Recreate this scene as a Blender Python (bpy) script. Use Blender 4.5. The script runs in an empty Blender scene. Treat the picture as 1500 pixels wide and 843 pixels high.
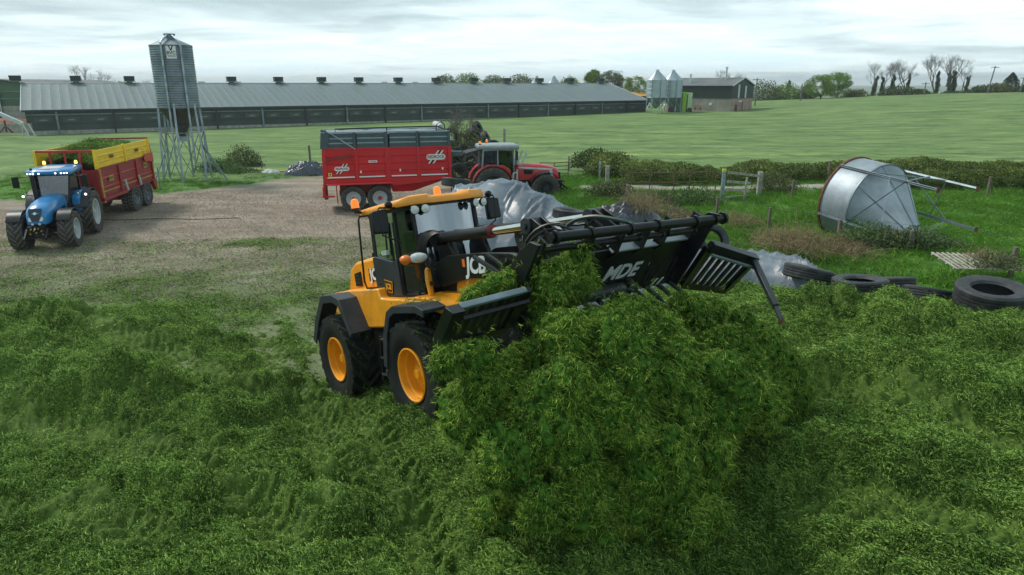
import bpy, bmesh, math, random
import numpy as np
from mathutils import Vector, Matrix, Euler
from math import sin, cos, tan, pi, radians, sqrt, atan2
random.seed(7); rng = np.random.default_rng(7)
SC = bpy.context.scene; COL = SC.collection

# ---------------------------------------------------------------- camera, sky, sun
PITCH = radians(16.6); CZ = 6.0
cam = bpy.data.cameras.new('camera'); camo = bpy.data.objects.new('camera', cam); COL.objects.link(camo)
camo.location = (0, 0, CZ); camo.rotation_euler = (pi/2 - PITCH, 0, 0)
cam.sensor_width = 36; cam.lens = 24.0; cam.clip_start = .1; cam.clip_end = 9000
SC.camera = camo
SUN_EL, SUN_AZ = radians(48), radians(-60)       # azimuth from +Y towards +X: the light comes from the upper left
w = bpy.data.worlds.new('World'); SC.world = w; w.use_nodes = True
def build_world():
    nt = w.node_tree; N = nt.nodes; L = nt.links; N.clear()
    out = N.new('ShaderNodeOutputWorld'); bg = N.new('ShaderNodeBackground')
    sky = N.new('ShaderNodeTexSky'); sky.sky_type = 'NISHITA'; sky.sun_disc = False
    sky.sun_elevation = SUN_EL; sky.sun_rotation = SUN_AZ; sky.dust_density = 2
    tc = N.new('ShaderNodeTexCoord'); sep = N.new('ShaderNodeSeparateXYZ'); L.new(tc.outputs['Generated'], sep.inputs[0])
    zz = N.new('ShaderNodeMath'); zz.operation = 'ABSOLUTE'; L.new(sep.outputs[2], zz.inputs[0])
    za = N.new('ShaderNodeMath'); za.operation = 'ADD'; za.inputs[1].default_value = .045; L.new(zz.outputs[0], za.inputs[0])
    dx = N.new('ShaderNodeMath'); dx.operation = 'DIVIDE'; L.new(sep.outputs[0], dx.inputs[0]); L.new(za.outputs[0], dx.inputs[1])
    dy = N.new('ShaderNodeMath'); dy.operation = 'DIVIDE'; L.new(sep.outputs[1], dy.inputs[0]); L.new(za.outputs[0], dy.inputs[1])
    cb = N.new('ShaderNodeCombineXYZ'); L.new(dx.outputs[0], cb.inputs[0]); L.new(dy.outputs[0], cb.inputs[1])
    def noise(scale, det, rough, dist=0., off=(0, 0, 0), sc=(1, 1, 1)):
        mp = N.new('ShaderNodeMapping'); mp.inputs['Location'].default_value = off; mp.inputs['Scale'].default_value = sc
        L.new(cb.outputs[0], mp.inputs[0])
        n = N.new('ShaderNodeTexNoise'); n.inputs['Scale'].default_value = scale; n.inputs['Detail'].default_value = det
        n.inputs['Roughness'].default_value = rough; n.inputs['Distortion'].default_value = dist
        L.new(mp.outputs[0], n.inputs['Vector']); return n.outputs[0]
    n1 = noise(.13, 7, .52, .5, (3.1, 7.2, 0), (1.0, 1.0, 1))
    n2 = noise(.50, 9, .60, .5, (11., 2.3, 4), (1, 1.05, 1))
    mx = N.new('ShaderNodeMath'); mx.operation = 'MULTIPLY_ADD'; mx.inputs[1].default_value = .36; L.new(n2, mx.inputs[0])
    m1 = N.new('ShaderNodeMath'); m1.operation = 'MULTIPLY'; m1.inputs[1].default_value = .64; L.new(n1, m1.inputs[0]); L.new(m1.outputs[0], mx.inputs[2])
    mc = N.new('ShaderNodeMath'); mc.operation = 'MULTIPLY_ADD'; mc.inputs[1].default_value = 1.5; mc.inputs[2].default_value = -.25; L.new(mx.outputs[0], mc.inputs[0]); mx = mc
    # heavier cloud deck higher up, thin bright gaps low down
    el = N.new('ShaderNodeMapRange'); el.inputs['From Min'].default_value = .02; el.inputs['From Max'].default_value = .13
    el.inputs['To Min'].default_value = -.11; el.inputs['To Max'].default_value = .12
    el.interpolation_type = 'SMOOTHSTEP'; L.new(zz.outputs[0], el.inputs['Value'])
    ad = N.new('ShaderNodeMath'); ad.operation = 'ADD'; L.new(mx.outputs[0], ad.inputs[0]); L.new(el.outputs[0], ad.inputs[1])
    cr = N.new('ShaderNodeValToRGB'); e = cr.color_ramp.elements
    e[0].position = .34; e[0].color = (.62, .78, .84, 1)
    e[1].position = .74; e[1].color = (.28, .38, .41, 1)
    for p, c in ((.41, (.74, .84, .86, 1)), (.47, (.60, .72, .75, 1)), (.54, (.45, .56, .59, 1)), (.62, (.33, .43, .46, 1))):
        q = e.new(p); q.color = c
    L.new(ad.outputs[0], cr.inputs[0])
    sc = N.new('ShaderNodeVectorMath'); sc.operation = 'SCALE'; sc.inputs['Scale'].default_value = 8.6; L.new(cr.outputs[0], sc.inputs[0])
    mix = N.new('ShaderNodeMixRGB'); mix.inputs[0].default_value = .93
    L.new(sky.outputs[0], mix.inputs[1]); L.new(sc.outputs[0], mix.inputs[2])
    L.new(mix.outputs[0], bg.inputs[0]); bg.inputs[1].default_value = .095
    L.new(bg.outputs[0], out.inputs[0])
build_world()
sl = bpy.data.lights.new('sun', 'SUN'); sl.energy = 1.5; sl.angle = radians(14); sl.color = (1, .95, .87)
so = bpy.data.objects.new('sun', sl); COL.objects.link(so)
sd = Vector((sin(SUN_AZ)*cos(SUN_EL), cos(SUN_AZ)*cos(SUN_EL), sin(SUN_EL)))
so.rotation_euler = sd.to_track_quat('Z', 'Y').to_euler(); so.location = (-30, -20, 60)
SC.view_settings.view_transform = 'Standard'; SC.view_settings.look = 'None'
SC.view_settings.exposure = 0.95; SC.view_settings.gamma = 1
SC.cycles.max_bounces = 6; SC.cycles.transparent_max_bounces = 12; SC.cycles.diffuse_bounces = 3

# ---------------------------------------------------------------- coordinates read off the photograph
def ray(px, py):
    u = (px - 750)/1000.; v = (421.5 - py)/1000.
    return np.array([u, cos(PITCH) + v*sin(PITCH), -sin(PITCH) + v*cos(PITCH)])
def at(px, py, Y):
    r = ray(px, py); return Vector(np.array([0, 0, CZ]) + r*Y/r[1])
def atz(px, py, z=0.):
    r = ray(px, py); return Vector(np.array([0, 0, CZ]) + r*(z - CZ)/r[2])

# ---------------------------------------------------------------- numpy noise
def _h(ix, iy, s):
    n = (ix*374761393 + iy*668265263 + s*2147483647) & 0xffffffff
    n = ((n ^ (n >> 13))*1274126177) & 0xffffffff
    return ((n ^ (n >> 16)) & 0xffff)/65535.
def vn(x, y, s=0):
    x = np.asarray(x, float); y = np.asarray(y, float)
    ix = np.floor(x).astype(np.int64); iy = np.floor(y).astype(np.int64)
    fx = x - ix; fy = y - iy; fx = fx*fx*(3 - 2*fx); fy = fy*fy*(3 - 2*fy)
    a = _h(ix, iy, s); b = _h(ix + 1, iy, s); c = _h(ix, iy + 1, s); d = _h(ix + 1, iy + 1, s)
    return (a + (b - a)*fx)*(1 - fy) + (c + (d - c)*fx)*fy
def fbm(x, y, s=0, o=4, g=.5):
    t = 0; a = 1.; n = 0
    c_, s_ = cos(.6), sin(.6)
    for k in range(o):
        t = t + a*vn(x, y, s + k*17); n += a; a *= g
        x, y = (x*c_ - y*s_)*2.03 + 5.1, (x*s_ + y*c_)*2.03 + 1.7
    return t/n
def ss(a, b, x):
    t = np.clip((np.asarray(x, float) - a)/(b - a), 0, 1); return t*t*(3 - 2*t)

# ---------------------------------------------------------------- terrain
def terrain(x, y):
    x = np.asarray(x, float); y = np.asarray(y, float)
    s1 = ss(55, 140, y)
    z = s1*np.interp(x, [-80, -60, 0, 25, 43, 62, 108, 200], [.2, .25, .6, .85, 1.05, 2.2, 3.9, 5.5])
    z = z + .45*ss(-1, 4, x)*ss(18, 26, y)*(1 - ss(42, 75, y))
    z = z + .75*ss(4, 8, x)*ss(5, 11, y)*(1 - ss(17, 27, y))
    z = z + (fbm(x*.25, y*.25, 3) - .5)*.22*ss(24, 36, y)*(1 - ss(80, 120, y))*ss(-1, 3, x)
    far = ss(160, 520, y)
    z = z - far*26*(1 - .0*x)
    r = np.sqrt(x*x + y*y)
    z = z + ss(1300, 2900, r)*(16 + 7*(fbm(x*.0013, y*.0006, 9, 3) - .4))*ss(200, 900, y)
    return z
def TZ(x, y): return float(terrain(x, y))
TRACKS = [[(355, 425, .1), (385, 480, .2), (430, 560, .3), (475, 660, .5), (505, 800, .6)], [(440, 440, .1), (470, 520, .2), (520, 600, .4), (585, 720, .8), (640, 850, 1.)],
          [(-20, 610, .3), (150, 640, .3), (330, 720, .5), (430, 850, .6)], [(-20, 740, .3), (120, 790, .4), (230, 860, .4)], [(120, 480, .1), (260, 520, .1), (420, 600, .3)],
          [(1180, 690, 1.9), (1350, 730, 1.9), (1530, 790, 1.9)], [(1190, 560, 1.9), (1330, 590, 1.9), (1530, 660, 1.9)], [(1010, 860, 1.6), (1150, 800, 1.7), (1300, 850, 1.8)]]
TRACKW = [[(atz(a, b, c).x, atz(a, b, c).y) for a, b, c in t] for t in TRACKS]
def track_field(x, y):
    M = np.zeros(np.shape(x)); PH = np.zeros(np.shape(x))
    for t in TRACKW:
        acc = 0
        for (ax, ay), (bx, by) in zip(t[:-1], t[1:]):
            ux, uy = bx - ax, by - ay; L_ = sqrt(ux*ux + uy*uy); ux /= L_; uy /= L_
            a = (x - ax)*ux + (y - ay)*uy; b = -(x - ax)*uy + (y - ay)*ux; ac = np.clip(a, 0, L_)
            d = np.hypot(x - ax - ac*ux, y - ay - ac*uy); m = 1 - ss(.26, .46, d); PH = np.where(m > M, np.sin((ac + acc + np.abs(b)*.9)*2*pi/.24), PH); M = np.maximum(M, m); acc += L_
    return M, PH
def silage_h(x, y):
    x = np.asarray(x, float); y = np.asarray(y, float)
    s = .6*x - .8*y
    z = np.interp(s, [-30, -13.2, -12.0, -10.5, -8.9, -6, -3, 3], [0, .0, .05, .33, .73, 1.1, 1.2, 1.25])
    z = z + .65*ss(1.5, 5.5, x + .15*(y - 9))
    # soft heaps dropped at the left
    z = z + .45*np.exp(-(((x + 8.2)/2.6)**2 + ((y - 11.6)/1.1)**2)) + .4*np.exp(-(((x + 5.0)/1.8)**2 + ((y - 10.2)/.9)**2))
    z = z + .35*np.exp(-(((x + 11.5)/2.2)**2 + ((y - 16.2)/.8)**2)) + .3*np.exp(-(((x + 3.2)/1.6)**2 + ((y - 8.6)/.9)**2))
    lift = ss(-13.5, -9, s)
    d1 = fbm(x*.55, y*.55, 21, 3) - .5; d2 = fbm(x*1.7, y*1.7, 5, 3) - .5
    cut = np.clip((fbm(x*.42, y*.55 + 4, 61, 2) - .36)*4, .2, 1)          # rolled-flat and loose areas
    z = z + d1*(.34 + .25*lift) + d2*.26*cut
    cut = cut*(1 - .85*track_field(x, y)[0])
    wx_ = (fbm(x*1.3, y*1.3, 55, 2) - .5)*1.6
    def bil(u, v, s, k): return 1 - np.exp(-np.abs(vn(u, v, s) + .35*vn(u*2.1, v*2.1, s + 3) - .67)*k)
    z = z + ((bil(x*1.25 + wx_, y*1.6 + wx_, 8, 6) - .6)*.19 + (bil(x*2.9 + wx_, y*3.4, 18, 6) - .6)*.14)*(.2 + .8*cut) + (bil(x*7, y*7.5, 28, 6) - .6)*.085 + (fbm(x*17, y*17, 31, 2) - .5)*.035
    # windrows of looser grass pushed up by the wheels
    for (cx, cy, lx, ly, rot, hh) in ((-9.5, 15.8, 3.2, .55, -.1, .45), (-6.3, 11.9, 2.6, .5, .35, .5), (-9.3, 12.6, 2.4, .5, -.2, .45), (-4.3, 10.2, 2.2, .45, -.25, .45), (-5.2, 8.0, 1.8, .4, .5, .35), (-2.2, 7.0, 1.6, .35, -.3, .3), (5.0, 9.3, 2.5, .5, -.35, .35), (6.5, 11.6, 2.6, .45, -.3, .35), (4.2, 7.0, 2.0, .4, -.3, .3), (-13., 15., 2.4, .6, .1, .4)):
        a = (x - cx)*cos(rot) + (y - cy)*sin(rot); b = -(x - cx)*sin(rot) + (y - cy)*cos(rot); b = b + (fbm(x*.9, y*.9, 71, 2) - .5)*1.6
        z = z + 1.25*hh*np.exp(-(a/lx)**2 - (b/ly)**2)*(.35 + 1.3*bil(x*2.1, y*2.1, 93, 7)*fbm(x*1.2, y*1.2, 44, 2))
    TM, TP = track_field(x, y); TM = TM*ss(.30, .5, fbm(x*.8, y*.8, 66, 2) + .12)
    z = z - TM*(.10 + .045*TP)
    # outline of the layer
    n = (fbm(x*.45, y*.45, 77, 4) - .5)
    e1 = 18.2 + n*5.5 - y - 2.6*ss(-6, 0, x)
    e2 = ((6.55 - x)*2.4 + (14.75 - y)*2.5)/3.47 + n*.5         # straight rear edge along the tyres
    e3 = 16.6 - y + n*.6
    right = ss(1.0, 3.0, x)
    m = np.where(x > 2.2, ss(-.55, .5, np.minimum(e2, e3)), ss(-3.2, 3.0, e1))
    return z*m + .10*m - np.where(x > 2.2, .34, .22)*(1 - m) + .0*right, m
def SH(x, y):
    z, m = silage_h(x, y); return float(z)
def GZ(x, y): return max(TZ(x, y), SH(x, y)) if (y < 20) else TZ(x, y)

# ---------------------------------------------------------------- materials
def nd(nt, t, **kw):
    n = nt.nodes.new(t)
    for k, v in kw.items():
        if k in n.inputs: n.inputs[k].default_value = v
        else: setattr(n, k, v)
    return n
MATS = {}
def mat(name, col, rough=.5, metal=0., var=.12, vscale=3., bump=0., bscale=40., dirt=0., dcol=(.16, .13, .09), coat=0., spec=.5, var_col=None, stretch=(1, 1, 1), orand=0.):
    if name in MATS: return MATS[name]
    m = bpy.data.materials.new(name); m.use_nodes = True; nt = m.node_tree; L = nt.links
    b = nt.nodes['Principled BSDF']; b.inputs['Roughness'].default_value = rough; b.inputs['Metallic'].default_value = metal
    b.inputs['Coat Weight'].default_value = coat; b.inputs['Specular IOR Level'].default_value = spec
    tc = nd(nt, 'ShaderNodeTexCoord'); mp = nd(nt, 'ShaderNodeMapping'); mp.inputs['Scale'].default_value = stretch
    L.new(tc.outputs['Object'], mp.inputs[0])
    n = nd(nt, 'ShaderNodeTexNoise', Scale=vscale, Detail=6., Roughness=.6); L.new(mp.outputs[0], n.inputs['Vector'])
    cr = nd(nt, 'ShaderNodeValToRGB'); e = cr.color_ramp.elements
    lo = var_col or tuple(c*(1 - var*1.6) for c in col); hi = tuple(min(1, c*(1 + var)) for c in col)
    e[0].position = .33; e[0].color = (*lo, 1); e[1].position = .67; e[1].color = (*hi, 1)
    L.new(n.outputs[0], cr.inputs[0]); c = cr.outputs[0]
    if dirt > 0:
        n2 = nd(nt, 'ShaderNodeTexNoise', Scale=vscale*2.3, Detail=8., Roughness=.7); L.new(tc.outputs['Object'], n2.inputs['Vector'])
        mr = nd(nt, 'ShaderNodeMapRange'); mr.inputs['From Min'].default_value = .48; mr.inputs['From Max'].default_value = .72
        mr.inputs['To Max'].default_value = dirt; L.new(n2.outputs[0], mr.inputs[0])
        mx = nd(nt, 'ShaderNodeMixRGB'); L.new(mr.outputs[0], mx.inputs[0]); L.new(c, mx.inputs[1]); mx.inputs[2].default_value = (*dcol, 1); c = mx.outputs[0]
        ra = nd(nt, 'ShaderNodeMapRange'); ra.inputs['To Min'].default_value = rough; ra.inputs['To Max'].default_value = min(1, rough + .35)
        L.new(mr.outputs[0], ra.inputs[0]); L.new(ra.outputs[0], b.inputs['Roughness'])
    if orand:
        oi = nd(nt, 'ShaderNodeObjectInfo'); mo = nd(nt, 'ShaderNodeMapRange'); mo.inputs['To Min'].default_value = 1 - orand; mo.inputs['To Max'].default_value = 1 + orand; L.new(oi.outputs['Random'], mo.inputs[0])
        hs = nd(nt, 'ShaderNodeHueSaturation'); L.new(mo.outputs[0], hs.inputs['Value']); L.new(c, hs.inputs['Color']); c = hs.outputs[0]
    L.new(c, b.inputs['Base Color'])
    if bump > 0:
        n3 = nd(nt, 'ShaderNodeTexNoise', Scale=bscale, Detail=5.); L.new(mp.outputs[0], n3.inputs['Vector'])
        bp = nd(nt, 'ShaderNodeBump', Strength=bump, Distance=.02); L.new(n3.outputs[0], bp.inputs['Height']); L.new(bp.outputs[0], b.inputs['Normal'])
    MATS[name] = m; return m
def glass(name, tint, refl=.12):
    m = bpy.data.materials.new(name); m.use_nodes = True; nt = m.node_tree; L = nt.links; nt.nodes.clear()
    o = nd(nt, 'ShaderNodeOutputMaterial'); t = nd(nt, 'ShaderNodeBsdfTransparent'); t.inputs[0].default_value = (*tint, 1)
    g = nd(nt, 'ShaderNodeBsdfGlossy', Roughness=.06); g.inputs[0].default_value = (.9, .95, 1, 1)
    f = nd(nt, 'ShaderNodeFresnel', IOR=1.5); a = nd(nt, 'ShaderNodeMath', operation='ADD'); a.inputs[1].default_value = refl
    L.new(f.outputs[0], a.inputs[0]); mx = nd(nt, 'ShaderNodeMixShader'); L.new(a.outputs[0], mx.inputs[0])
    L.new(t.outputs[0], mx.inputs[1]); L.new(g.outputs[0], mx.inputs[2]); L.new(mx.outputs[0], o.inputs[0]); return m
def glow(name, col, s):
    m = bpy.data.materials.new(name); m.use_nodes = True; b = m.node_tree.nodes['Principled BSDF']
    b.inputs['Base Color'].default_value = (*col, 1); b.inputs['Emission Color'].default_value = (*col, 1); b.inputs['Emission Strength'].default_value = s
    b.inputs['Roughness'].default_value = .15; return m
ORANGE = mat('orange yellow paint', (.88, .35, .010), .36, var=.07, vscale=2.2, dirt=.5, dcol=(.42, .20, .03), coat=.15)
ORANGE2 = mat('cab roof paint', (.86, .33, .03), .38, var=.06, vscale=2, dirt=.2, dcol=(.55, .3, .12))
BLACKP = mat('black paint', (.006, .007, .009), .3, var=.3, vscale=4, dirt=.3, dcol=(.03, .032, .022), spec=.35)
FENDER = mat('black fender plastic', (.022, .028, .036), .5, var=.15, vscale=3, dirt=.3, dcol=(.09, .09, .08))
GREYP = mat('dark grey paint', (.028, .034, .042), .42, var=.1, dirt=.25, dcol=(.06, .06, .05), spec=.4)
DARKIN = mat('dark interior', (.012, .012, .013), .8)
RUBBER = mat('tyre rubber', (.009, .010, .010), .7, var=.3, vscale=6, dirt=.6, dcol=(.022, .034, .016), bump=.3, spec=.35)
LUGW = mat('worn lug rubber', (.016, .018, .019), .5, var=.3, vscale=6, dirt=.5, dcol=(.03, .045, .02), bump=.3)
LUGD = mat('dusty lug rubber', (.13, .125, .11), .8, var=.2, vscale=9, dirt=.5, dcol=(.15, .13, .10))
RUBBERD = mat('dusty tyre rubber', (.05, .048, .045), .85, var=.2, vscale=5, dirt=.8, dcol=(.15, .13, .105), bump=.3)
OLDTYRE = mat('old tyre rubber', (.028, .031, .035), .62, var=.3, vscale=3, dirt=.45, dcol=(.10, .11, .10), bump=.2)
STEEL = mat('bare steel', (.42, .42, .40), .25, 1., var=.15)
CHROME = mat('chromed rod', (.75, .74, .68), .12, 1., var=.05)
GALV = mat('galvanised steel', (.34, .41, .46), .42, .55, var=.22, vscale=2.2, bump=.1, bscale=9)
GALVB = mat('pale bin steel', (.36, .43, .47), .45, .4, var=.07, vscale=.8)
GALVD = mat('weathered galvanised steel', (.20, .25, .28), .5, .45, var=.2, vscale=1.7)
GALVF = mat('spangled galvanised sheet', (.32, .37, .41), .52, .35, var=.2, vscale=1.1, dirt=.35, dcol=(.30, .34, .36), bump=.1, bscale=5)
RUST = mat('rusty steel', (.16, .065, .03), .85, var=.35, vscale=8)
RUSTL = mat('rusty gate steel', (.15, .085, .06), .85, var=.3, vscale=8)
BLUE = mat('blue tractor paint', (.015, .21, .50), .3, var=.08, vscale=2, dirt=.2, dcol=(.10, .16, .26), coat=.3)
REDT = mat('red tractor paint', (.48, .018, .02), .3, var=.08, dirt=.2, dcol=(.4, .12, .10), coat=.3)
RED = mat('bright red trailer paint', (.58, .010, .016), .34, var=.08, vscale=1.2, dirt=.25, dcol=(.35, .03, .03), coat=.2)
REDD = mat('dark red trailer paint', (.28, .014, .018), .42, var=.12, vscale=1.5, dirt=.5, dcol=(.20, .07, .05))
REDH = mat('red trim paint', (.62, .03, .035), .4, var=.1)
YELL = mat('yellow board paint', (.86, .58, .02), .42, var=.06, dirt=.3, dcol=(.6, .42, .08))
YELD = mat('dull gold paint', (.50, .32, .06), .5, var=.15)
SLATE = mat('slate grey board paint', (.055, .085, .10), .45, var=.1, dirt=.3, dcol=(.12, .14, .14))
SLATEL = mat('light grey board edge', (.25, .32, .34), .45, var=.1)
WHITE = mat('white paint', (.75, .77, .76), .45, var=.05, dirt=.2, dcol=(.5, .5, .46))
WHITEG = mat('pale grey paint', (.50, .54, .54), .45, var=.08, dirt=.2)
AMBER = glow('amber beacon', (.85, .22, .02), .35)
AMBERL = glow('lit amber beacon', (1, .45, .08), 2.2)
LAMPW = glow('lit white lamp', (.95, .95, .85), 1.6)
LENS = mat('lamp lens', (.62, .66, .64), .12, var=.15, vscale=20, spec=.8)
LAMPO = mat('orange indicator lens', (.8, .2, .03), .2)
GLASSD = glass('dark cab glass', (.16, .18, .19), .03)
GLASSW = glass('cab windscreen glass', (.20, .26, .30), .30)
GLASSC = glass('clear cab glass', (.5, .58, .6), .10)
SHEET = mat('grey silage sheet', (.135, .17, .205), .36, var=.22, vscale=.8, dirt=.4, dcol=(.20, .23, .25), spec=.45, bump=.25, bscale=14, stretch=(1, .5, 1))
SHEETB = mat('black silage sheet', (.045, .055, .075), .3, var=.3, vscale=2, spec=.6)
HOSE = mat('hydraulic hose', (.012, .012, .012), .45)
HOSEG = mat('green hose', (.035, .065, .05), .4)
CONC = mat('weathered concrete', (.32, .31, .28), .9, var=.2, vscale=2, bump=.3)
BLOCK = mat('grey block wall', (.27, .25, .22), .9, var=.15, vscale=.6)
PINKB = mat('pinkish rendered brick', (.36, .25, .20), .9, var=.18, vscale=.7)
GREENC = mat('dark green cladding', (.014, .032, .028), .6, var=.12, vscale=.5)
GREENW = mat('green shed wall', (.040, .062, .052), .65, var=.18, vscale=.25, dirt=.3, dcol=(.07, .09, .075))
GREENB = mat('mid green cladding', (.07, .13, .075), .6, var=.1, vscale=.5)
ROOFG = mat('grey green roof sheet', (.14, .185, .19), .55, var=.14, vscale=.5, dirt=.5, dcol=(.15, .17, .145), stretch=(.25, 1, 1), orand=.035)
ROOFD = mat('dark fibre cement roof', (.13, .145, .15), .8, var=.12, vscale=.4)
WOOD = mat('weathered fence wood', (.17, .14, .105), .9, var=.3, vscale=6, stretch=(3, 3, .4), bump=.4)
WOODL = mat('pale weathered wood', (.36, .34, .28), .9, var=.25, vscale=5, bump=.4)
BARK = mat('tree bark', (.075, .065, .05), .95, var=.25)
BARKL = mat('grey bark', (.16, .155, .14), .95, var=.25)
def leafmat(name, c1, c2, rough=.6, vs=.9):
    m = bpy.data.materials.new(name); m.use_nodes = True; nt = m.node_tree; L = nt.links; b = nt.nodes['Principled BSDF']
    b.inputs['Roughness'].default_value = rough; b.inputs['Specular IOR Level'].default_value = .08
    g = nd(nt, 'ShaderNodeNewGeometry'); n = nd(nt, 'ShaderNodeTexNoise', Scale=vs, Detail=4.); L.new(g.outputs['Position'], n.inputs['Vector'])
    oi = nd(nt, 'ShaderNodeAttribute', attribute_name='tone', attribute_type='GEOMETRY')
    a = nd(nt, 'ShaderNodeMath', operation='ADD'); L.new(n.outputs[0], a.inputs[0]); L.new(oi.outputs['Fac'], a.inputs[1])
    cr = nd(nt, 'ShaderNodeValToRGB'); e = cr.color_ramp.elements; e[0].position = .40; e[1].position = .86
    e[0].color = (*c1, 1); e[1].color = (*c2, 1)
    h = nd(nt, 'ShaderNodeMath', operation='MULTIPLY'); h.inputs[1].default_value = .8; L.new(a.outputs[0], h.inputs[0])
    L.new(h.outputs[0], cr.inputs[0]); L.new(cr.outputs[0], b.inputs['Base Color'])
    tr = nd(nt, 'ShaderNodeBsdfTranslucent'); L.new(cr.outputs[0], tr.inputs[0]); mx = nd(nt, 'ShaderNodeMixShader', ); mx.inputs[0].default_value = .25
    L.new(b.outputs[0], mx.inputs[1]); L.new(tr.outputs[0], mx.inputs[2]); L.new(mx.outputs[0], nt.nodes['Material Output'].inputs[0])
    return m
SIL = leafmat('chopped silage grass', (.030, .080, .012), (.33, .51, .11), .5, 1.3)
SILF = leafmat('fresh falling grass', (.034, .095, .010), (.40, .56, .095), .45, 2.2)
LEAFH = leafmat('hedge leaves', (.04, .075, .02), (.26, .31, .085), .6, .8)
LEAFG = leafmat('spring tree leaves', (.07, .15, .025), (.26, .38, .07), .6, .5)
LEAFD = leafmat('dark ivy leaves', (.030, .055, .020), (.12, .17, .055), .6, .6)
LEAFO = leafmat('olive bush leaves', (.06, .085, .03), (.19, .22, .09), .6, .5)
LEAFC = leafmat('conifer needles', (.02, .04, .022), (.05, .085, .045), .7, .6)
GRASSL = leafmat('lush meadow grass', (.045, .12, .012), (.17, .36, .045), .5, .5)
BRAMB = leafmat('bramble leaves', (.05, .10, .03), (.18, .27, .10), .6, 1.1)
DRYG = leafmat('dry grass stalks', (.17, .13, .07), (.38, .30, .18), .8, 1.1)

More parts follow.
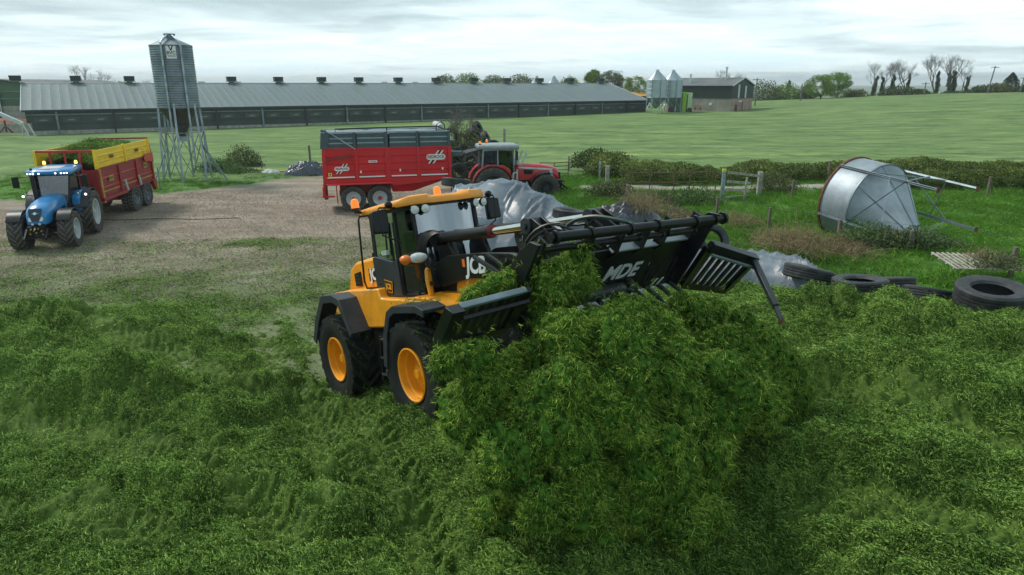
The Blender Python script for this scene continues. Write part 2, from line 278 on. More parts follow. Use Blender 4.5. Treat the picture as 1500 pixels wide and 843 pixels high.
# ---------------------------------------------------------------- geometry helpers
def tag(o, label=None, cat=None, group=None, kind=None):
    if label: o['label'] = label
    if cat: o['category'] = cat
    if group: o['group'] = group
    if kind: o['kind'] = kind
    return o
def thing(name, label, cat, M=None, group=None):
    o = bpy.data.objects.new(name, None); COL.objects.link(o); o.empty_display_size = .2
    if M is not None: o.matrix_world = M
    return tag(o, label, cat, group)
def link(name, me, m=None, parent=None):
    o = bpy.data.objects.new(name, me); COL.objects.link(o)
    if m is not None and not me.materials: me.materials.append(m)
    if parent is not None: o.parent = parent
    return o
def yawM(x, y, z, h):      # local x axis along heading h
    a = atan2(h[1], h[0]); return Matrix.Translation((x, y, z)) @ Matrix.Rotation(a, 4, 'Z')
class MB:
    def __init__(s): s.v = []; s.f = []
    def add(s, v, f):
        b = len(s.v); s.v += [tuple(p) for p in v]; s.f += [tuple(i + b for i in q) for q in f]; return s
    def hexa(s, p):   # 8 points, bottom 4 ccw then top 4
        return s.add(p, [(3, 2, 1, 0), (4, 5, 6, 7), (0, 1, 5, 4), (1, 2, 6, 5), (2, 3, 7, 6), (3, 0, 4, 7)])
    def box(s, x0, x1, y0, y1, z0, z1):
        return s.hexa([(x0, y0, z0), (x1, y0, z0), (x1, y1, z0), (x0, y1, z0), (x0, y0, z1), (x1, y0, z1), (x1, y1, z1), (x0, y1, z1)])
    def prism(s, pts, a, b, ax='y', inset=0):
        n = len(pts)
        def P(p, t): return (p[0], t, p[1]) if ax == 'y' else ((t, p[0], p[1]) if ax == 'x' else (p[0], p[1], t))
        v = [P(p, a) for p in pts] + [P(p, b) for p in pts]
        f = [tuple(range(n)), tuple(range(2*n - 1, n - 1, -1))] + [(i, (i + 1) % n, (i + 1) % n + n, i + n) for i in range(n)]
        return s.add(v, f)
    def bar(s, p, q, wd, ht=None, up=(0, 0, 1)):
        p = Vector(p); q = Vector(q); ht = ht or wd; d = (q - p).normalized(); up = Vector(up)
        if abs(d.dot(up)) > .97: up = Vector((1, 0, 0))
        a = d.cross(up).normalized()*wd/2; b = a.cross(d).normalized()*ht/2
        return s.hexa([p - a - b, p + a - b, q + a - b, q - a - b, p - a + b, p + a + b, q + a + b, q - a + b])
    def tube(s, pts, r, n=8):
        pts = [Vector(p) for p in pts]; k = len(pts); rs = r if isinstance(r, (list, tuple)) else [r]*k
        b = len(s.v); prev = None
        for i, p in enumerate(pts):
            d = (pts[min(i + 1, k - 1)] - pts[max(i - 1, 0)]).normalized()
            if prev is None:
                u = d.orthogonal().normalized()
            else:
                u = (prev - d*prev.dot(d)).normalized()
            prev = u; v = d.cross(u)
            for j in range(n):
                t = 2*pi*j/n; s.v.append(tuple(p + (u*cos(t) + v*sin(t))*rs[i]))
        for i in range(k - 1):
            for j in range(n):
                s.f.append((b + i*n + j, b + i*n + (j + 1) % n, b + (i + 1)*n + (j + 1) % n, b + (i + 1)*n + j))
        s.f.append(tuple(b + j for j in range(n - 1, -1, -1))); s.f.append(tuple(b + (k - 1)*n + j for j in range(n))); return s
    def cyl(s, p, q, r, n=14): return s.tube([p, q], r, n)
    def lathe(s, prof, c=(0, 0, 0), ax=(0, 1, 0), n=32, closed=False, arc=(0, 2*pi)):
        c = Vector(c); ax = Vector(ax).normalized(); u = ax.orthogonal().normalized(); v = ax.cross(u); b = len(s.v); m = len(prof)
        for j in range(n):
            t = arc[0] + (arc[1] - arc[0])*j/n
            for r, h in prof: s.v.append(tuple(c + ax*h + (u*cos(t) + v*sin(t))*r))
        for j in range(n):
            j2 = (j + 1) % n
            for i in range(m if closed else m - 1):
                i2 = (i + 1) % m
                s.f.append((b + j*m + i, b + j*m + i2, b + j2*m + i2, b + j2*m + i))
        return s
    def quad(s, *p): return s.add(p, [tuple(range(len(p)))])
    def mesh(s, name, sharp=35):
        me = bpy.data.meshes.new(name); me.from_pydata(s.v, [], s.f)
        bm = bmesh.new(); bm.from_mesh(me); bmesh.ops.recalc_face_normals(bm, faces=bm.faces); bm.to_mesh(me); bm.free()
        me.polygons.foreach_set('use_smooth', [True]*len(me.polygons)); me.set_sharp_from_angle(angle=radians(sharp)); return me
    def build(s, name, m, parent=None, bev=0, sharp=35, kind=None):
        me = s.mesh(name, sharp); o = link(name, me, m, parent)
        if bev:
            md = o.modifiers.new('bevel', 'BEVEL'); md.width = bev; md.segments = 2; md.limit_method = 'ANGLE'; md.angle_limit = radians(40); md.harden_normals = False
        if kind: o['kind'] = kind
        return o
def ellipsoid(mb, c, r, n=10, m=8):
    pr = [(sin(pi*i/m), -cos(pi*i/m)) for i in range(m + 1)]
    c = Vector(c); b = len(mb.v)
    for j in range(n):
        t = 2*pi*j/n
        for a, h in pr: mb.v.append((c.x + r[0]*a*cos(t), c.y + r[1]*a*sin(t), c.z + r[2]*h))
    for j in range(n):
        for i in range(m): mb.f.append((b + j*(m + 1) + i, b + ((j + 1) % n)*(m + 1) + i, b + ((j + 1) % n)*(m + 1) + i + 1, b + j*(m + 1) + i + 1))
    return mb
_TX = {}
def text_mesh(s, size, shear=0., off=0., ext=.003, spacing=1.):
    k = (s, size, shear, off, ext)
    if k in _TX: return _TX[k]
    c = bpy.data.curves.new('lettering', 'FONT'); c.body = s; c.size = size; c.shear = shear; c.offset = off; c.extrude = ext
    c.align_x = 'CENTER'; c.align_y = 'CENTER'; c.resolution_u = 3; c.space_character = spacing
    o = bpy.data.objects.new('lettering', c); COL.objects.link(o); bpy.context.view_layer.update()
    me = bpy.data.meshes.new_from_object(o.evaluated_get(bpy.context.evaluated_depsgraph_get())); me.materials.clear()
    bpy.data.objects.remove(o); _TX[k] = me; return me
def text(s, size, m, parent, pos, right, up, **kw):
    me = text_mesh(s, size, **kw).copy(); o = link('lettering', me, m, parent)
    r = Vector(right).normalized(); u = Vector(up); u = (u - r*u.dot(r)).normalized(); n = r.cross(u)
    o.matrix_local = Matrix.Translation(pos) @ Matrix(((r.x, u.x, n.x, 0), (r.y, u.y, n.y, 0), (r.z, u.z, n.z, 0), (0, 0, 0, 1)))
    return o
# create every lettering mesh now, while the scene is still small
for a in (('JCB', .30, 0., .012, .004), ('JCB', .20, 0., .012, .004), ('JCB', .34, .2, .012, .004), ('435S', .11, .1, .002, .003), ('MDE', .30, .35, .008, .004),
          ('REDROCK', .14, 0., .004, .003), ('BVC', .30, 0., .006, .003), ('V', .42, 0., .01, .003), ('REDROCK', .20, 0., .006, .003)):
    text_mesh(a[0], a[1], a[2], a[3], a[4])
def T_(s, size, shear, off, ext): return dict(shear=shear, off=off, ext=ext)
def np_mesh(name, V, F, smooth=True, tone=None):
    me = bpy.data.meshes.new(name); V = np.asarray(V, np.float32); F = np.asarray(F, np.int32)
    me.vertices.add(len(V)); me.vertices.foreach_set('co', V.ravel()); k = F.shape[1]
    me.loops.add(F.size); me.loops.foreach_set('vertex_index', F.ravel()); me.polygons.add(len(F))
    me.polygons.foreach_set('loop_start', np.arange(0, F.size, k, dtype=np.int32)); me.polygons.foreach_set('loop_total', np.full(len(F), k, np.int32))
    me.polygons.foreach_set('use_smooth', np.full(len(F), smooth)); me.update(calc_edges=True)
    if tone is not None:
        a = me.attributes.new('tone', 'FLOAT', 'POINT'); a.data.foreach_set('value', np.asarray(tone, np.float32))
    return me
def leaf_cloud(P, size, tone=None, flat=0., asp=.6, seed=1):
    r = np.random.default_rng(seed); P = np.asarray(P, float); n = len(P)
    a = r.normal(size=(n, 3)); a[:, 2] *= (1 - flat); a /= np.linalg.norm(a, axis=1)[:, None]
    b = np.cross(a, r.normal(size=(n, 3))); b /= np.linalg.norm(b, axis=1)[:, None]
    s = (size*r.uniform(.6, 1.4, n))[:, None] if np.isscalar(size) else size[:, None]
    A = a*s/2; B = b*s/2*asp
    V = np.stack([P - A, P + B, P + A, P - B], 1).reshape(-1, 3); F = np.arange(4*n).reshape(n, 4)
    t = np.repeat(r.uniform(0, .55, n) if tone is None else tone, 4)
    return V, F, t
def leaves(name, P, size, m, parent=None, **kw):
    V, F, t = leaf_cloud(P, size, **kw); return link(name, np_mesh(name, V, F, False, t), m, parent)
def blades_mesh(name, n, rad, L, wd, m, up=.2, curve=.3, seed=0, aniso=None):
    """a tuft: n narrow bent blades of two quads"""
    r = np.random.default_rng(seed); V = []; F = []; T = []
    for i in range(n):
        p = np.array([r.normal()*rad*.5, r.normal()*rad*.5, r.uniform(0, .5)*up*L])
        d = r.normal(size=3); d[2] = abs(d[2])*.6*up*3 if up > .15 else d[2]*.35
        if aniso is not None: d = d*.45 + np.array(aniso)*r.uniform(.8, 1.3)
        d /= np.linalg.norm(d); s = np.cross(d, r.normal(size=3)); s /= np.linalg.norm(s); l = L*r.uniform(.5, 1.3); q = wd*r.uniform(.6, 1.3)
        k = np.array([r.normal(), r.normal(), -abs(r.normal())])*curve
        m1 = p + d*l*.5; e = p + d*l + k*l*.35
        b = len(V); V += [p - s*q/2, p + s*q/2, m1 + s*q/2, m1 - s*q/2, e + s*q*.15, e - s*q*.15]
        F += [(b, b + 1, b + 2, b + 3), (b + 3, b + 2, b + 4, b + 5)]; t = r.uniform(-.12, .62); T += [t]*6
    me = np_mesh(name, V, F, False, T); me.materials.append(m); return me
def scatter(name, P, R, S, meshes, kind='stuff', parent=None):
    """instances of the given tufts on points, as one countless mass"""
    P = np.asarray(P, np.float32); me = bpy.data.meshes.new(name); me.vertices.add(len(P)); me.vertices.foreach_set('co', P.ravel())
    a = me.attributes.new('rot', 'FLOAT_VECTOR', 'POINT'); a.data.foreach_set('vector', np.asarray(R, np.float32).ravel())
    a = me.attributes.new('scl', 'FLOAT', 'POINT'); a.data.foreach_set('value', np.asarray(S, np.float32))
    o = link(name, me, None, parent)
    c = bpy.data.collections.new(name + ' source')
    for i, q in enumerate(meshes): c.objects.link(bpy.data.objects.new('tuft', q))
    g = bpy.data.node_groups.new(name, 'GeometryNodeTree'); g.interface.new_socket('Geometry', in_out='INPUT', socket_type='NodeSocketGeometry')
    g.interface.new_socket('Geometry', in_out='OUTPUT', socket_type='NodeSocketGeometry')
    N = g.nodes; L = g.links; gi = N.new('NodeGroupInput'); go = N.new('NodeGroupOutput'); ip = N.new('GeometryNodeInstanceOnPoints')
    ci = N.new('GeometryNodeCollectionInfo'); ci.inputs['Collection'].default_value = c; ci.inputs['Separate Children'].default_value = True; ci.inputs['Reset Children'].default_value = True
    ra = N.new('GeometryNodeInputNamedAttribute'); ra.data_type = 'FLOAT_VECTOR'; ra.inputs['Name'].default_value = 'rot'
    sa = N.new('GeometryNodeInputNamedAttribute'); sa.data_type = 'FLOAT'; sa.inputs['Name'].default_value = 'scl'
    L.new(gi.outputs[0], ip.inputs['Points']); L.new(ci.outputs[0], ip.inputs['Instance']); ip.inputs['Pick Instance'].default_value = True
    L.new(ra.outputs[0], ip.inputs['Rotation']); L.new(sa.outputs[0], ip.inputs['Scale']); L.new(ip.outputs[0], go.inputs[0])
    md = o.modifiers.new('scatter', 'NODES'); md.node_group = g
    if kind: o['kind'] = kind
    return o
def copy_tree(o, parent=None):
    c = o.copy(); COL.objects.link(c)
    if parent is not None: c.parent = parent
    for ch in list(o.children): copy_tree(ch, c)
    return c
# ---------------------------------------------------------------- ground
def poly_sd(x, y, poly):
    """signed distance to polygon, positive inside"""
    x = np.asarray(x, float); y = np.asarray(y, float); d = np.full(x.shape, 1e9); ins = np.zeros(x.shape, bool); n = len(poly)
    for i in range(n):
        ax, ay = poly[i]; bx, by = poly[(i + 1) % n]; ex, ey = bx - ax, by - ay
        t = np.clip(((x - ax)*ex + (y - ay)*ey)/(ex*ex + ey*ey), 0, 1); d = np.minimum(d, np.hypot(x - ax - t*ex, y - ay - t*ey))
        c = ((ay > y) != (by > y)) & (x < (bx - ax)*(y - ay)/((by - ay) if by != ay else 1e-9) + ax); ins ^= c
    return np.where(ins, d, -d)
DIRT = [(-40, 6), (-40, 36.5), (-23, 37), (-21.4, 38.0), (-18.5, 40), (-15.5, 44), (-12.5, 47.5), (-8.5, 48), (-5.0, 47), (-3.2, 43), (-2.6, 40), (-3.0, 33), (-1.8, 28), (-1.2, 24), (1.5, 20), (3, 17), (6, 15), (14, 6), (14, 0), (-40, 0)]
TRACK = [(3, 37.2), (9, 36.6), (16, 37.0), (22, 38), (22, 39.2), (12, 38.6), (4, 39)]
def ground():
    ang = np.concatenate([np.linspace(-180, -60, 40, endpoint=False), np.linspace(-60, 60, 560, endpoint=False), np.linspace(60, 180, 40, endpoint=False)])
    ang = np.radians(ang); R = np.concatenate([[0.01], np.geomspace(2.5, 6000, 520)])
    A, RR = np.meshgrid(ang, R); X = RR*np.sin(A); Y = RR*np.cos(A); Z = terrain(X, Y)
    n = (fbm(X*.35, Y*.35, 41, 4) - .5); d = poly_sd(X, Y, DIRT) + n*3.0; tk = poly_sd(X, Y, TRACK) + n*1.0
    dirt = ss(-.6, .9, d)
    Z = Z + (1 - dirt)*ss(12, 20, RR)*(1 - ss(60, 110, RR))*(.05 + (fbm(X*1.1, Y*1.1, 51, 3) - .5)*.22) + dirt*(1 - ss(40, 60, RR))*(fbm(X*.8, Y*.8, 13, 4) - .5)*.10
    na = len(ang); nr = len(R)
    V = np.stack([X, Y, Z], -1).reshape(-1, 3); idx = np.arange(nr*na).reshape(nr, na)
    F = np.stack([idx[:-1, :], idx[1:, :], np.roll(idx, -1, 1)[1:, :], np.roll(idx, -1, 1)[:-1, :]], -1).reshape(-1, 4)
    me = np_mesh('ground', V, F, True)
    for nm, a in (('dirt', dirt), ('track', ss(-.5, .4, tk))):
        at_ = me.attributes.new(nm, 'FLOAT', 'POINT'); at_.data.foreach_set('value', a.ravel().astype(np.float32))
    m = bpy.data.materials.new('ground of grass field and dirt yard'); m.use_nodes = True; nt = m.node_tree; L = nt.links; b = nt.nodes['Principled BSDF']
    b.inputs['Roughness'].default_value = .9; b.inputs['Specular IOR Level'].default_value = .15
    g = nd(nt, 'ShaderNodeNewGeometry')
    def noise(sc, det=6., rough=.6, st=(1, 1, 1), rot=0.):
        mp = nd(nt, 'ShaderNodeMapping'); mp.inputs['Scale'].default_value = st; mp.inputs['Rotation'].default_value = (0, 0, rot); L.new(g.outputs['Position'], mp.inputs[0])
        n = nd(nt, 'ShaderNodeTexNoise', Scale=sc, Detail=det, Roughness=rough); L.new(mp.outputs[0], n.inputs['Vector']); return n.outputs[0]
    def ramp(f, *st):
        c = nd(nt, 'ShaderNodeValToRGB'); e = c.color_ramp.elements; e[0].position = st[0][0]; e[0].color = (*st[0][1], 1); e[1].position = st[-1][0]; e[1].color = (*st[-1][1], 1)
        for p, q in st[1:-1]: z = e.new(p); z.color = (*q, 1)
        L.new(f, c.inputs[0]); return c.outputs[0]
    def mix(f, a, c, mode='MIX'):
        x = nd(nt, 'ShaderNodeMixRGB', blend_type=mode)
        for i, q in ((0, f), (1, a), (2, c)):
            if hasattr(q, 'links') or hasattr(q, 'is_linked'): L.new(q, x.inputs[i])
            elif isinstance(q, tuple): x.inputs[i].default_value = (*q, 1)
            else: x.inputs[i].default_value = q
        return x.outputs[0]
    def attr(nm): return nd(nt, 'ShaderNodeAttribute', attribute_name=nm, attribute_type='GEOMETRY').outputs['Fac']
    # meadow: lush near the fences, mown and swathed beyond the hedge
    lush = ramp(noise(.9, 8.), (.3, (.045, .115, .018)), (.5, (.075, .19, .028)), (.72, (.13, .25, .055)))
    sw = noise(.17, 9., .74, (.75, 2.1, 1), .10)
    sw2 = noise(1.3, 12., .92, (.8, 1.2, 1), .1)
    mown = mix(.42, ramp(sw, (.38, (.040, .085, .022)), (.46, (.105, .18, .052)), (.54, (.165, .25, .078)), (.64, (.29, .37, .13))),
               ramp(sw2, (.36, (.040, .080, .03)), (.48, (.10, .17, .062)), (.62, (.21, .29, .12))))
    sep = nd(nt, 'ShaderNodeSeparateXYZ'); L.new(g.outputs['Position'], sep.inputs[0])
    def mr(v, a, c, lo=0., hi=1.):
        r = nd(nt, 'ShaderNodeMapRange'); r.interpolation_type = 'SMOOTHSTEP'
        for k, q in (('From Min', a), ('From Max', c), ('To Min', lo), ('To Max', hi)): r.inputs[k].default_value = q
        L.new(v, r.inputs['Value']); return r.outputs[0]
    # thin yellow stubble lines left between swaths
    yl = mr(noise(.10, 5., .55, (.12, 4.2, 1), .10), .66, .71)
    mown = mix(yl, mown, (.30, .36, .10))
    farY = mr(sep.outputs[1], 39, 46)
    grass = mix(farY, lush, mown)
    patch = noise(.03, 5., .6); grass = mix(mr(patch, .4, .7, 0, .22), grass, (.16, .19, .085))
    farland = ramp(noise(.006, 3., .6, (1, 1, 1)), (.35, (.06, .10, .05)), (.5, (.10, .16, .07)), (.6, (.16, .2, .09)))
    grass = mix(mr(sep.outputs[1], 300, 700), grass, farland)
    dn = noise(.8, 9., .65); dn2 = noise(.28, 6., .6, (.5, 1.6, 1), .35)
    dirtc = mix(.5, ramp(dn, (.32, (.155, .128, .098)), (.5, (.265, .222, .172)), (.7, (.39, .335, .27))),
                ramp(dn2, (.3, (.145, .12, .09)), (.5, (.255, .212, .165)), (.68, (.385, .33, .27))))
    scat = noise(1.6, 9., .75); near = mr(sep.outputs[1], 16, 31, .32, -.20)
    sc_ = nd(nt, 'ShaderNodeMath', operation='ADD'); L.new(scat, sc_.inputs[0]); L.new(near, sc_.inputs[1])
    grv = ramp(noise(5., 12., .9), (.38, (.55, .54, .52)), (.5, (1, 1, 1)), (.66, (1.5, 1.48, 1.42)))
    dirtc = mix(.75, dirtc, grv, 'MULTIPLY')
    rut = ramp(noise(.7, 9., .78, (.30, 1.5, 1), -.5), (.38, (.62, .60, .56)), (.50, (1, 1, 1)), (.64, (1.22, 1.22, 1.2)))
    dirtc = mix(.5, dirtc, rut, 'MULTIPLY')
    dirtc = mix(mr(sc_.outputs[0], .46, .84, 0, .80), dirtc, ramp(noise(3., 8., .7), (.3, (.06, .10, .035)), (.5, (.12, .17, .07)), (.7, (.2, .25, .12))))
    c = mix(attr('dirt'), grass, dirtc); c = mix(attr('track'), c, (.34, .31, .27))
    L.new(c, b.inputs['Base Color'])
    bp = nd(nt, 'ShaderNodeBump', Strength=.6, Distance=.06); L.new(noise(5., 10., .75), bp.inputs['Height']); L.new(bp.outputs[0], b.inputs['Normal'])
    me.materials.append(m); o = link('ground', me); o['kind'] = 'structure'
    return o
ground()

# ---------------------------------------------------------------- silage layer
def silage():
    ang = np.radians(np.linspace(-54, 52, 860)); R = np.geomspace(3.2, 26, 560)
    A, RR = np.meshgrid(ang, R); X = RR*np.sin(A); Y = RR*np.cos(A); Z, m = silage_h(X, Y)
    keep = m > 0
    V = np.stack([X, Y, Z], -1).reshape(-1, 3); idx = np.arange(X.size).reshape(X.shape)
    F = np.stack([idx[:-1, :-1], idx[:-1, 1:], idx[1:, 1:], idx[1:, :-1]], -1).reshape(-1, 4)
    k = keep.ravel()[F].any(1) ; F = F[k]
    used = np.unique(F); rem = np.full(len(V), -1); rem[used] = np.arange(len(used)); V = V[used]; F = rem[F]
    m_ = bpy.data.materials.new('rolled silage'); m_.use_nodes = True; nt = m_.node_tree; L = nt.links; b = nt.nodes['Principled BSDF']
    b.inputs['Roughness'].default_value = .8; b.inputs['Specular IOR Level'].default_value = .2
    g = nd(nt, 'ShaderNodeNewGeometry'); n = nd(nt, 'ShaderNodeTexNoise', Scale=13., Detail=10., Roughness=.9); L.new(g.outputs['Position'], n.inputs['Vector'])
    n2 = nd(nt, 'ShaderNodeTexNoise', Scale=.7, Detail=5.); L.new(g.outputs['Position'], n2.inputs['Vector'])
    c1 = nd(nt, 'ShaderNodeValToRGB'); e = c1.color_ramp.elements; e[0].position = .36; e[0].color = (.022, .055, .006, 1); e[1].position = .66; e[1].color = (.19, .30, .055, 1)
    L.new(n.outputs[0], c1.inputs[0]); mx = nd(nt, 'ShaderNodeMixRGB', blend_type='MULTIPLY'); mx.inputs[0].default_value = .6
    c2 = nd(nt, 'ShaderNodeValToRGB'); e = c2.color_ramp.elements; e[0].position = .35; e[0].color = (.55, .6, .5, 1); e[1].position = .65; e[1].color = (1, 1, 1, 1)
    L.new(n2.outputs[0], c2.inputs[0]); L.new(c1.outputs[0], mx.inputs[1]); L.new(c2.outputs[0], mx.inputs[2]); L.new(mx.outputs[0], b.inputs['Base Color'])
    bp = nd(nt, 'ShaderNodeBump', Strength=.8, Distance=.03); L.new(n.outputs[0], bp.inputs['Height']); L.new(bp.outputs[0], b.inputs['Normal'])
    me = np_mesh('silage_layer', V, F, True); me.materials.append(m_)
    o = link('silage_layer', me); tag(o, 'dark green layer of chopped grass rolled over the clamp around the loader', 'silage', kind='stuff')
    # loose chopped blades all over it: instances thin out with distance
    tufts = [blades_mesh('tuft', 24, .085, .040, .0085, SIL, up=.06, curve=.5, seed=s) for s in range(6)]
    n = 185000
    a = np.radians(rng.uniform(-50, 48, n)); r = 3.8*np.exp(rng.random(n)**.85*np.log(21/3.8)); x = r*np.sin(a); y = r*np.cos(a)
    z, mm = silage_h(x, y); ok = (mm > .55) & (rng.random(n) > .85*track_field(x, y)[0]); x, y, z, r = x[ok], y[ok], z[ok], r[ok]
    e = .05; gx = (silage_h(x + e, y)[0] - z)/e; gy = (silage_h(x, y + e)[0] - z)/e
    Rr = np.stack([np.arctan(gy), -np.arctan(gx), rng.uniform(0, .0001, len(x))], -1)
    q = rng.uniform(0, 6.28, len(x)); Rr[:, 2] = 0
    s = np.clip(.65 + r*.035, .75, 1.4)*rng.uniform(.7, 1.25, len(x))
    o = scatter('loose_grass', np.stack([x, y, z + .012], -1), Rr, s, tufts); tag(o, 'loose chopped grass blades strewn over the rolled silage', 'grass', kind='stuff')
silage()
# thin chopped grass on the yard beyond
def yard_litter():
    tufts = [blades_mesh('tuft', 40, .50, .055, .014, SIL, up=.05, curve=.3, seed=20 + s) for s in range(3)]
    n = 24000; x = rng.uniform(-24, 2, n); y = 13 + 14*rng.random(n)**1.3; d = fbm(x*.5, y*.5, 88, 4)
    p = np.maximum(ss(.42, .62, d + .30*(1 - ss(15, 24, y)) - .05)*.9, .16); ok = rng.random(n) < p; ok &= (poly_sd(x, y, DIRT) > 0) & (silage_h(x, y)[1] < .6)
    x, y = x[ok], y[ok]; o = scatter('grass_litter', np.stack([x, y, terrain(x, y) + .03], -1), np.stack([x*0, x*0, rng.uniform(0, 6.28, len(x))], -1), rng.uniform(.6, 1.3, len(x)), tufts)
    tag(o, 'thin litter of cut grass trodden into the dirt yard', 'grass')
yard_litter()
def gravel():
    ms = []
    for s in range(3):
        r = np.random.default_rng(s + 300); b = MB()
        for i in range(7):
            c = r.normal(size=2)*.35; q = r.uniform(.008, .024); ellipsoid(b, (c[0], c[1], 0), (q, q*r.uniform(.7, 1), q*.6), 5, 3)
        me = b.mesh('stone'); me.materials.append(mat('yard stones', (.27, .225, .175), .9, var=.3, vscale=3)); ms.append(me)
    n = 9000; x = rng.uniform(-24, 1, n); y = rng.uniform(15, 40, n); ok = (poly_sd(x, y, DIRT) > .3) & (silage_h(x, y)[1] < .4) & (rng.random(n) < .35 + .9*fbm(x*.4, y*.4, 19, 3)); x, y = x[ok], y[ok]
    o = scatter('gravel', np.stack([x, y, terrain(x, y) + .05], -1), np.stack([x*0, x*0, rng.uniform(0, 6.28, len(x))], -1), rng.uniform(.7, 1.5, len(x)), ms); tag(o, 'loose small stones scattered over the dirt yard', 'gravel')
gravel()
def meadow():
    tufts = [blades_mesh('tuft', 26, .30, .30, .016, GRASSL, up=.6, curve=.7, seed=40 + s) for s in range(4)]
    n = 60000; x = rng.uniform(-34, 32, n); y = 10 + 38*rng.random(n)**.8
    d = poly_sd(x, y, DIRT) + (fbm(x*.35, y*.35, 41, 4) - .5)*3; ok = (d < -.1) & (poly_sd(x, y, TRACK) < 0) & (np.abs(x) < 3 + y*.9) & (silage_h(x, y)[1] < .05)
    ok &= ~((x < -1) & (y > 44) & (rng.random(n) < .6)) & (y < 43 + 5*(x < 0))
    x, y = x[ok], y[ok]; z = terrain(x, y)
    hgt = (.45 + .9*fbm(x*.5, y*.5, 91, 3))*(.65 + .5*ss(-3, 2, x))*rng.uniform(.6, 1.1, len(x))
    o = scatter('long_grass', np.stack([x, y, z], -1), np.stack([rng.normal(0, .12, len(x)), rng.normal(0, .12, len(x)), rng.uniform(0, 6.28, len(x))], -1), hgt, tufts)
    tag(o, 'lush bright green grass growing on the bank and paddock', 'grass')
meadow()

# ---------------------------------------------------------------- wheels
_W = {}
def tyre_mesh(R, wd, rim, lugs, style, lh=.045):
    k = ('t', R, wd, rim, lugs, style)
    if k in _W: return _W[k]
    b = MB(); h = wd/2
    car = b; b.lathe([(rim, -h*.74), (rim + (R - rim)*.25, -h*.93), (rim + (R - rim)*.6, -h), (R*.955, -h*.95), (R - lh*.9, -h*.8), (R - lh, 0), (R - lh*.9, h*.8), (R*.955, h*.95), (rim + (R - rim)*.6, h), (rim + (R - rim)*.25, h*.93), (rim, h*.74)], n=44)
    _W[k] = b.mesh('tyre', 40); b = MB()
    for i in range(lugs):
        for s in (-1, 1):
            t0 = 2*pi*(i + (.5 if s > 0 else 0))/lugs
            if style == 'ag':
                dt = .62*wd/R; pts = [(t0, .02*s*wd, 0), (t0 + dt*.45, h*.55*s, 0), (t0 + dt, h*.98*s, .0)]; wl = .30*2*pi/lugs
            else:
                dt = .12; pts = [(t0, .08*s*wd, 0), (t0 + dt*.4, h*.5*s, 0), (t0 + dt*.7, h*.97*s, 0)]; wl = .55*2*pi/lugs
            row = []
            for (t, y, _) in pts:
                edge = abs(y) > h*.9
                r1 = R*(.985 if edge else 1); r0 = R - lh*(1.6 if edge else 1.15)
                row.append([(r0*cos(t - wl*.6), y, r0*sin(t - wl*.6)), (r0*cos(t + wl*.6), y, r0*sin(t + wl*.6)), (r1*cos(t + wl*.42), y, r1*sin(t + wl*.42)), (r1*cos(t - wl*.42), y, r1*sin(t - wl*.42))])
            v = [p for q in row for p in q]; f = [(0, 1, 2, 3), (11, 10, 9, 8)]
            for a in (0, 4): f += [(a + j, a + (j + 1) % 4, a + 4 + (j + 1) % 4, a + 4 + j) for j in range(4)]
            b.add(v, f)
            # shoulder block running down the sidewall
            t, y, _ = pts[-1]; rr = R*.90
            b.hexa([(rr*cos(t - wl*.3), y*.985, rr*sin(t - wl*.3)), (rr*cos(t + wl*.3), y*.985, rr*sin(t + wl*.3)), (rr*cos(t + wl*.3), y*1.02, rr*sin(t + wl*.3)), (rr*cos(t - wl*.3), y*1.02, rr*sin(t - wl*.3))] +
                   [(r1*cos(t - wl*.4), y*.9, r1*sin(t - wl*.4)), (r1*cos(t + wl*.4), y*.9, r1*sin(t + wl*.4)), (r1*cos(t + wl*.4), y*1.0, r1*sin(t + wl*.4)), (r1*cos(t - wl*.4), y*1.0, r1*sin(t - wl*.4))])
    _W[k + (1,)] = b.mesh('tread', 30); return _W[k]
def rim_mesh(R, wd, s, dish=.1):
    k = ('r', R, wd, s, dish)
    if k in _W: return _W[k]
    h = wd/2*s; b = MB()
    b.lathe([(R*1.03, h*.80), (R*1.04, h*.88), (R*.99, h*.90), (R*.95, h*.84), (R*.93, h*.55), (R*.86, h*.50), (R*.84, h*dish), (R*.5, h*(dish - .06)), (R*.42, h*(dish + .12)), (R*.36, h*(dish + .2)), (.001, h*(dish + .2))], n=36)
    for i in range(10):
        t = 2*pi*i/10; b.cyl((R*.6*cos(t), h*dish - .03*s, R*.6*sin(t)), (R*.6*cos(t), h*dish + .03*s, R*.6*sin(t)), R*.035, 6)
    _W[k] = b.mesh('rim', 35); return _W[k]
def wheel(parent, c, R, wd, rim, s, tm, rm, lugs=20, style='ag', hm=None, steer=0, dish=.1, spin=None, lh=.045):
    hb = MB(); h = wd/2*s; hb.cyl((0, h*(dish + .15), 0), (0, h*(dish + .38), 0), rim*.3, 16); hb.cyl((0, h*(dish + .3), 0), (0, h*(dish + .5), 0), rim*.18, 12)
    o = hb.build('wheel', hm or rm, parent, .005)
    o.location = c; o.rotation_euler = (0, random.uniform(0, 6) if spin is None else spin, steer)
    t = link('tyre', tyre_mesh(R, wd, rim, lugs, style, lh), tm, o); tr = link('tread', _W[('t', R, wd, rim, lugs, style, 1)], {RUBBER: LUGW, RUBBERD: LUGD}[tm], o)
    r = link('rim', rim_mesh(rim, wd, s, dish).copy(), rm, o)
    return o
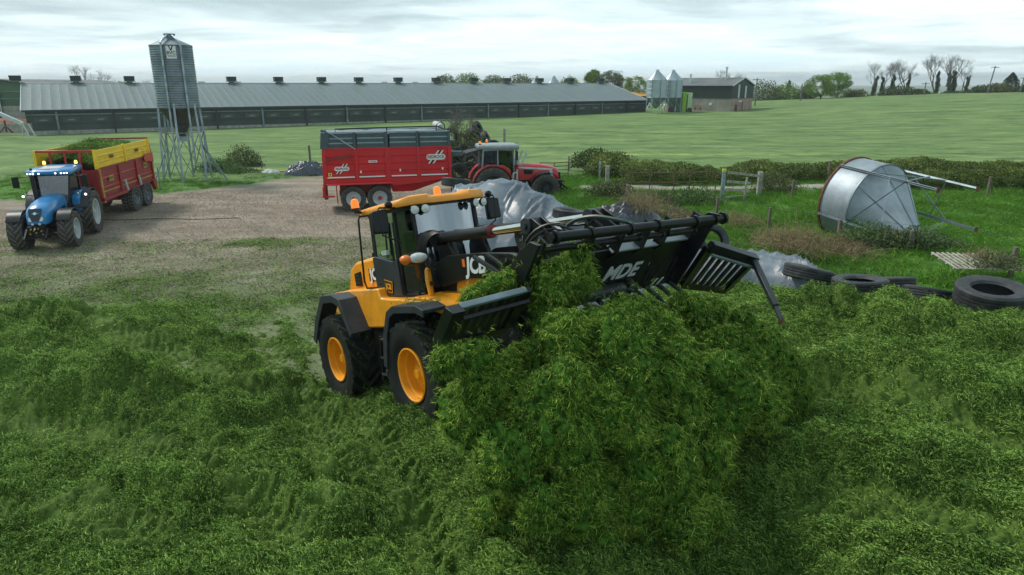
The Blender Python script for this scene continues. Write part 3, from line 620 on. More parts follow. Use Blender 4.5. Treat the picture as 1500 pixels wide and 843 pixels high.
# ---------------------------------------------------------------- wheel loader
LF = Vector((.57808, -.7801, .23931)).normalized(); LL = Vector((.80382, .59487, 0)).normalized(); LU = LF.cross(LL)
LO = Vector((-2.3144, 13.0403, -.0153))
LM = Matrix(((LF.x, LL.x, LU.x, LO.x), (LF.y, LL.y, LU.y, LO.y), (LF.z, LL.z, LU.z, LO.z), (0, 0, 0, 1)))
def loc2w(p): return LM @ Vector(p)
def loader():
    T = thing('wheel_loader', 'yellow and black wheel loader climbing the silage heap with its grass fork raised', 'wheel loader', LM)
    for x in (0, 3.2):
        for s in (-1, 1):
            wheel(T, (x, s*.98, .85), .87, .64, .43, s, RUBBER, ORANGE, 18, 'ag', ORANGE, dish=.08, lh=.06)
    c = MB(); c.box(-1.2, 1.5, -.45, .45, .62, 1.5); c.box(1.7, 3.9, -.42, .42, .6, 1.7); c.box(1.35, 1.9, -.2, .2, .7, 1.3)
    c.cyl((0, -.9, .85), (0, .9, .85), .17); c.cyl((3.2, -.9, .85), (3.2, .9, .85), .17); c.box(1.15, 2.55, -.85, .85, 1.25, 1.98)
    c.box(1.2, 2.3, -.92, -.5, .75, 1.42); c.box(1.2, 2.3, .5, .92, .75, 1.42); c.box(-1.55, -.9, -.8, .8, .8, 1.5)
    c.build('chassis', BLACKP, T, .02)
    # bonnet
    h = MB(); h.prism([(-1.35, 1.3), (-1.42, 1.9), (-1.0, 2.06), (-.42, 2.14), (-.30, 2.38), (-.17, 2.56), (.12, 2.68), (.9, 2.74), (1.42, 2.74), (1.42, 1.4)], -.60, .60)
    b = h.build('bonnet', ORANGE, T, .06)
    g = MB(); g.prism([(.03, 2.45), (.33, 2.49), (.33, 2.2), (.03, 2.2)], -.625, -.598); g.build('grille', BLACKP, b, .006)
    for z in (2.27, 2.34, 2.41):
        l = MB(); l.box(.05, .31, -.632, -.626, z - .012, z + .012); l.build('louvre', GREYP, b)
    g = MB(); g.cyl((1.05, -.2, 2.7), (1.05, -.2, 2.92), .09); g.cyl((.75, -.35, 2.72), (.75, -.35, 2.82), .14); g.build('air_intake', BLACKP, T)
    d = MB(); d.box(.72, 1.38, -.612, -.602, 2.29, 2.53); dp = d.build('decal_panel', BLACKP, b)
    text('JCB', .30, WHITE, b, (1.02, -.618, 2.41), (1, 0, 0), (0, 0, 1), **T_(0, 0, 0., .012, .004))
    o = MB(); o.box(.73, .80, -.618, -.612, 2.44, 2.51); o.build('orange_square', LAMPO, b)
    # yellow side skirts over the wheels
    for s in (-1, 1):
        k = MB(); k.prism([(-.35, 2.12), (.44, 2.18), (1.80, 2.20), (1.86, 2.03), (3.35, 2.0), (3.4, 1.88), (2.75, 1.93), (2.35, 1.80), (2.12, 1.52), (.97, 1.46), (.80, 1.75), (.55, 1.95), (-.3, 2.0)], s*.62, s*.97)
        k.build('side_skirt', ORANGE, T, .03)
        r = MB(); r.prism([(.6, 1.9), (.66, 1.92), (.8, 1.68), (.76, 1.66)], s*.972, s*.985); 
        # rear fender of three bent plates
        oy, iy = s*1.33, s*.93
        P = [(-.95, 1.22), (-.62, 1.66), (-.10, 2.13), (.46, 2.15), (.82, 2.06), (1.2, 1.44)]
        k = MB()
        for i in range(5):
            (x0, z0), (x1, z1) = P[i], P[i + 1]
            dx, dz = x1 - x0, z1 - z0; l = math.hypot(dx, dz); nx, nz = dz/l*.05, -dx/l*.05
            k.hexa([(x0 + nx, iy, z0 + nz), (x1 + nx, iy, z1 + nz), (x1 + nx, oy, z1 + nz), (x0 + nx, oy, z0 + nz), (x0, iy, z0), (x1, iy, z1), (x1, oy, z1), (x0, oy, z0)])
            k.hexa([(x0 + nx*3, oy - s*.03, z0 + nz*3), (x1 + nx*3, oy - s*.03, z1 + nz*3), (x1 + nx*3, oy, z1 + nz*3), (x0 + nx*3, oy, z0 + nz*3), (x0, oy - s*.03, z0), (x1, oy - s*.03, z1), (x1, oy + s*.004, z1), (x0, oy + s*.004, z0)])
        k.build('fender', FENDER, T, .008)
        k = MB(); P = [(2.38, .95), (2.55, 1.48), (2.80, 1.88), (3.05, 1.98), (3.85, 2.0), (4.08, 1.93)]
        for i in range(5):
            (x0, z0), (x1, z1) = P[i], P[i + 1]
            dx, dz = x1 - x0, z1 - z0; l = math.hypot(dx, dz); nx, nz = dz/l*.06, -dx/l*.06
            k.hexa([(x0 + nx, iy, z0 + nz), (x1 + nx, iy, z1 + nz), (x1 + nx, oy, z1 + nz), (x0 + nx, oy, z0 + nz), (x0, iy, z0), (x1, iy, z1), (x1, oy, z1), (x0, oy, z0)])
            k.hexa([(x0 + nx*2, oy - s*.03, z0 + nz*2), (x1 + nx*2, oy - s*.03, z1 + nz*2), (x1 + nx*2, oy, z1 + nz*2), (x0 + nx*2, oy, z0 + nz*2), (x0, oy - s*.03, z0), (x1, oy - s*.03, z1), (x1, oy + s*.004, z1), (x0, oy + s*.004, z0)])
        k.build('fender', FENDER, T, .008)
        for z, x in ((1.35, 2.03), (1.02, 1.95), (.72, 1.88)):
            k = MB(); k.box(x, x + .34, s*.92, s*1.18, z - .02, z + .02); k.build('step', GREYP, T, .006)
        k = MB(); k.bar((2.02, s*1.15, 1.4), (1.86, s*1.15, .6), .03, .05); k.bar((2.38, s*1.15, 1.4), (2.26, s*1.15, .6), .03, .05); k.build('ladder_rail', BLACKP, T)
    # cab
    cf = MB()
    W = .79
    for s in (-1, 1):
        cf.prism([(1.42, 2.0), (1.50, 2.0), (1.62, 3.52), (1.52, 3.52)], s*W, s*(W - .07))
        cf.prism([(2.42, 2.0), (2.50, 2.0), (2.52, 3.52), (2.46, 3.52)], s*(W + .002), s*(W - .06))
        cf.bar((2.88, s*.60, 2.0), (2.84, s*.60, 3.52), .055, .07)
        cf.box(1.44, 2.5, s*(W + .001), s*(W - .06), 1.99, 2.06); cf.box(1.5, 2.52, s*(W + .001), s*(W - .06), 3.46, 3.53)
        cf.bar((2.5, s*.76, 2.03), (2.88, s*.60, 2.03), .06, .08); cf.bar((2.5, s*.76, 3.49), (2.86, s*.60, 3.49), .06, .08)
        cf.bar((2.5, s*.76, 2.62), (2.88, s*.62, 2.62), .04, .04)
    cf.box(1.42, 1.5, -W, W, 2.0, 2.1); cf.box(1.5, 1.58, -W, W, 3.44, 3.53); cf.box(2.84, 2.90, -.6, .6, 1.9, 2.36); cf.box(2.82, 2.89, -.6, .6, 3.46, 3.53)
    cab = cf.build('cab_frame', BLACKP, T, .008)
    for s in (-1, 1):
        k = MB(); k.prism([(1.46, 2.05), (2.44, 2.05), (2.42, 2.70), (2.30, 2.64), (1.56, 2.76), (1.46, 2.74)], s*(W - .01), s*(W + .03)); dpn = k.build('door_panel', GREYP, T, .015)
        for z in (2.12, 2.19, 2.26):
            k = MB(); k.prism([(1.56, z - .012), (1.70, z - .02), (1.72, z + .015), (1.58, z + .02)], s*(W + .031), s*(W + .036)); k.build('vent_slot', DARKIN, dpn)
        k = MB(); k.quad((1.55, s*(W - .02), 2.72), (2.44, s*(W - .02), 2.66), (2.47, s*(W - .02), 3.47), (1.62, s*(W - .02), 3.47)); k.build('door_glass', GLASSD, T)
        k = MB(); k.quad((2.5, s*.755, 2.07), (2.87, s*.605, 2.07), (2.85, s*.6, 3.47), (2.52, s*.755, 3.47)); k.build('quarter_glass', GLASSD, T)
    k = MB(); k.prism([(1.80, 2.36), (2.18, 2.30), (2.12, 2.08), (1.92, 2.10)], -(W + .031), -(W + .037)); k.build('badge', BLACKP, T)
    k = MB(); k.prism([(1.83, 2.345), (2.15, 2.295), (2.10, 2.10), (1.94, 2.115)], -(W + .037), -(W + .042)); k.build('badge_face', ORANGE, T)
    k = MB(); k.prism([(1.85, 2.33), (2.125, 2.285), (2.085, 2.12), (1.955, 2.13)], -(W + .042), -(W + .046)); k.build('badge_ground', BLACKP, T)
    text('JCB', .135, ORANGE, T, (2.0, -(W + .05), 2.215), (1, 0, -.16), (0, 0, 1), **T_(0, 0, 0., .006, .002))
    text('435S', .11, WHITE, T, (1.92, -(W + .004), 2.80), (1, 0, .0), (0, 0, 1), **T_(0, 0, .1, .002, .003))
    k = MB(); n = 10
    pts = [(2.86, -.60), (2.93, -.42), (2.965, -.2), (2.975, 0), (2.965, .2), (2.93, .42), (2.86, .60)]
    v = [(x, y, 2.36) for x, y in pts] + [(x - .03, y, 3.48) for x, y in pts]; k.add(v, [(i, i + 1, i + 8, i + 7) for i in range(6)]); k.build('windscreen', GLASSW, T)
    k = MB(); k.quad((1.46, -.72, 2.1), (1.46, .72, 2.1), (1.55, .72, 3.45), (1.55, -.72, 3.45)); k.build('rear_glass', GLASSD, T)
    k = MB(); k.box(1.48, 2.8, -.7, .7, 2.0, 2.1); k.box(1.5, 1.62, -.65, .65, 2.1, 2.7); k.build('cab_floor', DARKIN, T)
    k = MB(); k.box(1.7, 2.15, -.25, .25, 2.35, 2.5); k.box(1.66, 1.8, -.25, .25, 2.5, 3.1); k.box(1.68, 1.78, -.13, .13, 3.12, 3.3); k.box(1.75, 2.05, -.15, .15, 2.1, 2.35); k.box(1.75, 2.15, -.36, -.28, 2.58, 2.64); k.build('seat', GREYP, T, .03)
    k = MB(); k.bar((2.7, 0, 2.1), (2.5, 0, 2.7), .1); k.lathe([(.19, -.015), (.20, 0), (.19, .015), (.18, 0)], (2.47, 0, 2.76), (-.35, 0, .94), 20, True); k.bar((2.47, -.18, 2.76), (2.47, .18, 2.76), .02); k.build('steering_wheel', BLACKP, T)
    k = MB(); k.lathe([(.10, -.012), (.11, 0), (.10, .012), (.09, 0)], (2.55, -.55, 2.9), (.2, 1, 0), 10, True); k.bar((2.30, -.805, 2.6), (2.34, -.805, 3.3), .03); k.bar((2.30, -.83, 2.75), (2.33, -.83, 3.15), .025); k.build('grab_handle', BLACKP, T)
    # roof
    def R_(pts, z0, z1, sh=1.): return [(x, y, z0) for x, y in pts], [(1.95 + (x - 1.95)*sh, y*sh, z1) for x, y in pts]
    hp = [(1.28, -.82), (1.45, -.9), (2.35, -.90), (2.72, -.86), (3.0, -.72), (3.08, -.40), (2.99, -.28), (2.99, .28), (3.08, .40), (3.0, .72), (2.72, .86), (2.35, .9), (1.45, .9), (1.28, .82)]
    k = MB(); n = len(hp)
    def Z(x): return 3.50 + .015*(x - 1.3)
    v = []
    for sh, dz in ((1.0, .0), (1.015, .055), (.985, .105), (.86, .13)):
        for x, y in hp:
            # the ends of the front edge swell into two lamp pods
            v.append((2.1 + (x - 2.1)*sh, y*sh, Z(x) + dz + (.03 if x > 2.9 and abs(y) > .35 and dz > .1 else 0)))
    f = [tuple(range(n - 1, -1, -1)), tuple(3*n + i for i in range(n))] + [(a*n + i, a*n + (i + 1) % n, (a + 1)*n + (i + 1) % n, (a + 1)*n + i) for a in range(3) for i in range(n)]
    k.add(v, f); k.build('cab_roof', ORANGE2, T, 0, sharp=50)
    for s in (-1, 1):
        for y, x in ((.48, 3.06), (.66, 3.03)):
            k = MB(); k.lathe([(.001, -.05), (.04, -.04), (.07, .0), (.078, .03), (.07, .05), (.001, .05)], (x, s*y, 3.44), (1, s*.25, -.1), 18); q = k.build('work_light', BLACKP, T)
            k = MB(); k.lathe([(.068, .05), (.05, .06), (.001, .065)], (x, s*y, 3.44), (1, s*.25, -.1), 18); k.build('lens', LENS, q)
    for p, sc in (((1.55, -1.02, 3.60), 1), ((1.75, .55, 3.66), 1)):
        k = MB(); k.cyl(p, (p[0], p[1], p[2] + .05), .075); q = k.build('beacon', BLACKP, T)
        k = MB(); k.tube([(p[0], p[1], p[2] + .05), (p[0], p[1], p[2] + .16), (p[0], p[1], p[2] + .20), (p[0], p[1], p[2] + .22)], [.072, .070, .055, .02], 14); k.build('lens', AMBER, q)
    k = MB(); k.bar((1.5, -.85, 3.56), (1.55, -1.04, 3.58), .04); k.build('beacon_bracket', BLACKP, T)
    # handrail and mirrors
    k = MB(); k.tube([(1.62, -.84, 3.50), (1.60, -1.0, 3.49), (1.59, -1.02, 3.42), (1.50, -1.02, 2.9), (1.42, -1.02, 2.35), (1.44, -1.0, 2.22), (1.6, -.84, 2.2)], .018); k.build('handrail', BLACKP, T)
    for s in (-1, 1):
        k = MB(); k.tube([(2.75, s*.85, 3.52), (2.72, s*1.12, 3.55), (2.70, s*1.15, 3.5), (2.70, s*1.12, 3.1), (2.72, s*.82, 2.95)], .014); q = k.build('mirror_arm', BLACKP, T)
        k = MB(); k.hexa([(2.60, s*.98, 3.12), (2.60, s*1.26, 3.14), (2.70, s*1.27, 3.14), (2.72, s*.98, 3.12), (2.60, s*.98, 3.53), (2.60, s*1.26, 3.50), (2.70, s*1.26, 3.50), (2.72, s*.98, 3.53)]); k.build('mirror', BLACKP, q, .03)
        k = MB(); k.lathe([(.001, 0), (.06, 0), (.06, .05), (.001, .07)], (2.76, s*.98, 3.58), (1, 0, -.2), 12); k.build('wide_mirror', BLACKP, q)
    # headlamps on stalks
    for s in (-1,):
        k = MB(); k.bar((3.0, s*.75, 2.35), (3.32, s*.93, 2.60), .06); k.bar((3.0, s*.7, 2.2), (3.45, s*.7, 2.25), .07); q = k.build('lamp_bracket', BLACKP, T)
        k = MB(); ellipsoid(k, (3.36, s*.98, 2.67), (.10, .25, .10), 16, 10); q = k.build('headlight', BLACKP, T)
        k = MB(); ellipsoid(k, (3.385, s*.94, 2.675), (.10, .20, .085), 16, 10); k.build('lens', LENS, q)
        k = MB(); ellipsoid(k, (3.375, s*1.12, 2.675), (.095, .105, .078), 12, 8); k.build('indicator', LAMPO, q)
    # front tower, lift arms, rams
    k = MB()
    for s in (-1, 1):
        k.prism([(2.95, 1.6), (3.05, 2.75), (3.2, 3.02), (3.42, 3.02), (3.62, 2.55), (4.1, 1.9), (4.05, 1.6)], s*.26, s*.34)
    k.box(2.95, 4.0, -.3, .3, 1.6, 1.95); k.cyl((3.3, -.5, 2.93), (3.3, .5, 2.93), .09); k.cyl((3.15, -.6, 2.35), (3.15, .6, 2.35), .10)
    k.build('front_tower', BLACKP, T, .01)
    k = MB(); k.prism([(3.45, 1.86), (3.62, 2.28), (4.60, 2.31), (4.42, 1.98), (4.1, 1.8)], -.40, .40); k.prism([(3.05, 1.95), (3.1, 2.06), (3.75, 2.03), (3.95, 1.9), (3.9, 1.8)], -.95, .95); k.build('front_frame', ORANGE, T, .02)
    k = MB(); k.tube([(3.28, -.70, 2.05), (3.28, -.70, 2.4), (3.30, -.72, 2.46), (3.34, -.76, 2.47), (3.38, -.80, 2.44), (3.40, -.82, 2.3), (3.40, -.80, 2.05)], .032); k.box(3.26, 3.42, -.86, -.68, 1.98, 2.04); k.build('hand_hold', ORANGE, T)
    for s in (-1, 1):
        k = MB(); k.prism([(2.95, 2.25), (3.0, 2.48), (3.6, 2.64), (4.5, 2.64), (5.3, 2.60), (6.2, 2.38), (6.55, 2.05), (6.45, 1.80), (6.2, 1.78), (5.6, 2.10), (5.0, 2.25), (4.2, 2.27), (3.3, 2.15)], s*.42, s*.52)
        a = k.build('lift_arm', BLACKP, T, .01)
        if s < 0:
            text('JCB', .34, WHITE, a, (4.40, -.526, 2.455), (1, 0, 0), (0, 0, 1), **T_(0, 0, .2, .012, .004))
            o = MB(); o.box(4.05, 4.12, -.53, -.522, 2.45, 2.57); o.build('orange_square', LAMPO, a)
    k = MB(); k.cyl((5.05, -.45, 2.42), (5.05, .45, 2.42), .13); k.box(5.0, 5.35, -.42, .42, 2.3, 2.5); k.build('cross_tube', BLACKP, T)
    for s, e in ((-1, 5.83), (1, 6.10)):
        y = s*.45 if s < 0 else .40
        k = MB(); k.cyl((3.28, y, 2.93), (4.80, y, 2.93), .088, 18); k.cyl((4.72, y, 2.93), (4.86, y, 2.93), .10, 18); k.cyl((3.3, y - .1, 2.93), (3.3, y + .1, 2.93), .12); r = k.build('tilt_ram', BLACKP, T)
        k = MB(); k.cyl((4.86, y, 2.93), (e, y, 2.94), .048, 14); k.build('piston_rod', CHROME, r)
        k = MB(); k.lathe([(.05, 0), (.092, 0), (.092, .012), (.05, .012)], (4.86, y, 2.93), (1, 0, 0), 16); k.build('red_seal', mat('red seal', (.22, .02, .02), .5), r)
        k = MB(); k.cyl((e, y - .13, 2.94), (e, y + .13, 2.94), .105, 16); k.cyl((e, y - .17, 2.94), (e, y + .17, 2.94), .05, 12); k.build('ram_pin', GREYP, r)
        k = MB()
        for d in (-.10, .06):
            k.prism([(e - .10, 3.02), (e + .12, 3.03), (e + .55, 2.72), (e + .62, 2.45), (e + .35, 2.05), (e + .1, 2.0), (e - .12, 2.3), (e - .16, 2.6)], y + d, y + d + .04)
        k.build('bellcrank', BLACKP, T, .006)
    k = MB(); k.cyl((6.35, -.55, 2.62), (6.35, .55, 2.62), .075); k.cyl((6.0, -.62, 2.30), (6.0, .62, 2.30), .11); k.cyl((6.42, -.6, 1.95), (6.42, .6, 1.95), .09); k.build('pivot_tube', GREYP, T)
    k = MB(); k.cyl((5.75, -.64, 2.32), (5.75, -.5, 2.32), .12, 14); k.cyl((5.75, -.68, 2.32), (5.75, -.64, 2.32), .07, 10); k.build('rusty_pin_hub', RUST, T, .01)
    for s in (-1, 1):
        k = MB(); k.bar((4.55, s*.62, 2.6), (5.25, s*.60, 2.28), .05); k.build('link_rod', GREYP, T)
        k = MB(); k.bar((4.9, s*.62, 2.62), (5.45, s*.6, 2.35), .035); k.build('link_rod', GREYP, T)
        k = MB(); k.bar((5.95, s*.66, 2.68), (6.30, s*.66, 2.22), .05); k.build('link_rod', GREYP, T)
        k = MB(); k.bar((6.2, s*.30, 2.9), (6.55, s*.3, 2.62), .05, .03); k.build('link_rod', GREYP, T)
    # hoses
    def hose(pts, r=.018, m=HOSE):
        pts = [Vector(p) for p in pts]; q = []
        for i in range(len(pts) - 1):
            p0, p1, p2, p3 = pts[max(i - 1, 0)], pts[i], pts[i + 1], pts[min(i + 2, len(pts) - 1)]
            for t in (0, .25, .5, .75):
                q.append(.5*((2*p1) + (-p0 + p2)*t + (2*p0 - 5*p1 + 4*p2 - p3)*t*t + (-p0 + 3*p1 - 3*p2 + p3)*t**3))
        q.append(pts[-1]); MB().tube(q, r, 6).build('hydraulic_hose', m, T)
    for i in range(5):
        d = i*.05
        hose([(3.05 + d, -.62 + d*.4, 2.15), (3.0 + d, -.70 + d*.3, 2.6), (3.08 + d, -.66, 2.98 - d*.4), (3.25 + d, -.5, 3.06 - d*.3), (3.45 + d, -.4, 2.9 - d), (3.6 + d, -.38, 2.6)])
    for i in range(4):
        d = i*.045
        hose([(4.55 + d, .25, 2.5), (4.45 + d, .24, 2.78), (4.6 + d, .23, 2.98 - d), (4.85, .22, 2.9), (4.95 + d, .2, 2.6)], .016)
    for i in range(5):
        d = i*.06
        hose([(5.6 - d, -.60, 1.95), (5.72 - d, -.66, 2.3), (5.95, -.68, 2.75 - d), (6.2, -.5, 2.92 - d), (6.45, -.3, 2.80 - d), (6.6, -.1, 2.6)], .018)
    for i in range(3):
        hose([(5.3, -.56 - i*.05, 2.55), (5.25 + i*.06, -.6, 2.1), (5.45 + i*.05, -.6, 1.8), (5.7, -.6, 1.95), (5.85, -.6, 2.3)], .016)
    hose([(5.9, .0, 2.82), (6.1, .05, 2.92), (6.4, .15, 2.93), (6.75, .3, 2.82), (6.9, .45, 2.72)], .028, HOSEG)
    hose([(5.2, .1, 2.85), (5.6, .1, 2.92), (5.9, .25, 2.85), (6.3, .5, 2.88), (6.6, .6, 2.74)], .02)
    return T
loader()

def stuck_grass():
    r = np.random.default_rng(9); P = []
    for x in (0, 3.2):
        n = 200; a = r.uniform(-1.2, 3.6, n); rr = r.uniform(.80, .90, n); P.append(np.stack([x + rr*np.cos(a), -.98 + r.uniform(-.33, .33, n), .85 + rr*np.sin(a)], -1))
    n = 60; P.append(np.stack([r.uniform(2.9, 4.0, n), r.uniform(-1.3, -.9, n), np.full(n, 2.03)], -1)); n = 50; P.append(np.stack([r.uniform(3.5, 4.6, n), r.uniform(-.4, .1, n), np.full(n, 2.33)], -1))
    P = np.concatenate(P); W = np.array([loc2w(p)[:] for p in P]); tf = [blades_mesh('tuft', 9, .05, .035, .007, SIL, up=.1, seed=400 + s) for s in range(3)]
    o = scatter('stuck_grass', W, r.uniform(0, 6.28, (len(W), 3)), r.uniform(.5, 1.1, len(W)), tf); tag(o, 'bits of chopped grass stuck to the loader wheels and fenders', 'grass')
stuck_grass()

# ---------------------------------------------------------------- folding grass fork
def fork():
    T = thing('grass_fork', 'wide black folding grass fork with MDE cut-outs painted pale, held raised by the wheel loader', 'grass fork', LM)
    top = lambda y: Vector((7.08, y, 2.70 - .03*y)); 
    k = MB(); k.tube([(7.02, -1.15, 2.78), (7.06, -.9, 2.77), (7.22, 1.66, 2.67)], .058, 16)
    tb = k.build('top_tube', BLACKP, T)
    for y in (-1.1, -.6, .0, .45, 1.1, 1.45, 1.62):
        x = 7.06 + .0625*(y + .9); z = 2.77 - .039*(y + .9)
        k = MB(); k.lathe([(.06, -.02), (.08, -.02), (.08, .02), (.06, .02)], (x, y, z), (0, 1, 0), 16); k.build('tube_collar', BLACKP, tb)
    for a, b in ((-1.35, -.55), (-.5, .32), (.42, .72), (.8, 1.3)):
        k = MB(); k.cyl((6.93 + .05*a, a, 2.62 - .035*a), (6.93 + .05*b, b, 2.62 - .035*b), .05, 14); k.lathe([(.03, 0), (.062, 0), (.062, .04), (.03, .04)], (6.93 + .05*b, b - .05, 2.62 - .035*b), (0, 1, 0), 14); k.build('lower_tube', BLACKP, T)
    # gussets between tubes and back plate
    for y in (-1.3, -.55, -.05, .4, .78, 1.32):
        k = MB(); k.prism([(7.02, 2.82), (7.12, 2.74), (6.88, 2.44), (6.70, 2.38), (6.72, 2.5), (6.90, 2.66)], y - .02, y + .02); k.build('gusset', BLACKP, T)
        for dx, dz in ((6.70, 2.47), (6.62, 2.38)):
            k = MB(); k.cyl((dx, y - .03, dz), (dx, y + .03, dz), .025, 8); k.build('bolt', STEEL, T)
    # back plate: leans forward because the fork is tipped
    def bp(y, t, o=0.): # t 0 at the top .. 1 at the bottom
        return Vector((6.80 - .46*t + o*.70, y, 2.50 - .62*t - .02*y - o*.60))
    def plate(y0, y1, t0, t1, th=.03, off=0.):
        k = MB(); k.hexa([bp(y0, t1, off - th), bp(y1, t1, off - th), bp(y1, t1, off), bp(y0, t1, off), bp(y0, t0, off - th), bp(y1, t0, off - th), bp(y1, t0, off), bp(y0, t0, off)]); return k
    plate(-1.5, .80, 0, 1).build('back_plate', BLACKP, T, .004)
    k = plate(.80, 1.43, 0, .42); k.v += []; k.build('back_plate', BLACKP, T, .004)
    plate(.80, 1.43, .86, 1).build('back_plate', BLACKP, T, .004)
    for i in range(6):
        y = .80 + i*.105
        k = MB(); k.hexa([bp(y, .88, -.03), bp(y + .07, .88, -.03), bp(y + .07, .88, 0), bp(y, .88, 0), bp(y + .05, .40, -.03), bp(y + .12, .40, -.03), bp(y + .12, .40, 0), bp(y + .05, .40, 0)]); k.build('slat', BLACKP, T)
    # top flange in two lengths, sky light put in as pale grey
    for a, b in ((-.10, .72), (.84, 1.34)):
        k = MB(); k.hexa([(6.86, a, 2.46), (6.86, b, 2.44), (6.66, b - .06, 2.58), (6.66, a + .08, 2.60), (6.88, a, 2.48), (6.88, b, 2.46), (6.68, b - .06, 2.61), (6.68, a + .08, 2.63)])
        k.build('top_flange', GALVD, T, .004)
    nrm = Vector((.70, 0, -.60)).normalized()
    r = Vector((0, 1, -.02)).normalized(); u = r.cross(nrm)*-1
    text('MDE', .30, WHITEG, T, bp(.27, .50, .012), (0, 1, -.02), (.46, 0, .62), **T_(0, 0, .35, .008, .004))  # solid pale letters stand in for light seen through cut-outs
    for y in (-.3, -.15, .0, 1.0, 1.12):
        k = MB(); k.hexa([bp(y, .96, .004), bp(y + .04, .96, .004), bp(y + .04, .96, .010), bp(y, .96, .010), bp(y + .08, .82, .004), bp(y + .12, .82, .004), bp(y + .12, .82, .010), bp(y + .08, .82, .010)]); k.build('pale_mark', WHITEG, T)  # pale strips painted where slots let light through
    # end plates
    for y in (-1.54, 1.43):
        k = MB(); k.prism([(7.30, 2.73), (7.16, 2.78), (6.95, 2.70), (6.45, 2.30), (6.22, 1.86), (6.42, 1.78)], y, y + .05); k.build('end_plate', BLACKP, T, .006)
    # tines of the middle section
    for i in range(13):
        y = -1.42 + i*.237
        k = MB(); k.tube([bp(y, 1.0, -.06), bp(y, 1.0, .05) + Vector((.10, 0, -.05)), (7.0, y, 1.30), (7.25, y, .95)], [.035, .032, .024, .008], 8); k.build('tine', GREYP, T)
    # folding wings with slatted sides
    def wing(A, B, C, D, name, nsl, lip, tine, tw=.16):
        A, B, C, D = map(Vector, (A, B, C, D))     # A,B top inner/outer; C,D bottom inner/outer
        nx = (B - A).cross(C - A).normalized()
        if nx.x < 0: nx = -nx
        k = MB(); k.bar(A, B, tw, .11 if tw > .1 else .07, up=nx); wg = k.build(name, BLACKP if tw > .1 else GALVD, T, .008)
        k = MB(); k.bar(A + nx*.05 - Vector((0, 0, .085)), B + nx*.05 - Vector((0, 0, .085)), .03, .04, up=nx); k.build('bright_lip', lip, wg)
        k = MB(); k.bar(C, D, .12, .08, up=nx); k.build('bottom_rail', BLACKP, wg)
        k = MB(); k.bar(A, C, .07, .13, up=(0, 1, 0)); k.build('inner_post', BLACKP, wg)
        k = MB(); k.bar(B, D, .07, .13, up=(0, 1, 0)); k.build('outer_post', BLACKP, wg)
        for i in range(nsl):
            t = (i + .6)/nsl; p = A.lerp(B, t); q = C.lerp(D, t)
            k = MB(); k.bar(p, q, .035, .07, up=(0, 1, 0)); k.build('slat', BLACKP, wg)
        for i in range(5 if tine else 0):
            t = (i + .3)/5; q = C.lerp(D, t)
            k = MB(); k.tube([q, q + Vector((.25, 0, -.28)), q + Vector((.75, 0, -.85))], [.035, .03, .010], 8); k.build('tine', GREYP, wg)
        return wg
    W1 = wing((7.0, 1.56, 2.32), (7.0, 2.50, 1.99), (6.42, 1.62, 1.80), (6.42, 2.55, 1.56), 'side_wing', 7, GALVD, None)
    k = MB(); k.bar((7.04, 2.44, 1.98), (7.62, 1.98, 1.42), .075, .10); k.bar((7.62, 1.98, 1.42), (7.80, 1.80, 1.28), .055, .06); k.build('outer_tine', GREYP, W1, .008)
    k = MB(); k.box(7.78, 7.83, 1.76, 1.82, 1.25, 1.30); k.build('rusty_tip', RUST, W1)
    W2 = wing((7.02, -1.58, 2.27), (6.98, -2.40, 2.24), (6.42, -1.50, 1.82), (6.40, -2.34, 1.80), 'side_wing', 7, BLACKP, None, .05)
    k = MB(); k.hexa([(6.30, -2.50, 1.74), (6.48, -2.50, 1.70), (6.48, -2.36, 1.72), (6.30, -2.36, 1.76), (6.95, -2.56, 2.27), (7.1, -2.56, 2.2), (7.1, -2.40, 2.2), (6.95, -2.40, 2.27)]); k.build('end_plate', BLACKP, W2, .006)
    k = MB(); k.bar((6.55, -2.42, 1.80), (6.95, -2.46, 1.40), .05, .06); k.build('outer_tine', GREYP, W2)
fork()

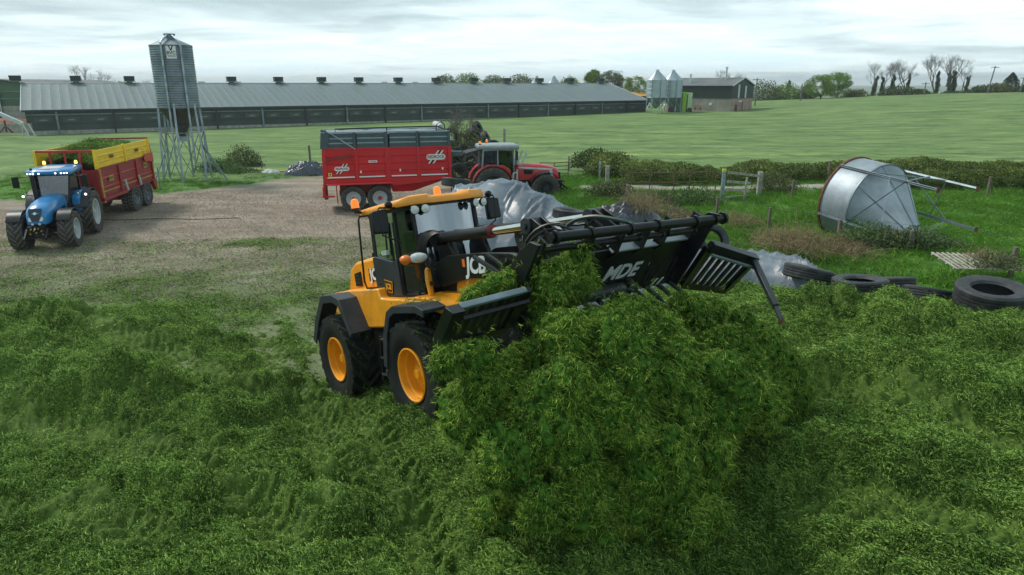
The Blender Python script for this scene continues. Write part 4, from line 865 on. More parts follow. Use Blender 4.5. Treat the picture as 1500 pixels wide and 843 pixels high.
# ---------------------------------------------------------------- grass tumbling from the fork
def falling():
    r = np.random.default_rng(5)
    # lumps: pixel-read outline turned into a thick body between the fork and the heap
    rows = [(478, 850, 985, 7.9), (494, 800, 1035, 7.7), (514, 800, 1085, 7.5), (550, 690, 1120, 7.3), (572, 662, 1150, 7.15), (605, 668, 1145, 7.0), (645, 700, 1085, 6.85), (685, 725, 1078, 6.75), (720, 740, 1062, 6.65), (752, 765, 1030, 6.6)]
    C = []
    for (py, x0, x1, D) in rows:
        n = int((x1 - x0)/38) + 1
        for i in range(n):
            t = (i + .5)/n; px = x0 + 18 + (x1 - x0 - 36)*t + r.normal()*7
            bulge = 1.3*(t - .5)*(1 if py < 640 else .3) - .35*(1 - (2*t - 1)**2)
            for k in range(2):
                Y = D + bulge + k*.42 + r.normal()*.19
                p = at(px, py + r.normal()*9, Y); C.append((p, r.choice([.13, .18, .24, .34], p=[.25, .3, .3, .15])*r.uniform(.85, 1.1)))
    for (px, py, Y, s) in ((700, 432, 7.15, .09), (722, 423, 7.25, .12), (745, 414, 7.35, .14), (770, 408, 7.4, .16), (795, 404, 7.45, .15), (810, 400, 7.45, .11), (688, 438, 7.05, .07), (826, 386, 7.75, .09), (845, 380, 7.8, .12), (852, 398, 7.7, .11), (846, 418, 7.6, .12), (864, 410, 7.8, .08), (800, 440, 7.4, .15), (805, 470, 7.2, .19), (785, 512, 6.9, .13), (745, 532, 6.7, .10), (655, 528, 6.3, .12), (700, 530, 6.4, .16), (812, 425, 7.2, .14), (1000, 446, 8.3, .14), (1045, 456, 8.5, .16), (1020, 465, 8.3, .2), (1085, 486, 8.6, .18), (1120, 515, 8.6, .22), (1148, 545, 8.5, .25), (1160, 585, 8.4, .22), (1120, 575, 8.2, .28), (1085, 540, 8.2, .3), (1150, 612, 8.3, .16), (1100, 610, 8.1, .2)):
        C.append((at(px, py, Y), s))
    for q in range(26):      # low apron where it lands
        a = r.uniform(0, 1); px = 720 + 330*a; p = at(px, 770 + r.uniform(-30, 12), 6.5 + r.normal()*.12); C.append((p, r.uniform(.12, .2)))
    # icosphere lumps with a coarse knobbly skin
    bm = bmesh.new(); bmesh.ops.create_icosphere(bm, subdivisions=4, radius=1); sv = np.array([v.co[:] for v in bm.verts]); sf = np.array([[v.index for v in f.verts] for f in bm.faces]); bm.free()
    V = []; F = []; nn = 0; PT = []; PR = []
    for i, (p, s) in enumerate(C):
        p = np.array(p); st = np.array([r.uniform(.85, 1.2), r.uniform(.85, 1.15), r.uniform(1.0, 1.5)])
        d = 1 + .5*(fbm(sv[:, 0]*2.1 + i*7.3 + sv[:, 2]*1.3, sv[:, 1]*2.1 + i*3.1 - sv[:, 2]*1.1, 3, 3) - .5)*1.6 + .35*(fbm(sv[:, 0]*6 + i*2.3 + sv[:, 2]*4, sv[:, 1]*6 + i*1.1 - sv[:, 2]*3, 5, 2) - .5)
        q = p + sv*d[:, None]*s*st; V.append(q); F.append(sf + nn); nn += len(q)
        k = int(40 + 1500*s*s*4)
        sel = r.integers(0, len(q), k); PT.append(q[sel] + r.normal(size=(k, 3))*.018); PR.append(sv[sel])
    V = np.concatenate(V); F = np.concatenate(F)
    core = link('falling_grass', np_mesh('falling_grass', V, F, True), mat('grass lump core', (.055, .125, .018), .95, var=.6, vscale=14, bump=.8, bscale=60, spec=.05))  # one dark green for the lumps beneath the blades
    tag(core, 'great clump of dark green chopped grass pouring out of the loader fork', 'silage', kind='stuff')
    P = np.concatenate(PT); N = np.concatenate(PR)
    # tumbling direction: down and outwards; tufts are drawn long that way
    tufts = [blades_mesh('tuft', 36, .050, .032, .0062, SILF, up=.2, curve=.5, seed=60 + s, aniso=(.0, .0, -.5)) for s in range(4)] + [blades_mesh('tuft', 16, .070, .085, .0034, SILF, up=.2, curve=.10, seed=70 + s, aniso=(.45, -.2, -2.2)) for s in range(2)]
    R = np.stack([N[:, 1]*-.5 + r.normal(0, .28, len(P)), N[:, 0]*-.5 + r.normal(0, .28, len(P)) - .25, r.uniform(0, 6.28, len(P))*0], -1)
    o = scatter('tumbling_blades', P, R, r.uniform(.7, 1.35, len(P)), tufts); tag(o, 'long green grass blades streaming down over the falling clump', 'grass')
    # blades thrown clear of the clump
    n = 8000; idx = r.integers(0, len(P), n); Q = P[idx] + r.normal(size=(n, 3))*np.array([.10, .09, .17]); fl = [blades_mesh('tuft', 4, .05, .06, .006, SILF, up=.2, seed=80 + s, aniso=(0, 0, -1)) for s in range(3)]
    o = scatter('flying_blades', Q, r.uniform(0, 6.28, (n, 3)), r.uniform(.6, 1.2, n), fl); tag(o, 'single grass blades flying loose around the falling clump', 'grass')
falling()
# grass caught on the fork and front fender is part of those masses
# ---------------------------------------------------------------- tractors
def loft(mb, secs):
    n = len(secs[0]); b = len(mb.v)
    for s in secs: mb.v += [tuple(p) for p in s]
    for i in range(len(secs) - 1):
        for j in range(n): mb.f.append((b + i*n + j, b + i*n + (j + 1) % n, b + (i + 1)*n + (j + 1) % n, b + (i + 1)*n + j))
    mb.f.append(tuple(b + j for j in range(n - 1, -1, -1))); mb.f.append(tuple(b + (len(secs) - 1)*n + j for j in range(n))); return mb
def tractor(name, label, M, blue):
    T = thing(name, label, 'tractor', M); P = BLUE if blue else REDT
    RB = RUBBERD; RIM = WHITEG if blue else GREYP
    for s in (-1, 1):
        wheel(T, (0, s*.92, .95), .95, .62, .56, s, RB, RIM, 20, 'ag', RIM, dish=.2)
        wheel(T, (2.80, s*.86, .74), .74, .54, .42, s, RB, RIM, 18, 'ag', RIM, steer=.0, dish=.25)
    c = MB(); c.box(-.5, 2.0, -.28, .28, .7, 1.2); c.box(2.0, 3.5, -.22, .22, .75, 1.15); c.cyl((0, -.7, .95), (0, .7, .95), .18); c.cyl((2.8, -.7, .74), (2.8, .7, .74), .11); c.box(.7, 1.5, -.62, -.3, .6, 1.1); c.box(.7, 1.5, .3, .62, .6, 1.1); c.box(-.9, -.4, -.3, .3, .55, .95)
    c.build('chassis', BLACKP, T, .02)
    def sec(x, w, zt, zb, cr=.12): return [(x, -w, zb), (x, -w*1.02, (zt + zb)/2), (x, -w*.93, zt - cr), (x, -w*.6, zt - .015), (x, 0, zt + .02), (x, w*.6, zt - .015), (x, w*.93, zt - cr), (x, w*1.02, (zt + zb)/2), (x, w, zb)]
    b = MB(); loft(b, [sec(1.15, .43, 1.98, 1.15), sec(1.8, .43, 1.98, 1.15), sec(2.6, .42, 1.93, 1.15), sec(3.2, .40, 1.83, 1.15), sec(3.52, .36, 1.72, 1.13), sec(3.66, .30, 1.56, 1.12, .1), sec(3.72, .24, 1.38, 1.15, .08)])
    hood = b.build('bonnet', P, T, sharp=45)
    if blue:
        k = MB(); k.add([(3.545, -.22, 1.735), (3.545, .22, 1.735), (3.60, .235, 1.66), (3.70, .20, 1.48), (3.755, .11, 1.27), (3.755, -.11, 1.27), (3.70, -.20, 1.48), (3.60, -.235, 1.66)], [(0, 1, 2, 7), (7, 2, 3, 6), (6, 3, 4, 5)]); k.build('grille', GREYP, hood)
        k = MB(); k.lathe([(.001, .015), (.048, .012), (.055, 0)], (3.69, 0, 1.56), (.86, 0, .5), 16); k.build('round_badge', WHITE, hood)
        for s in (-1, 1):
            k = MB(); k.add([(3.67, s*.215, 1.47), (3.60, s*.31, 1.52), (3.74, s*.235, 1.27), (3.765, s*.125, 1.26)], [(0, 1, 2, 3)]); k.build('headlight', LENS, hood)
            k = MB(); k.lathe([(.001, .02), (.04, .015), (.05, 0)], (3.76, s*.12, 1.15), (1, 0, 0), 12); k.build('headlight', LENS, T)
            k = MB(); k.prism([(1.5, 1.55), (2.6, 1.5), (3.1, 1.42), (3.1, 1.2), (1.5, 1.2)], s*.435, s*.446); k.build('side_vent', BLACKP, hood)
    else:
        for s in (-1, 1):
            k = MB(); k.hexa([(1.15, s*.436, 1.80), (3.2, s*.41, 1.64), (3.2, s*.42, 1.64), (1.15, s*.45, 1.80), (1.15, s*.42, 1.87), (3.3, s*.38, 1.72), (3.3, s*.40, 1.72), (1.15, s*.44, 1.87)]); k.build('silver_stripe', WHITEG, hood)
            k = MB(); k.prism([(1.7, 1.70), (2.25, 1.66), (2.15, 1.45), (1.75, 1.45)], s*.438, s*.452); k.build('side_vent', BLACKP, hood)
            k = MB(); k.prism([(2.7, 1.60), (3.1, 1.55), (3.2, 1.30), (3.0, 1.32)], s*.425, s*.448); k.build('side_vent', BLACKP, hood)
            k = MB(); k.hexa([(3.2, s*.30, 1.15), (3.35, s*.31, 1.15), (3.35, s*.42, 1.15), (3.2, s*.425, 1.15), (3.1, s*.33, 1.72), (3.25, s*.33, 1.72), (3.25, s*.41, 1.70), (3.1, s*.415, 1.72)]); k.build('silver_stripe', WHITEG, hood)
        k = MB(); k.box(3.5, 3.76, -.30, .30, 1.12, 1.52); k.build('grille', BLACKP, hood, .04)
    # front: linkage, weights
    k = MB(); k.box(3.4, 3.85, -.30, .30, .72, 1.08); 
    for s in (-1, 1): k.bar((3.7, s*.34, .95), (4.15, s*.36, .62), .07, .10); k.bar((3.75, s*.20, 1.1), (3.9, s*.2, .75), .06)
    k.bar((3.8, 0, 1.08), (4.05, 0, .95), .06); k.box(3.78, 3.92, -.42, .42, .60, .70); k.build('front_linkage', BLACKP, T, .01)
    for y, z in ((-.16, .98), (-.06, .92), (.08, 1.0), (.18, .9), (.0, .84), (-.2, .8), (.22, .76)):
        k = MB(); k.cyl((3.86, y, z), (3.93, y, z), .028, 8); k.build('coupling', YELD if blue else RUST, T)
    # fenders
    for s in (-1, 1):
        k = MB(); pr = [(R_ * 1, a) for R_, a in ()]
        A = [radians(a) for a in range(20, 171, 15)]
        o = [(cos(a)*1.04, .95 + sin(a)*1.04) for a in A]; i_ = [(cos(a)*1.08, .95 + sin(a)*1.08) for a in A][::-1]
        k.prism(o + i_, s*.60, s*1.16); k.build('rear_fender', P if not blue else FENDER, T, .01)
        k = MB(); k.prism([(.95, 1.15), (.95, 1.75), (.6, 1.98), (-.35, 2.03), (-.5, 1.7), (-.3, 1.2)], s*.55, s*.86); k.build('rear_fender_panel', P, T, .05)
        A = [radians(a) for a in range(35, 156, 15)]
        k = MB(); o = [(2.8 + cos(a)*.83, .74 + sin(a)*.83) for a in A]; i_ = [(2.8 + cos(a)*.86, .74 + sin(a)*.86) for a in A][::-1]
        k.prism(o + i_, s*.60, s*1.10); k.bar((2.8, s*.3, 1.0), (2.8, s*.8, 1.58), .05); k.build('front_fender', BLACKP, T, .008)
        k = MB(); k.box(.95, 1.4, s*.5, s*.9, .5, .54); k.box(.95, 1.4, s*.5, s*.9, .8, .84); k.build('step', BLACKP, T, .005)
    # cab
    k = MB(); CP = mat('grey cab paint', (.26, .30, .31), .4) if not blue else BLACKP
    for s in (-1, 1):
        k.bar((1.22, s*.48, 1.2), (1.10, s*.70, 2.78), .07); k.bar((.30, s*.80, 1.6), (.28, s*.76, 2.78), .06); k.bar((-.55, s*.72, 1.5), (-.45, s*.70, 2.78), .08)
        k.bar((1.2, s*.5, 1.3), (.3, s*.80, 1.6), .05); k.bar((1.1, s*.70, 2.75), (-.45, s*.70, 2.75), .06)
    k.bar((1.1, -.7, 2.75), (1.1, .7, 2.75), .06); k.build('cab_frame', CP, T)
    k = MB(); k.box(-.5, 1.15, -.5, .5, 1.1, 1.25); k.box(-.5, -.4, -.66, .66, 1.25, 1.6); k.box(.9, 1.18, -.45, .45, 1.2, 1.55); k.build('cab_floor', DARKIN, T)
    k = MB(); k.box(-.25, .2, -.25, .25, 1.55, 1.7); k.box(-.3, -.18, -.24, .24, 1.7, 2.25); k.box(-.2, .15, -.2, .2, 1.25, 1.55); k.build('seat', GREYP, T, .03)
    k = MB(); k.lathe([(.18, -.015), (.2, 0), (.18, .015), (.17, 0)], (.72, 0, 1.86), (-.5, 0, .86), 18, True); k.bar((.9, 0, 1.5), (.72, 0, 1.86), .05); k.build('steering_wheel', BLACKP, T)
    k = MB(); k.quad((1.225, -.47, 1.5), (1.225, .47, 1.5), (1.12, .68, 2.74), (1.12, -.68, 2.74)); k.build('windscreen', GLASSC, T)
    for s in (-1, 1):
        k = MB(); k.quad((1.21, s*.49, 1.35), (.32, s*.80, 1.6), (.30, s*.765, 2.74), (1.1, s*.70, 2.74)); k.build('door_glass', GLASSD, T)
        k = MB(); k.quad((.28, s*.80, 1.6), (-.54, s*.73, 1.6), (-.46, s*.70, 2.74), (.27, s*.765, 2.74)); k.build('side_glass', GLASSD, T)
    k = MB(); k.quad((-.54, -.7, 1.6), (-.54, .7, 1.6), (-.46, .68, 2.74), (-.46, -.68, 2.74)); k.build('rear_glass', GLASSD, T)
    pts = [(-.72, -.74), (.2, -.80), (1.1, -.82), (1.42, -.78), (1.46, -.4), (1.42, 0), (1.46, .4), (1.42, .78), (1.1, .82), (.2, .80), (-.72, .74)]
    k = MB(); loft(k, [[(x*a, y*a, z + (.02 if y in (-.4, .4) else 0)) for x, y in pts] for a, z in ((.95, 2.78), (1.0, 2.84), (1.0, 2.93), (.93, 3.0), (.75, 3.03))])
    rf = k.build('roof', P if blue else mat('grey cab paint', (.26, .30, .31), .4), T, sharp=50)
    if blue:
        k = MB(); loft(k, [[(1.40, -.36, 2.95), (1.40, .36, 2.95), (1.2, .40, 3.03), (1.2, -.40, 3.03)], [(.2, -.42, 3.02), (.2, .42, 3.02), (.2, .38, 3.05), (.2, -.38, 3.05)]]); k.box(.3, 1.25, -.38, .38, 3.0, 3.045); k.build('roof_hatch', WHITEG, rf, .01)
    for i in range(8 if blue else 4):
        y = (-.70, -.60, -.50, -.30, .30, .50, .60, .70)[i] if blue else (-.65, -.45, .45, .65)[i]
        k = MB(); k.lathe([(.001, .022), (.028, .018), (.034, 0)], (1.455 - (.03 if abs(y) > .55 else 0), y, 2.86), (1, 0, -.1), 10); k.build('work_light', LAMPW if blue else LENS, T)
    k = MB(); k.tube([(1.35, -.50, 1.5), (1.35, -.56, 1.8), (1.33, -.60, 2.7), (1.33, -.60, 2.92), (1.26, -.60, 3.06)] if blue else [(1.30, -.48, 1.6), (1.30, -.52, 2.2), (1.30, -.52, 2.9), (1.24, -.52, 3.02)], [.10, .09, .085, .06, .05] if blue else [.06, .06, .05, .045], 12); k.build('exhaust', BLACKP if blue else GALVD, T)
    if not blue:
        k = MB(); k.cyl((1.32, -.66, 1.75), (1.32, -.66, 1.95), .085, 12); k.build('red_cap', REDT, T)
        k = MB(); k.tube([(1.05, -.8, 1.1), (1.1, -.78, 1.55), (1.32, -.66, 1.6), (1.32, -.66, 1.78)], .05, 8); k.tube([(1.32, -.66, 1.6), (1.32, -.66, 1.05)], .05); k.build('grab_rail', WHITEG, T)
        k = MB(); k.tube([(-.5, -.72, 2.80), (-.95, -.78, 2.72), (-1.35, -.80, 2.62)], [.03, .03, .02], 6); k.hexa([(-1.35, -.8, 2.60), (-.5, -.78, 2.76), (-.5, .78, 2.76), (-1.35, .8, 2.60), (-1.35, -.8, 2.63), (-.5, -.78, 2.79), (-.5, .78, 2.79), (-1.35, .8, 2.63)]); k.build('rear_window_open', GREYP, T)
        for s, q in ((-1, 0), (1, 0)):
            k = MB(); k.bar((1.35, s*.5, 1.98), (1.62, s*.60, 2.75), .06, .10); k.bar((1.55, s*.5, 1.95), (1.85, s*.6, 2.6), .05, .08); k.build('loader_upright', WHITEG, T)
    for s in (-1, 1):
        k = MB(); k.tube([(1.1, s*.72, 2.72), (1.22, s*1.05, 2.70), (1.22, s*1.25, 2.70)], .018, 6); mir = k.build('mirror_arm', BLACKP, T)
        k = MB(); k.box(1.18, 1.25, s*1.12, s*1.36, 2.28, 2.74); k.build('mirror', BLACKP, mir, .02)
        k = MB(); k.lathe([(.001, .03), (.055, .025), (.07, 0), (.05, -.05)], (1.28, s*.95, 1.98), (1, 0, 0), 14); k.bar((1.18, s*.62, 1.9), (1.25, s*.95, 1.98), .03); k.build('side_lamp', BLACKP, T)
        k = MB(); k.lathe([(.001, .036), (.045, .03), (.05, .02)], (1.28, s*.95, 1.98), (1, 0, 0), 14); k.build('lens', LENS, T)
        if blue:
            k = MB(); k.lathe([(.001, .036), (.045, .03), (.05, .0)], (1.0, s*1.14, 1.88), (1, 0, 0), 12); k.build('lamp', LAMPW, T)
        p = (-.45, s*.60, 3.0) if blue else (-.35 + .25*s, s*.55, 3.0)
        k = MB(); k.cyl(p, (p[0], p[1], p[2] + .06), .06); q = k.build('beacon', BLACKP, T)
        k = MB(); k.tube([(p[0], p[1], p[2] + .06), (p[0], p[1], p[2] + .17), (p[0], p[1], p[2] + .2)], [.06, .055, .03], 12); k.build('lens', AMBERL if blue else AMBER, q)
    k = MB(); k.bar((-.5, 0, .6), (-1.35, 0, .55), .14, .08); k.build('drawbar', BLACKP, T)
    return T
hB = Vector((.30, -.954, 0)); fa = Vector((-17.66, 25.35, 0)); ra = fa - hB*2.8
BT = tractor('blue_tractor', 'blue tractor with lit amber roof beacons pulling a loaded red trailer across the yard', yawM(ra.x, ra.y, TZ(ra.x, ra.y), hB), True)
BT.scale = (.95, .95, .93)
hR = Vector((.985, .17, 0))
RTp = Vector((-1.15, 36.4, 0))
tractor('red_tractor', 'red tractor with pale grey cab hitched to the bright red trailer behind the sheeted clamp', yawM(RTp.x, RTp.y, -.02, hR), False)

# ---------------------------------------------------------------- trailers
def ribs_panel(T, x0, x1, y, z0, z1, s, pm, rm, n, inset=.025):
    """one sheet panel of the body side with horizontal pressed ribs"""
    k = MB(); k.box(x0, x1, min(y, y - s*.05), max(y, y - s*.05), z0, z1); p = k.build('side_panel', pm, T, .006)
    for i in range(n):
        z = z0 + (z1 - z0)*(i + 1)/(n + 1)
        k = MB(); k.prism([(y, z - .035), (y + s*.035, z - .005), (y + s*.035, z + .01), (y, z + .04)], x0 + .02, x1 - .02, 'x'); k.build('pressed_rib', rm, p)
    return p
def trailer_red():
    f = Vector((.966, .259, 0)); T = thing('silage_trailer', 'bright red high sided trailer with slate grey extension boards parked in the yard', 'trailer', yawM(-9.0, 32.8, 0, f) @ Matrix.Diagonal((.91, 1, 1, 1)))
    # local: x from rear (0) to front (6.7); side facing the camera is y = 0; far side y = 2.4
    Ln, Wd = 6.75, 2.45
    cols = [(.08, 1.62), (1.80, 3.22), (3.50, 4.92), (5.10, 6.62)]
    for s, y in ((-1, 0.), (1, Wd)):
        for (a, b) in cols:
            ribs_panel(T, a, b, y, 1.62, 3.02, s, RED, RED, 3)
            q = ribs_panel(T, a, b, y, 3.06, 3.74, s, SLATE, SLATEL, 2)
            if s < 0:
                k = MB(); k.box(a + .03, b - .03, -.045, -.03, 1.66, 1.72); k.build('white_line', WHITE, T)
        for a in (0., 1.62, 3.22, 4.92, 6.62):
            wdt = .18 if a not in (3.22,) else .28
            k = MB(); k.box(a, a + wdt, y + s*.07, y - s*.05, 1.45, 3.04); k.build('side_post', RED, T, .012)
            k = MB(); k.box(a, a + wdt*.7, y + s*.065, y - s*.05, 3.05, 3.80); k.build('board_post', SLATE, T, .01)
        k = MB(); k.prism([(0, 1.42), (0, 1.60), (6.7, 1.60), (6.7, 1.50), (5.0, 1.30), (3.6, 1.20), (3.4, 1.42)], y + s*.05, y - s*.09); k.build('lower_rail', RED, T, .01)
        k = MB(); k.box(0, 6.78, y + s*.05, y - s*.06, 3.0, 3.07); k.build('top_rail', RED, T, .008)
        k = MB(); k.box(0.0, 6.75, y + s*.04, y - s*.05, 3.75, 3.82); k.build('board_rail', SLATEL, T, .006)
        k = MB(); k.box(.1, 3.55, y + s*.28, y + s*.0, 1.34, 1.42); k.build('mudguard', REDH, T, .02)
    k = MB(); k.hexa([(.1, .1, 1.4), (6.6, .1, 1.4), (6.6, 2.35, 1.4), (.1, 2.35, 1.4), (.05, .05, 1.62), (6.65, .05, 1.62), (6.65, 2.4, 1.62), (.05, 2.4, 1.62)]); k.build('floor', RED, T)
    k = MB(); k.hexa([(3.6, .35, .85), (4.7, .35, .85), (4.7, 2.1, .85), (3.6, 2.1, .85), (3.4, .2, 1.4), (6.5, .2, 1.4), (6.5, 2.25, 1.4), (3.4, 2.25, 1.4)]); k.build('belly', RED, T, .02)
    k = MB(); k.box(6.62, 6.72, .02, 2.43, 1.5, 3.78); k.build('front_wall', RED, T, .01)
    k = MB(); k.prism([(-.06, 1.1), (.06, 1.1), (.10, 3.0), (-.02, 3.0)], .02, 2.43); k.build('tailgate', RED, T, .01)
    k = MB(); k.prism([(-.08, 3.05), (.0, 3.78), (.35, 3.85), (.42, 3.6), (.30, 3.05)], -.075, .05); k.build('board_cheek', SLATE, T, .01)
    k = MB(); k.prism([(.16, 2.35), (.22, 2.50), (1.1, 2.58), (1.45, 2.62), (1.5, 2.75), (1.35, 2.78), (.2, 2.62), (.08, 2.4)], -.10, -.02); k.build('door_arm', REDD, T, .01)
    k = MB(); k.bar((.45, -.09, 3.80), (1.70, -.09, 3.02), .05); k.build('gas_strut', GALV, T)
    # raised tarpaulin frame and rolled cover
    k = MB(); k.tube([(.75, .1, 3.78), (.75, .1, 3.95), (3.4, .1, 4.0), (6.1, .1, 4.02), (6.5, .1, 3.85)], .03, 8); k.cyl((3.4, .1, 3.8), (3.4, .1, 4.02), .03); k.build('cover_rail', BLACKP, T)
    k = MB(); v = []; nx = 24; ny = 8
    for i in range(nx + 1):
        for j in range(ny + 1):
            x = .3 + 6.3*i/nx; y = .15 + 2.2*j/ny; v.append((x, y, 3.72 + .10*sin(pi*j/ny) + .03*sin(x*5 + j)))
    k.add(v, [(i*(ny + 1) + j, (i + 1)*(ny + 1) + j, (i + 1)*(ny + 1) + j + 1, i*(ny + 1) + j + 1) for i in range(nx) for j in range(ny)]); k.build('cover_sheet', GALVD, T)
    k = MB(); k.tube([(6.3, .3, 3.95), (6.3, .9, 4.02), (6.3, 2.0, 4.02)], [.14, .17, .16], 12); k.build('rolled_cover', WHITEG, T)
    k = MB(); k.tube([(6.05, .25, 3.8), (6.1, .25, 4.1), (6.3, .25, 4.24), (6.5, .25, 4.1), (6.55, .25, 3.85)], .03, 6); k.build('cover_hoop', BLACKP, T)
    # logos
    def logo(x, z, w):
        k = MB(); n = 14; ps = []
        for i in range(n): a = pi/2 + pi*i/(n - 1); ps.append((x - w*.36 + w*.13*cos(a), z + w*.13*sin(a)))
        for i in range(n): a = -pi/2 + pi*i/(n - 1); ps.append((x + w*.36 + w*.13*cos(a), z + w*.13*sin(a)))
        k.prism(ps, -.052, -.044); pl = k.build('logo_plate', WHITE, T)
        for (a, m) in ((.02, WHITE), (.13, BLACKP), (.24, WHITE)):
            k = MB(); k.prism([(x + (a - .05)*w, z + .13*w), (x + (a + .03)*w, z + .13*w), (x + (a + .17)*w, z + .30*w), (x + (a + .09)*w, z + .30*w)], -.05, -.045); k.build('logo_stroke', m, T)
            k = MB(); k.prism([(x - (a + .17)*w, z - .30*w), (x - (a + .09)*w, z - .30*w), (x - (a - .05)*w, z - .13*w), (x - (a + .03)*w, z - .13*w)], -.05, -.045); k.build('logo_stroke', m, T)
        text('REDROCK', .14 if w < .8 else .20, REDD, T, (x, -.056, z), (1, 0, 0), (0, 0, 1), **(T_(0, 0, 0., .004, .003) if w < .8 else T_(0, 0, 0., .006, .003)))
    logo(.95, 2.10, .78); logo(5.95, 2.55, 1.05)
    k = MB(); k.box(2.35, 2.80, -.05, -.04, 2.36, 2.46); k.build('small_plate', WHITE, T)
    k = MB(); k.box(2.40, 2.75, -.055, -.05, 2.395, 2.425); k.build('plate_print', REDD, T)
    k = MB(); k.box(.24, .42, -.075, -.068, 1.76, 1.93); k.build('warning_plate', YELL, T)
    k = MB(); k.prism([(.29, 1.79), (.33, 1.79), (.38, 1.86), (.34, 1.91), (.28, 1.88), (.32, 1.85)], -.08, -.075); k.build('plate_mark', BLACKP, T)
    for x, z in ((1.92, 1.92), (4.0, 1.95), (6.3, 1.97)):
        k = MB(); k.box(x - .04, x + .04, -.06, -.035, z - .05, z + .07); k.build('white_clip', WHITE, T)
    for x in (1.45, 2.85):
        for s, y in ((-1, .22), (1, 2.23)):
            wheel(T, (x + .0, y, .62), .62, .5, .34, s, RUBBERD, WHITEG, 22, 'tr', REDT, dish=.35, spin=0).scale = (1/.91, 1, 1)
    k = MB(); k.cyl((1.45, .3, .62), (1.45, 2.1, .62), .08); k.cyl((2.85, .3, .62), (2.85, 2.1, .62), .08); k.box(.8, 3.5, .55, .75, .8, 1.35); k.box(.8, 3.5, 1.7, 1.9, .8, 1.35); k.box(-.05, .15, .3, 2.15, .6, 1.2); k.build('axle_frame', REDD, T, .01)
    k = MB(); k.box(-.12, .02, -.02, .28, .82, 1.25); k.box(-.16, .5, .1, .18, .72, .8); k.bar((.6, -.02, 1.4), (.62, -.0, .45), .06); k.build('rear_bumper', RED, T, .01)
    k = MB(); k.box(-.10, -.02, .02, .20, 1.28, 1.4); k.build('tail_light', LAMPO, T)
    k = MB(); k.bar((6.5, 1.22, 1.3), (8.3, 1.22, .62), .22, .16); k.bar((6.6, 1.0, 1.5), (7.6, 1.0, .75), .10); k.build('drawbar', GREYP, T, .01)
    k = MB(); k.bar((7.0, .55, 1.25), (7.0, .55, .05), .07); k.bar((6.8, .2, 1.9), (6.8, .2, .6), .04); k.bar((6.95, .2, 1.9), (6.95, .2, .6), .04)
    for i in range(6): k.bar((6.8, .2, .7 + i*.22), (6.95, .2, .7 + i*.22), .025)
    k.build('front_ladder', GREYP, T)
    k = MB(); k.box(6.75, 7.1, .2, 1.4, 3.25, 3.32); k.bar((6.7, .3, 2.9), (7.4, .3, 3.0), .05); k.box(6.9, 7.5, .2, .9, 2.55, 2.75); k.build('front_platform', SLATE, T)
trailer_red()
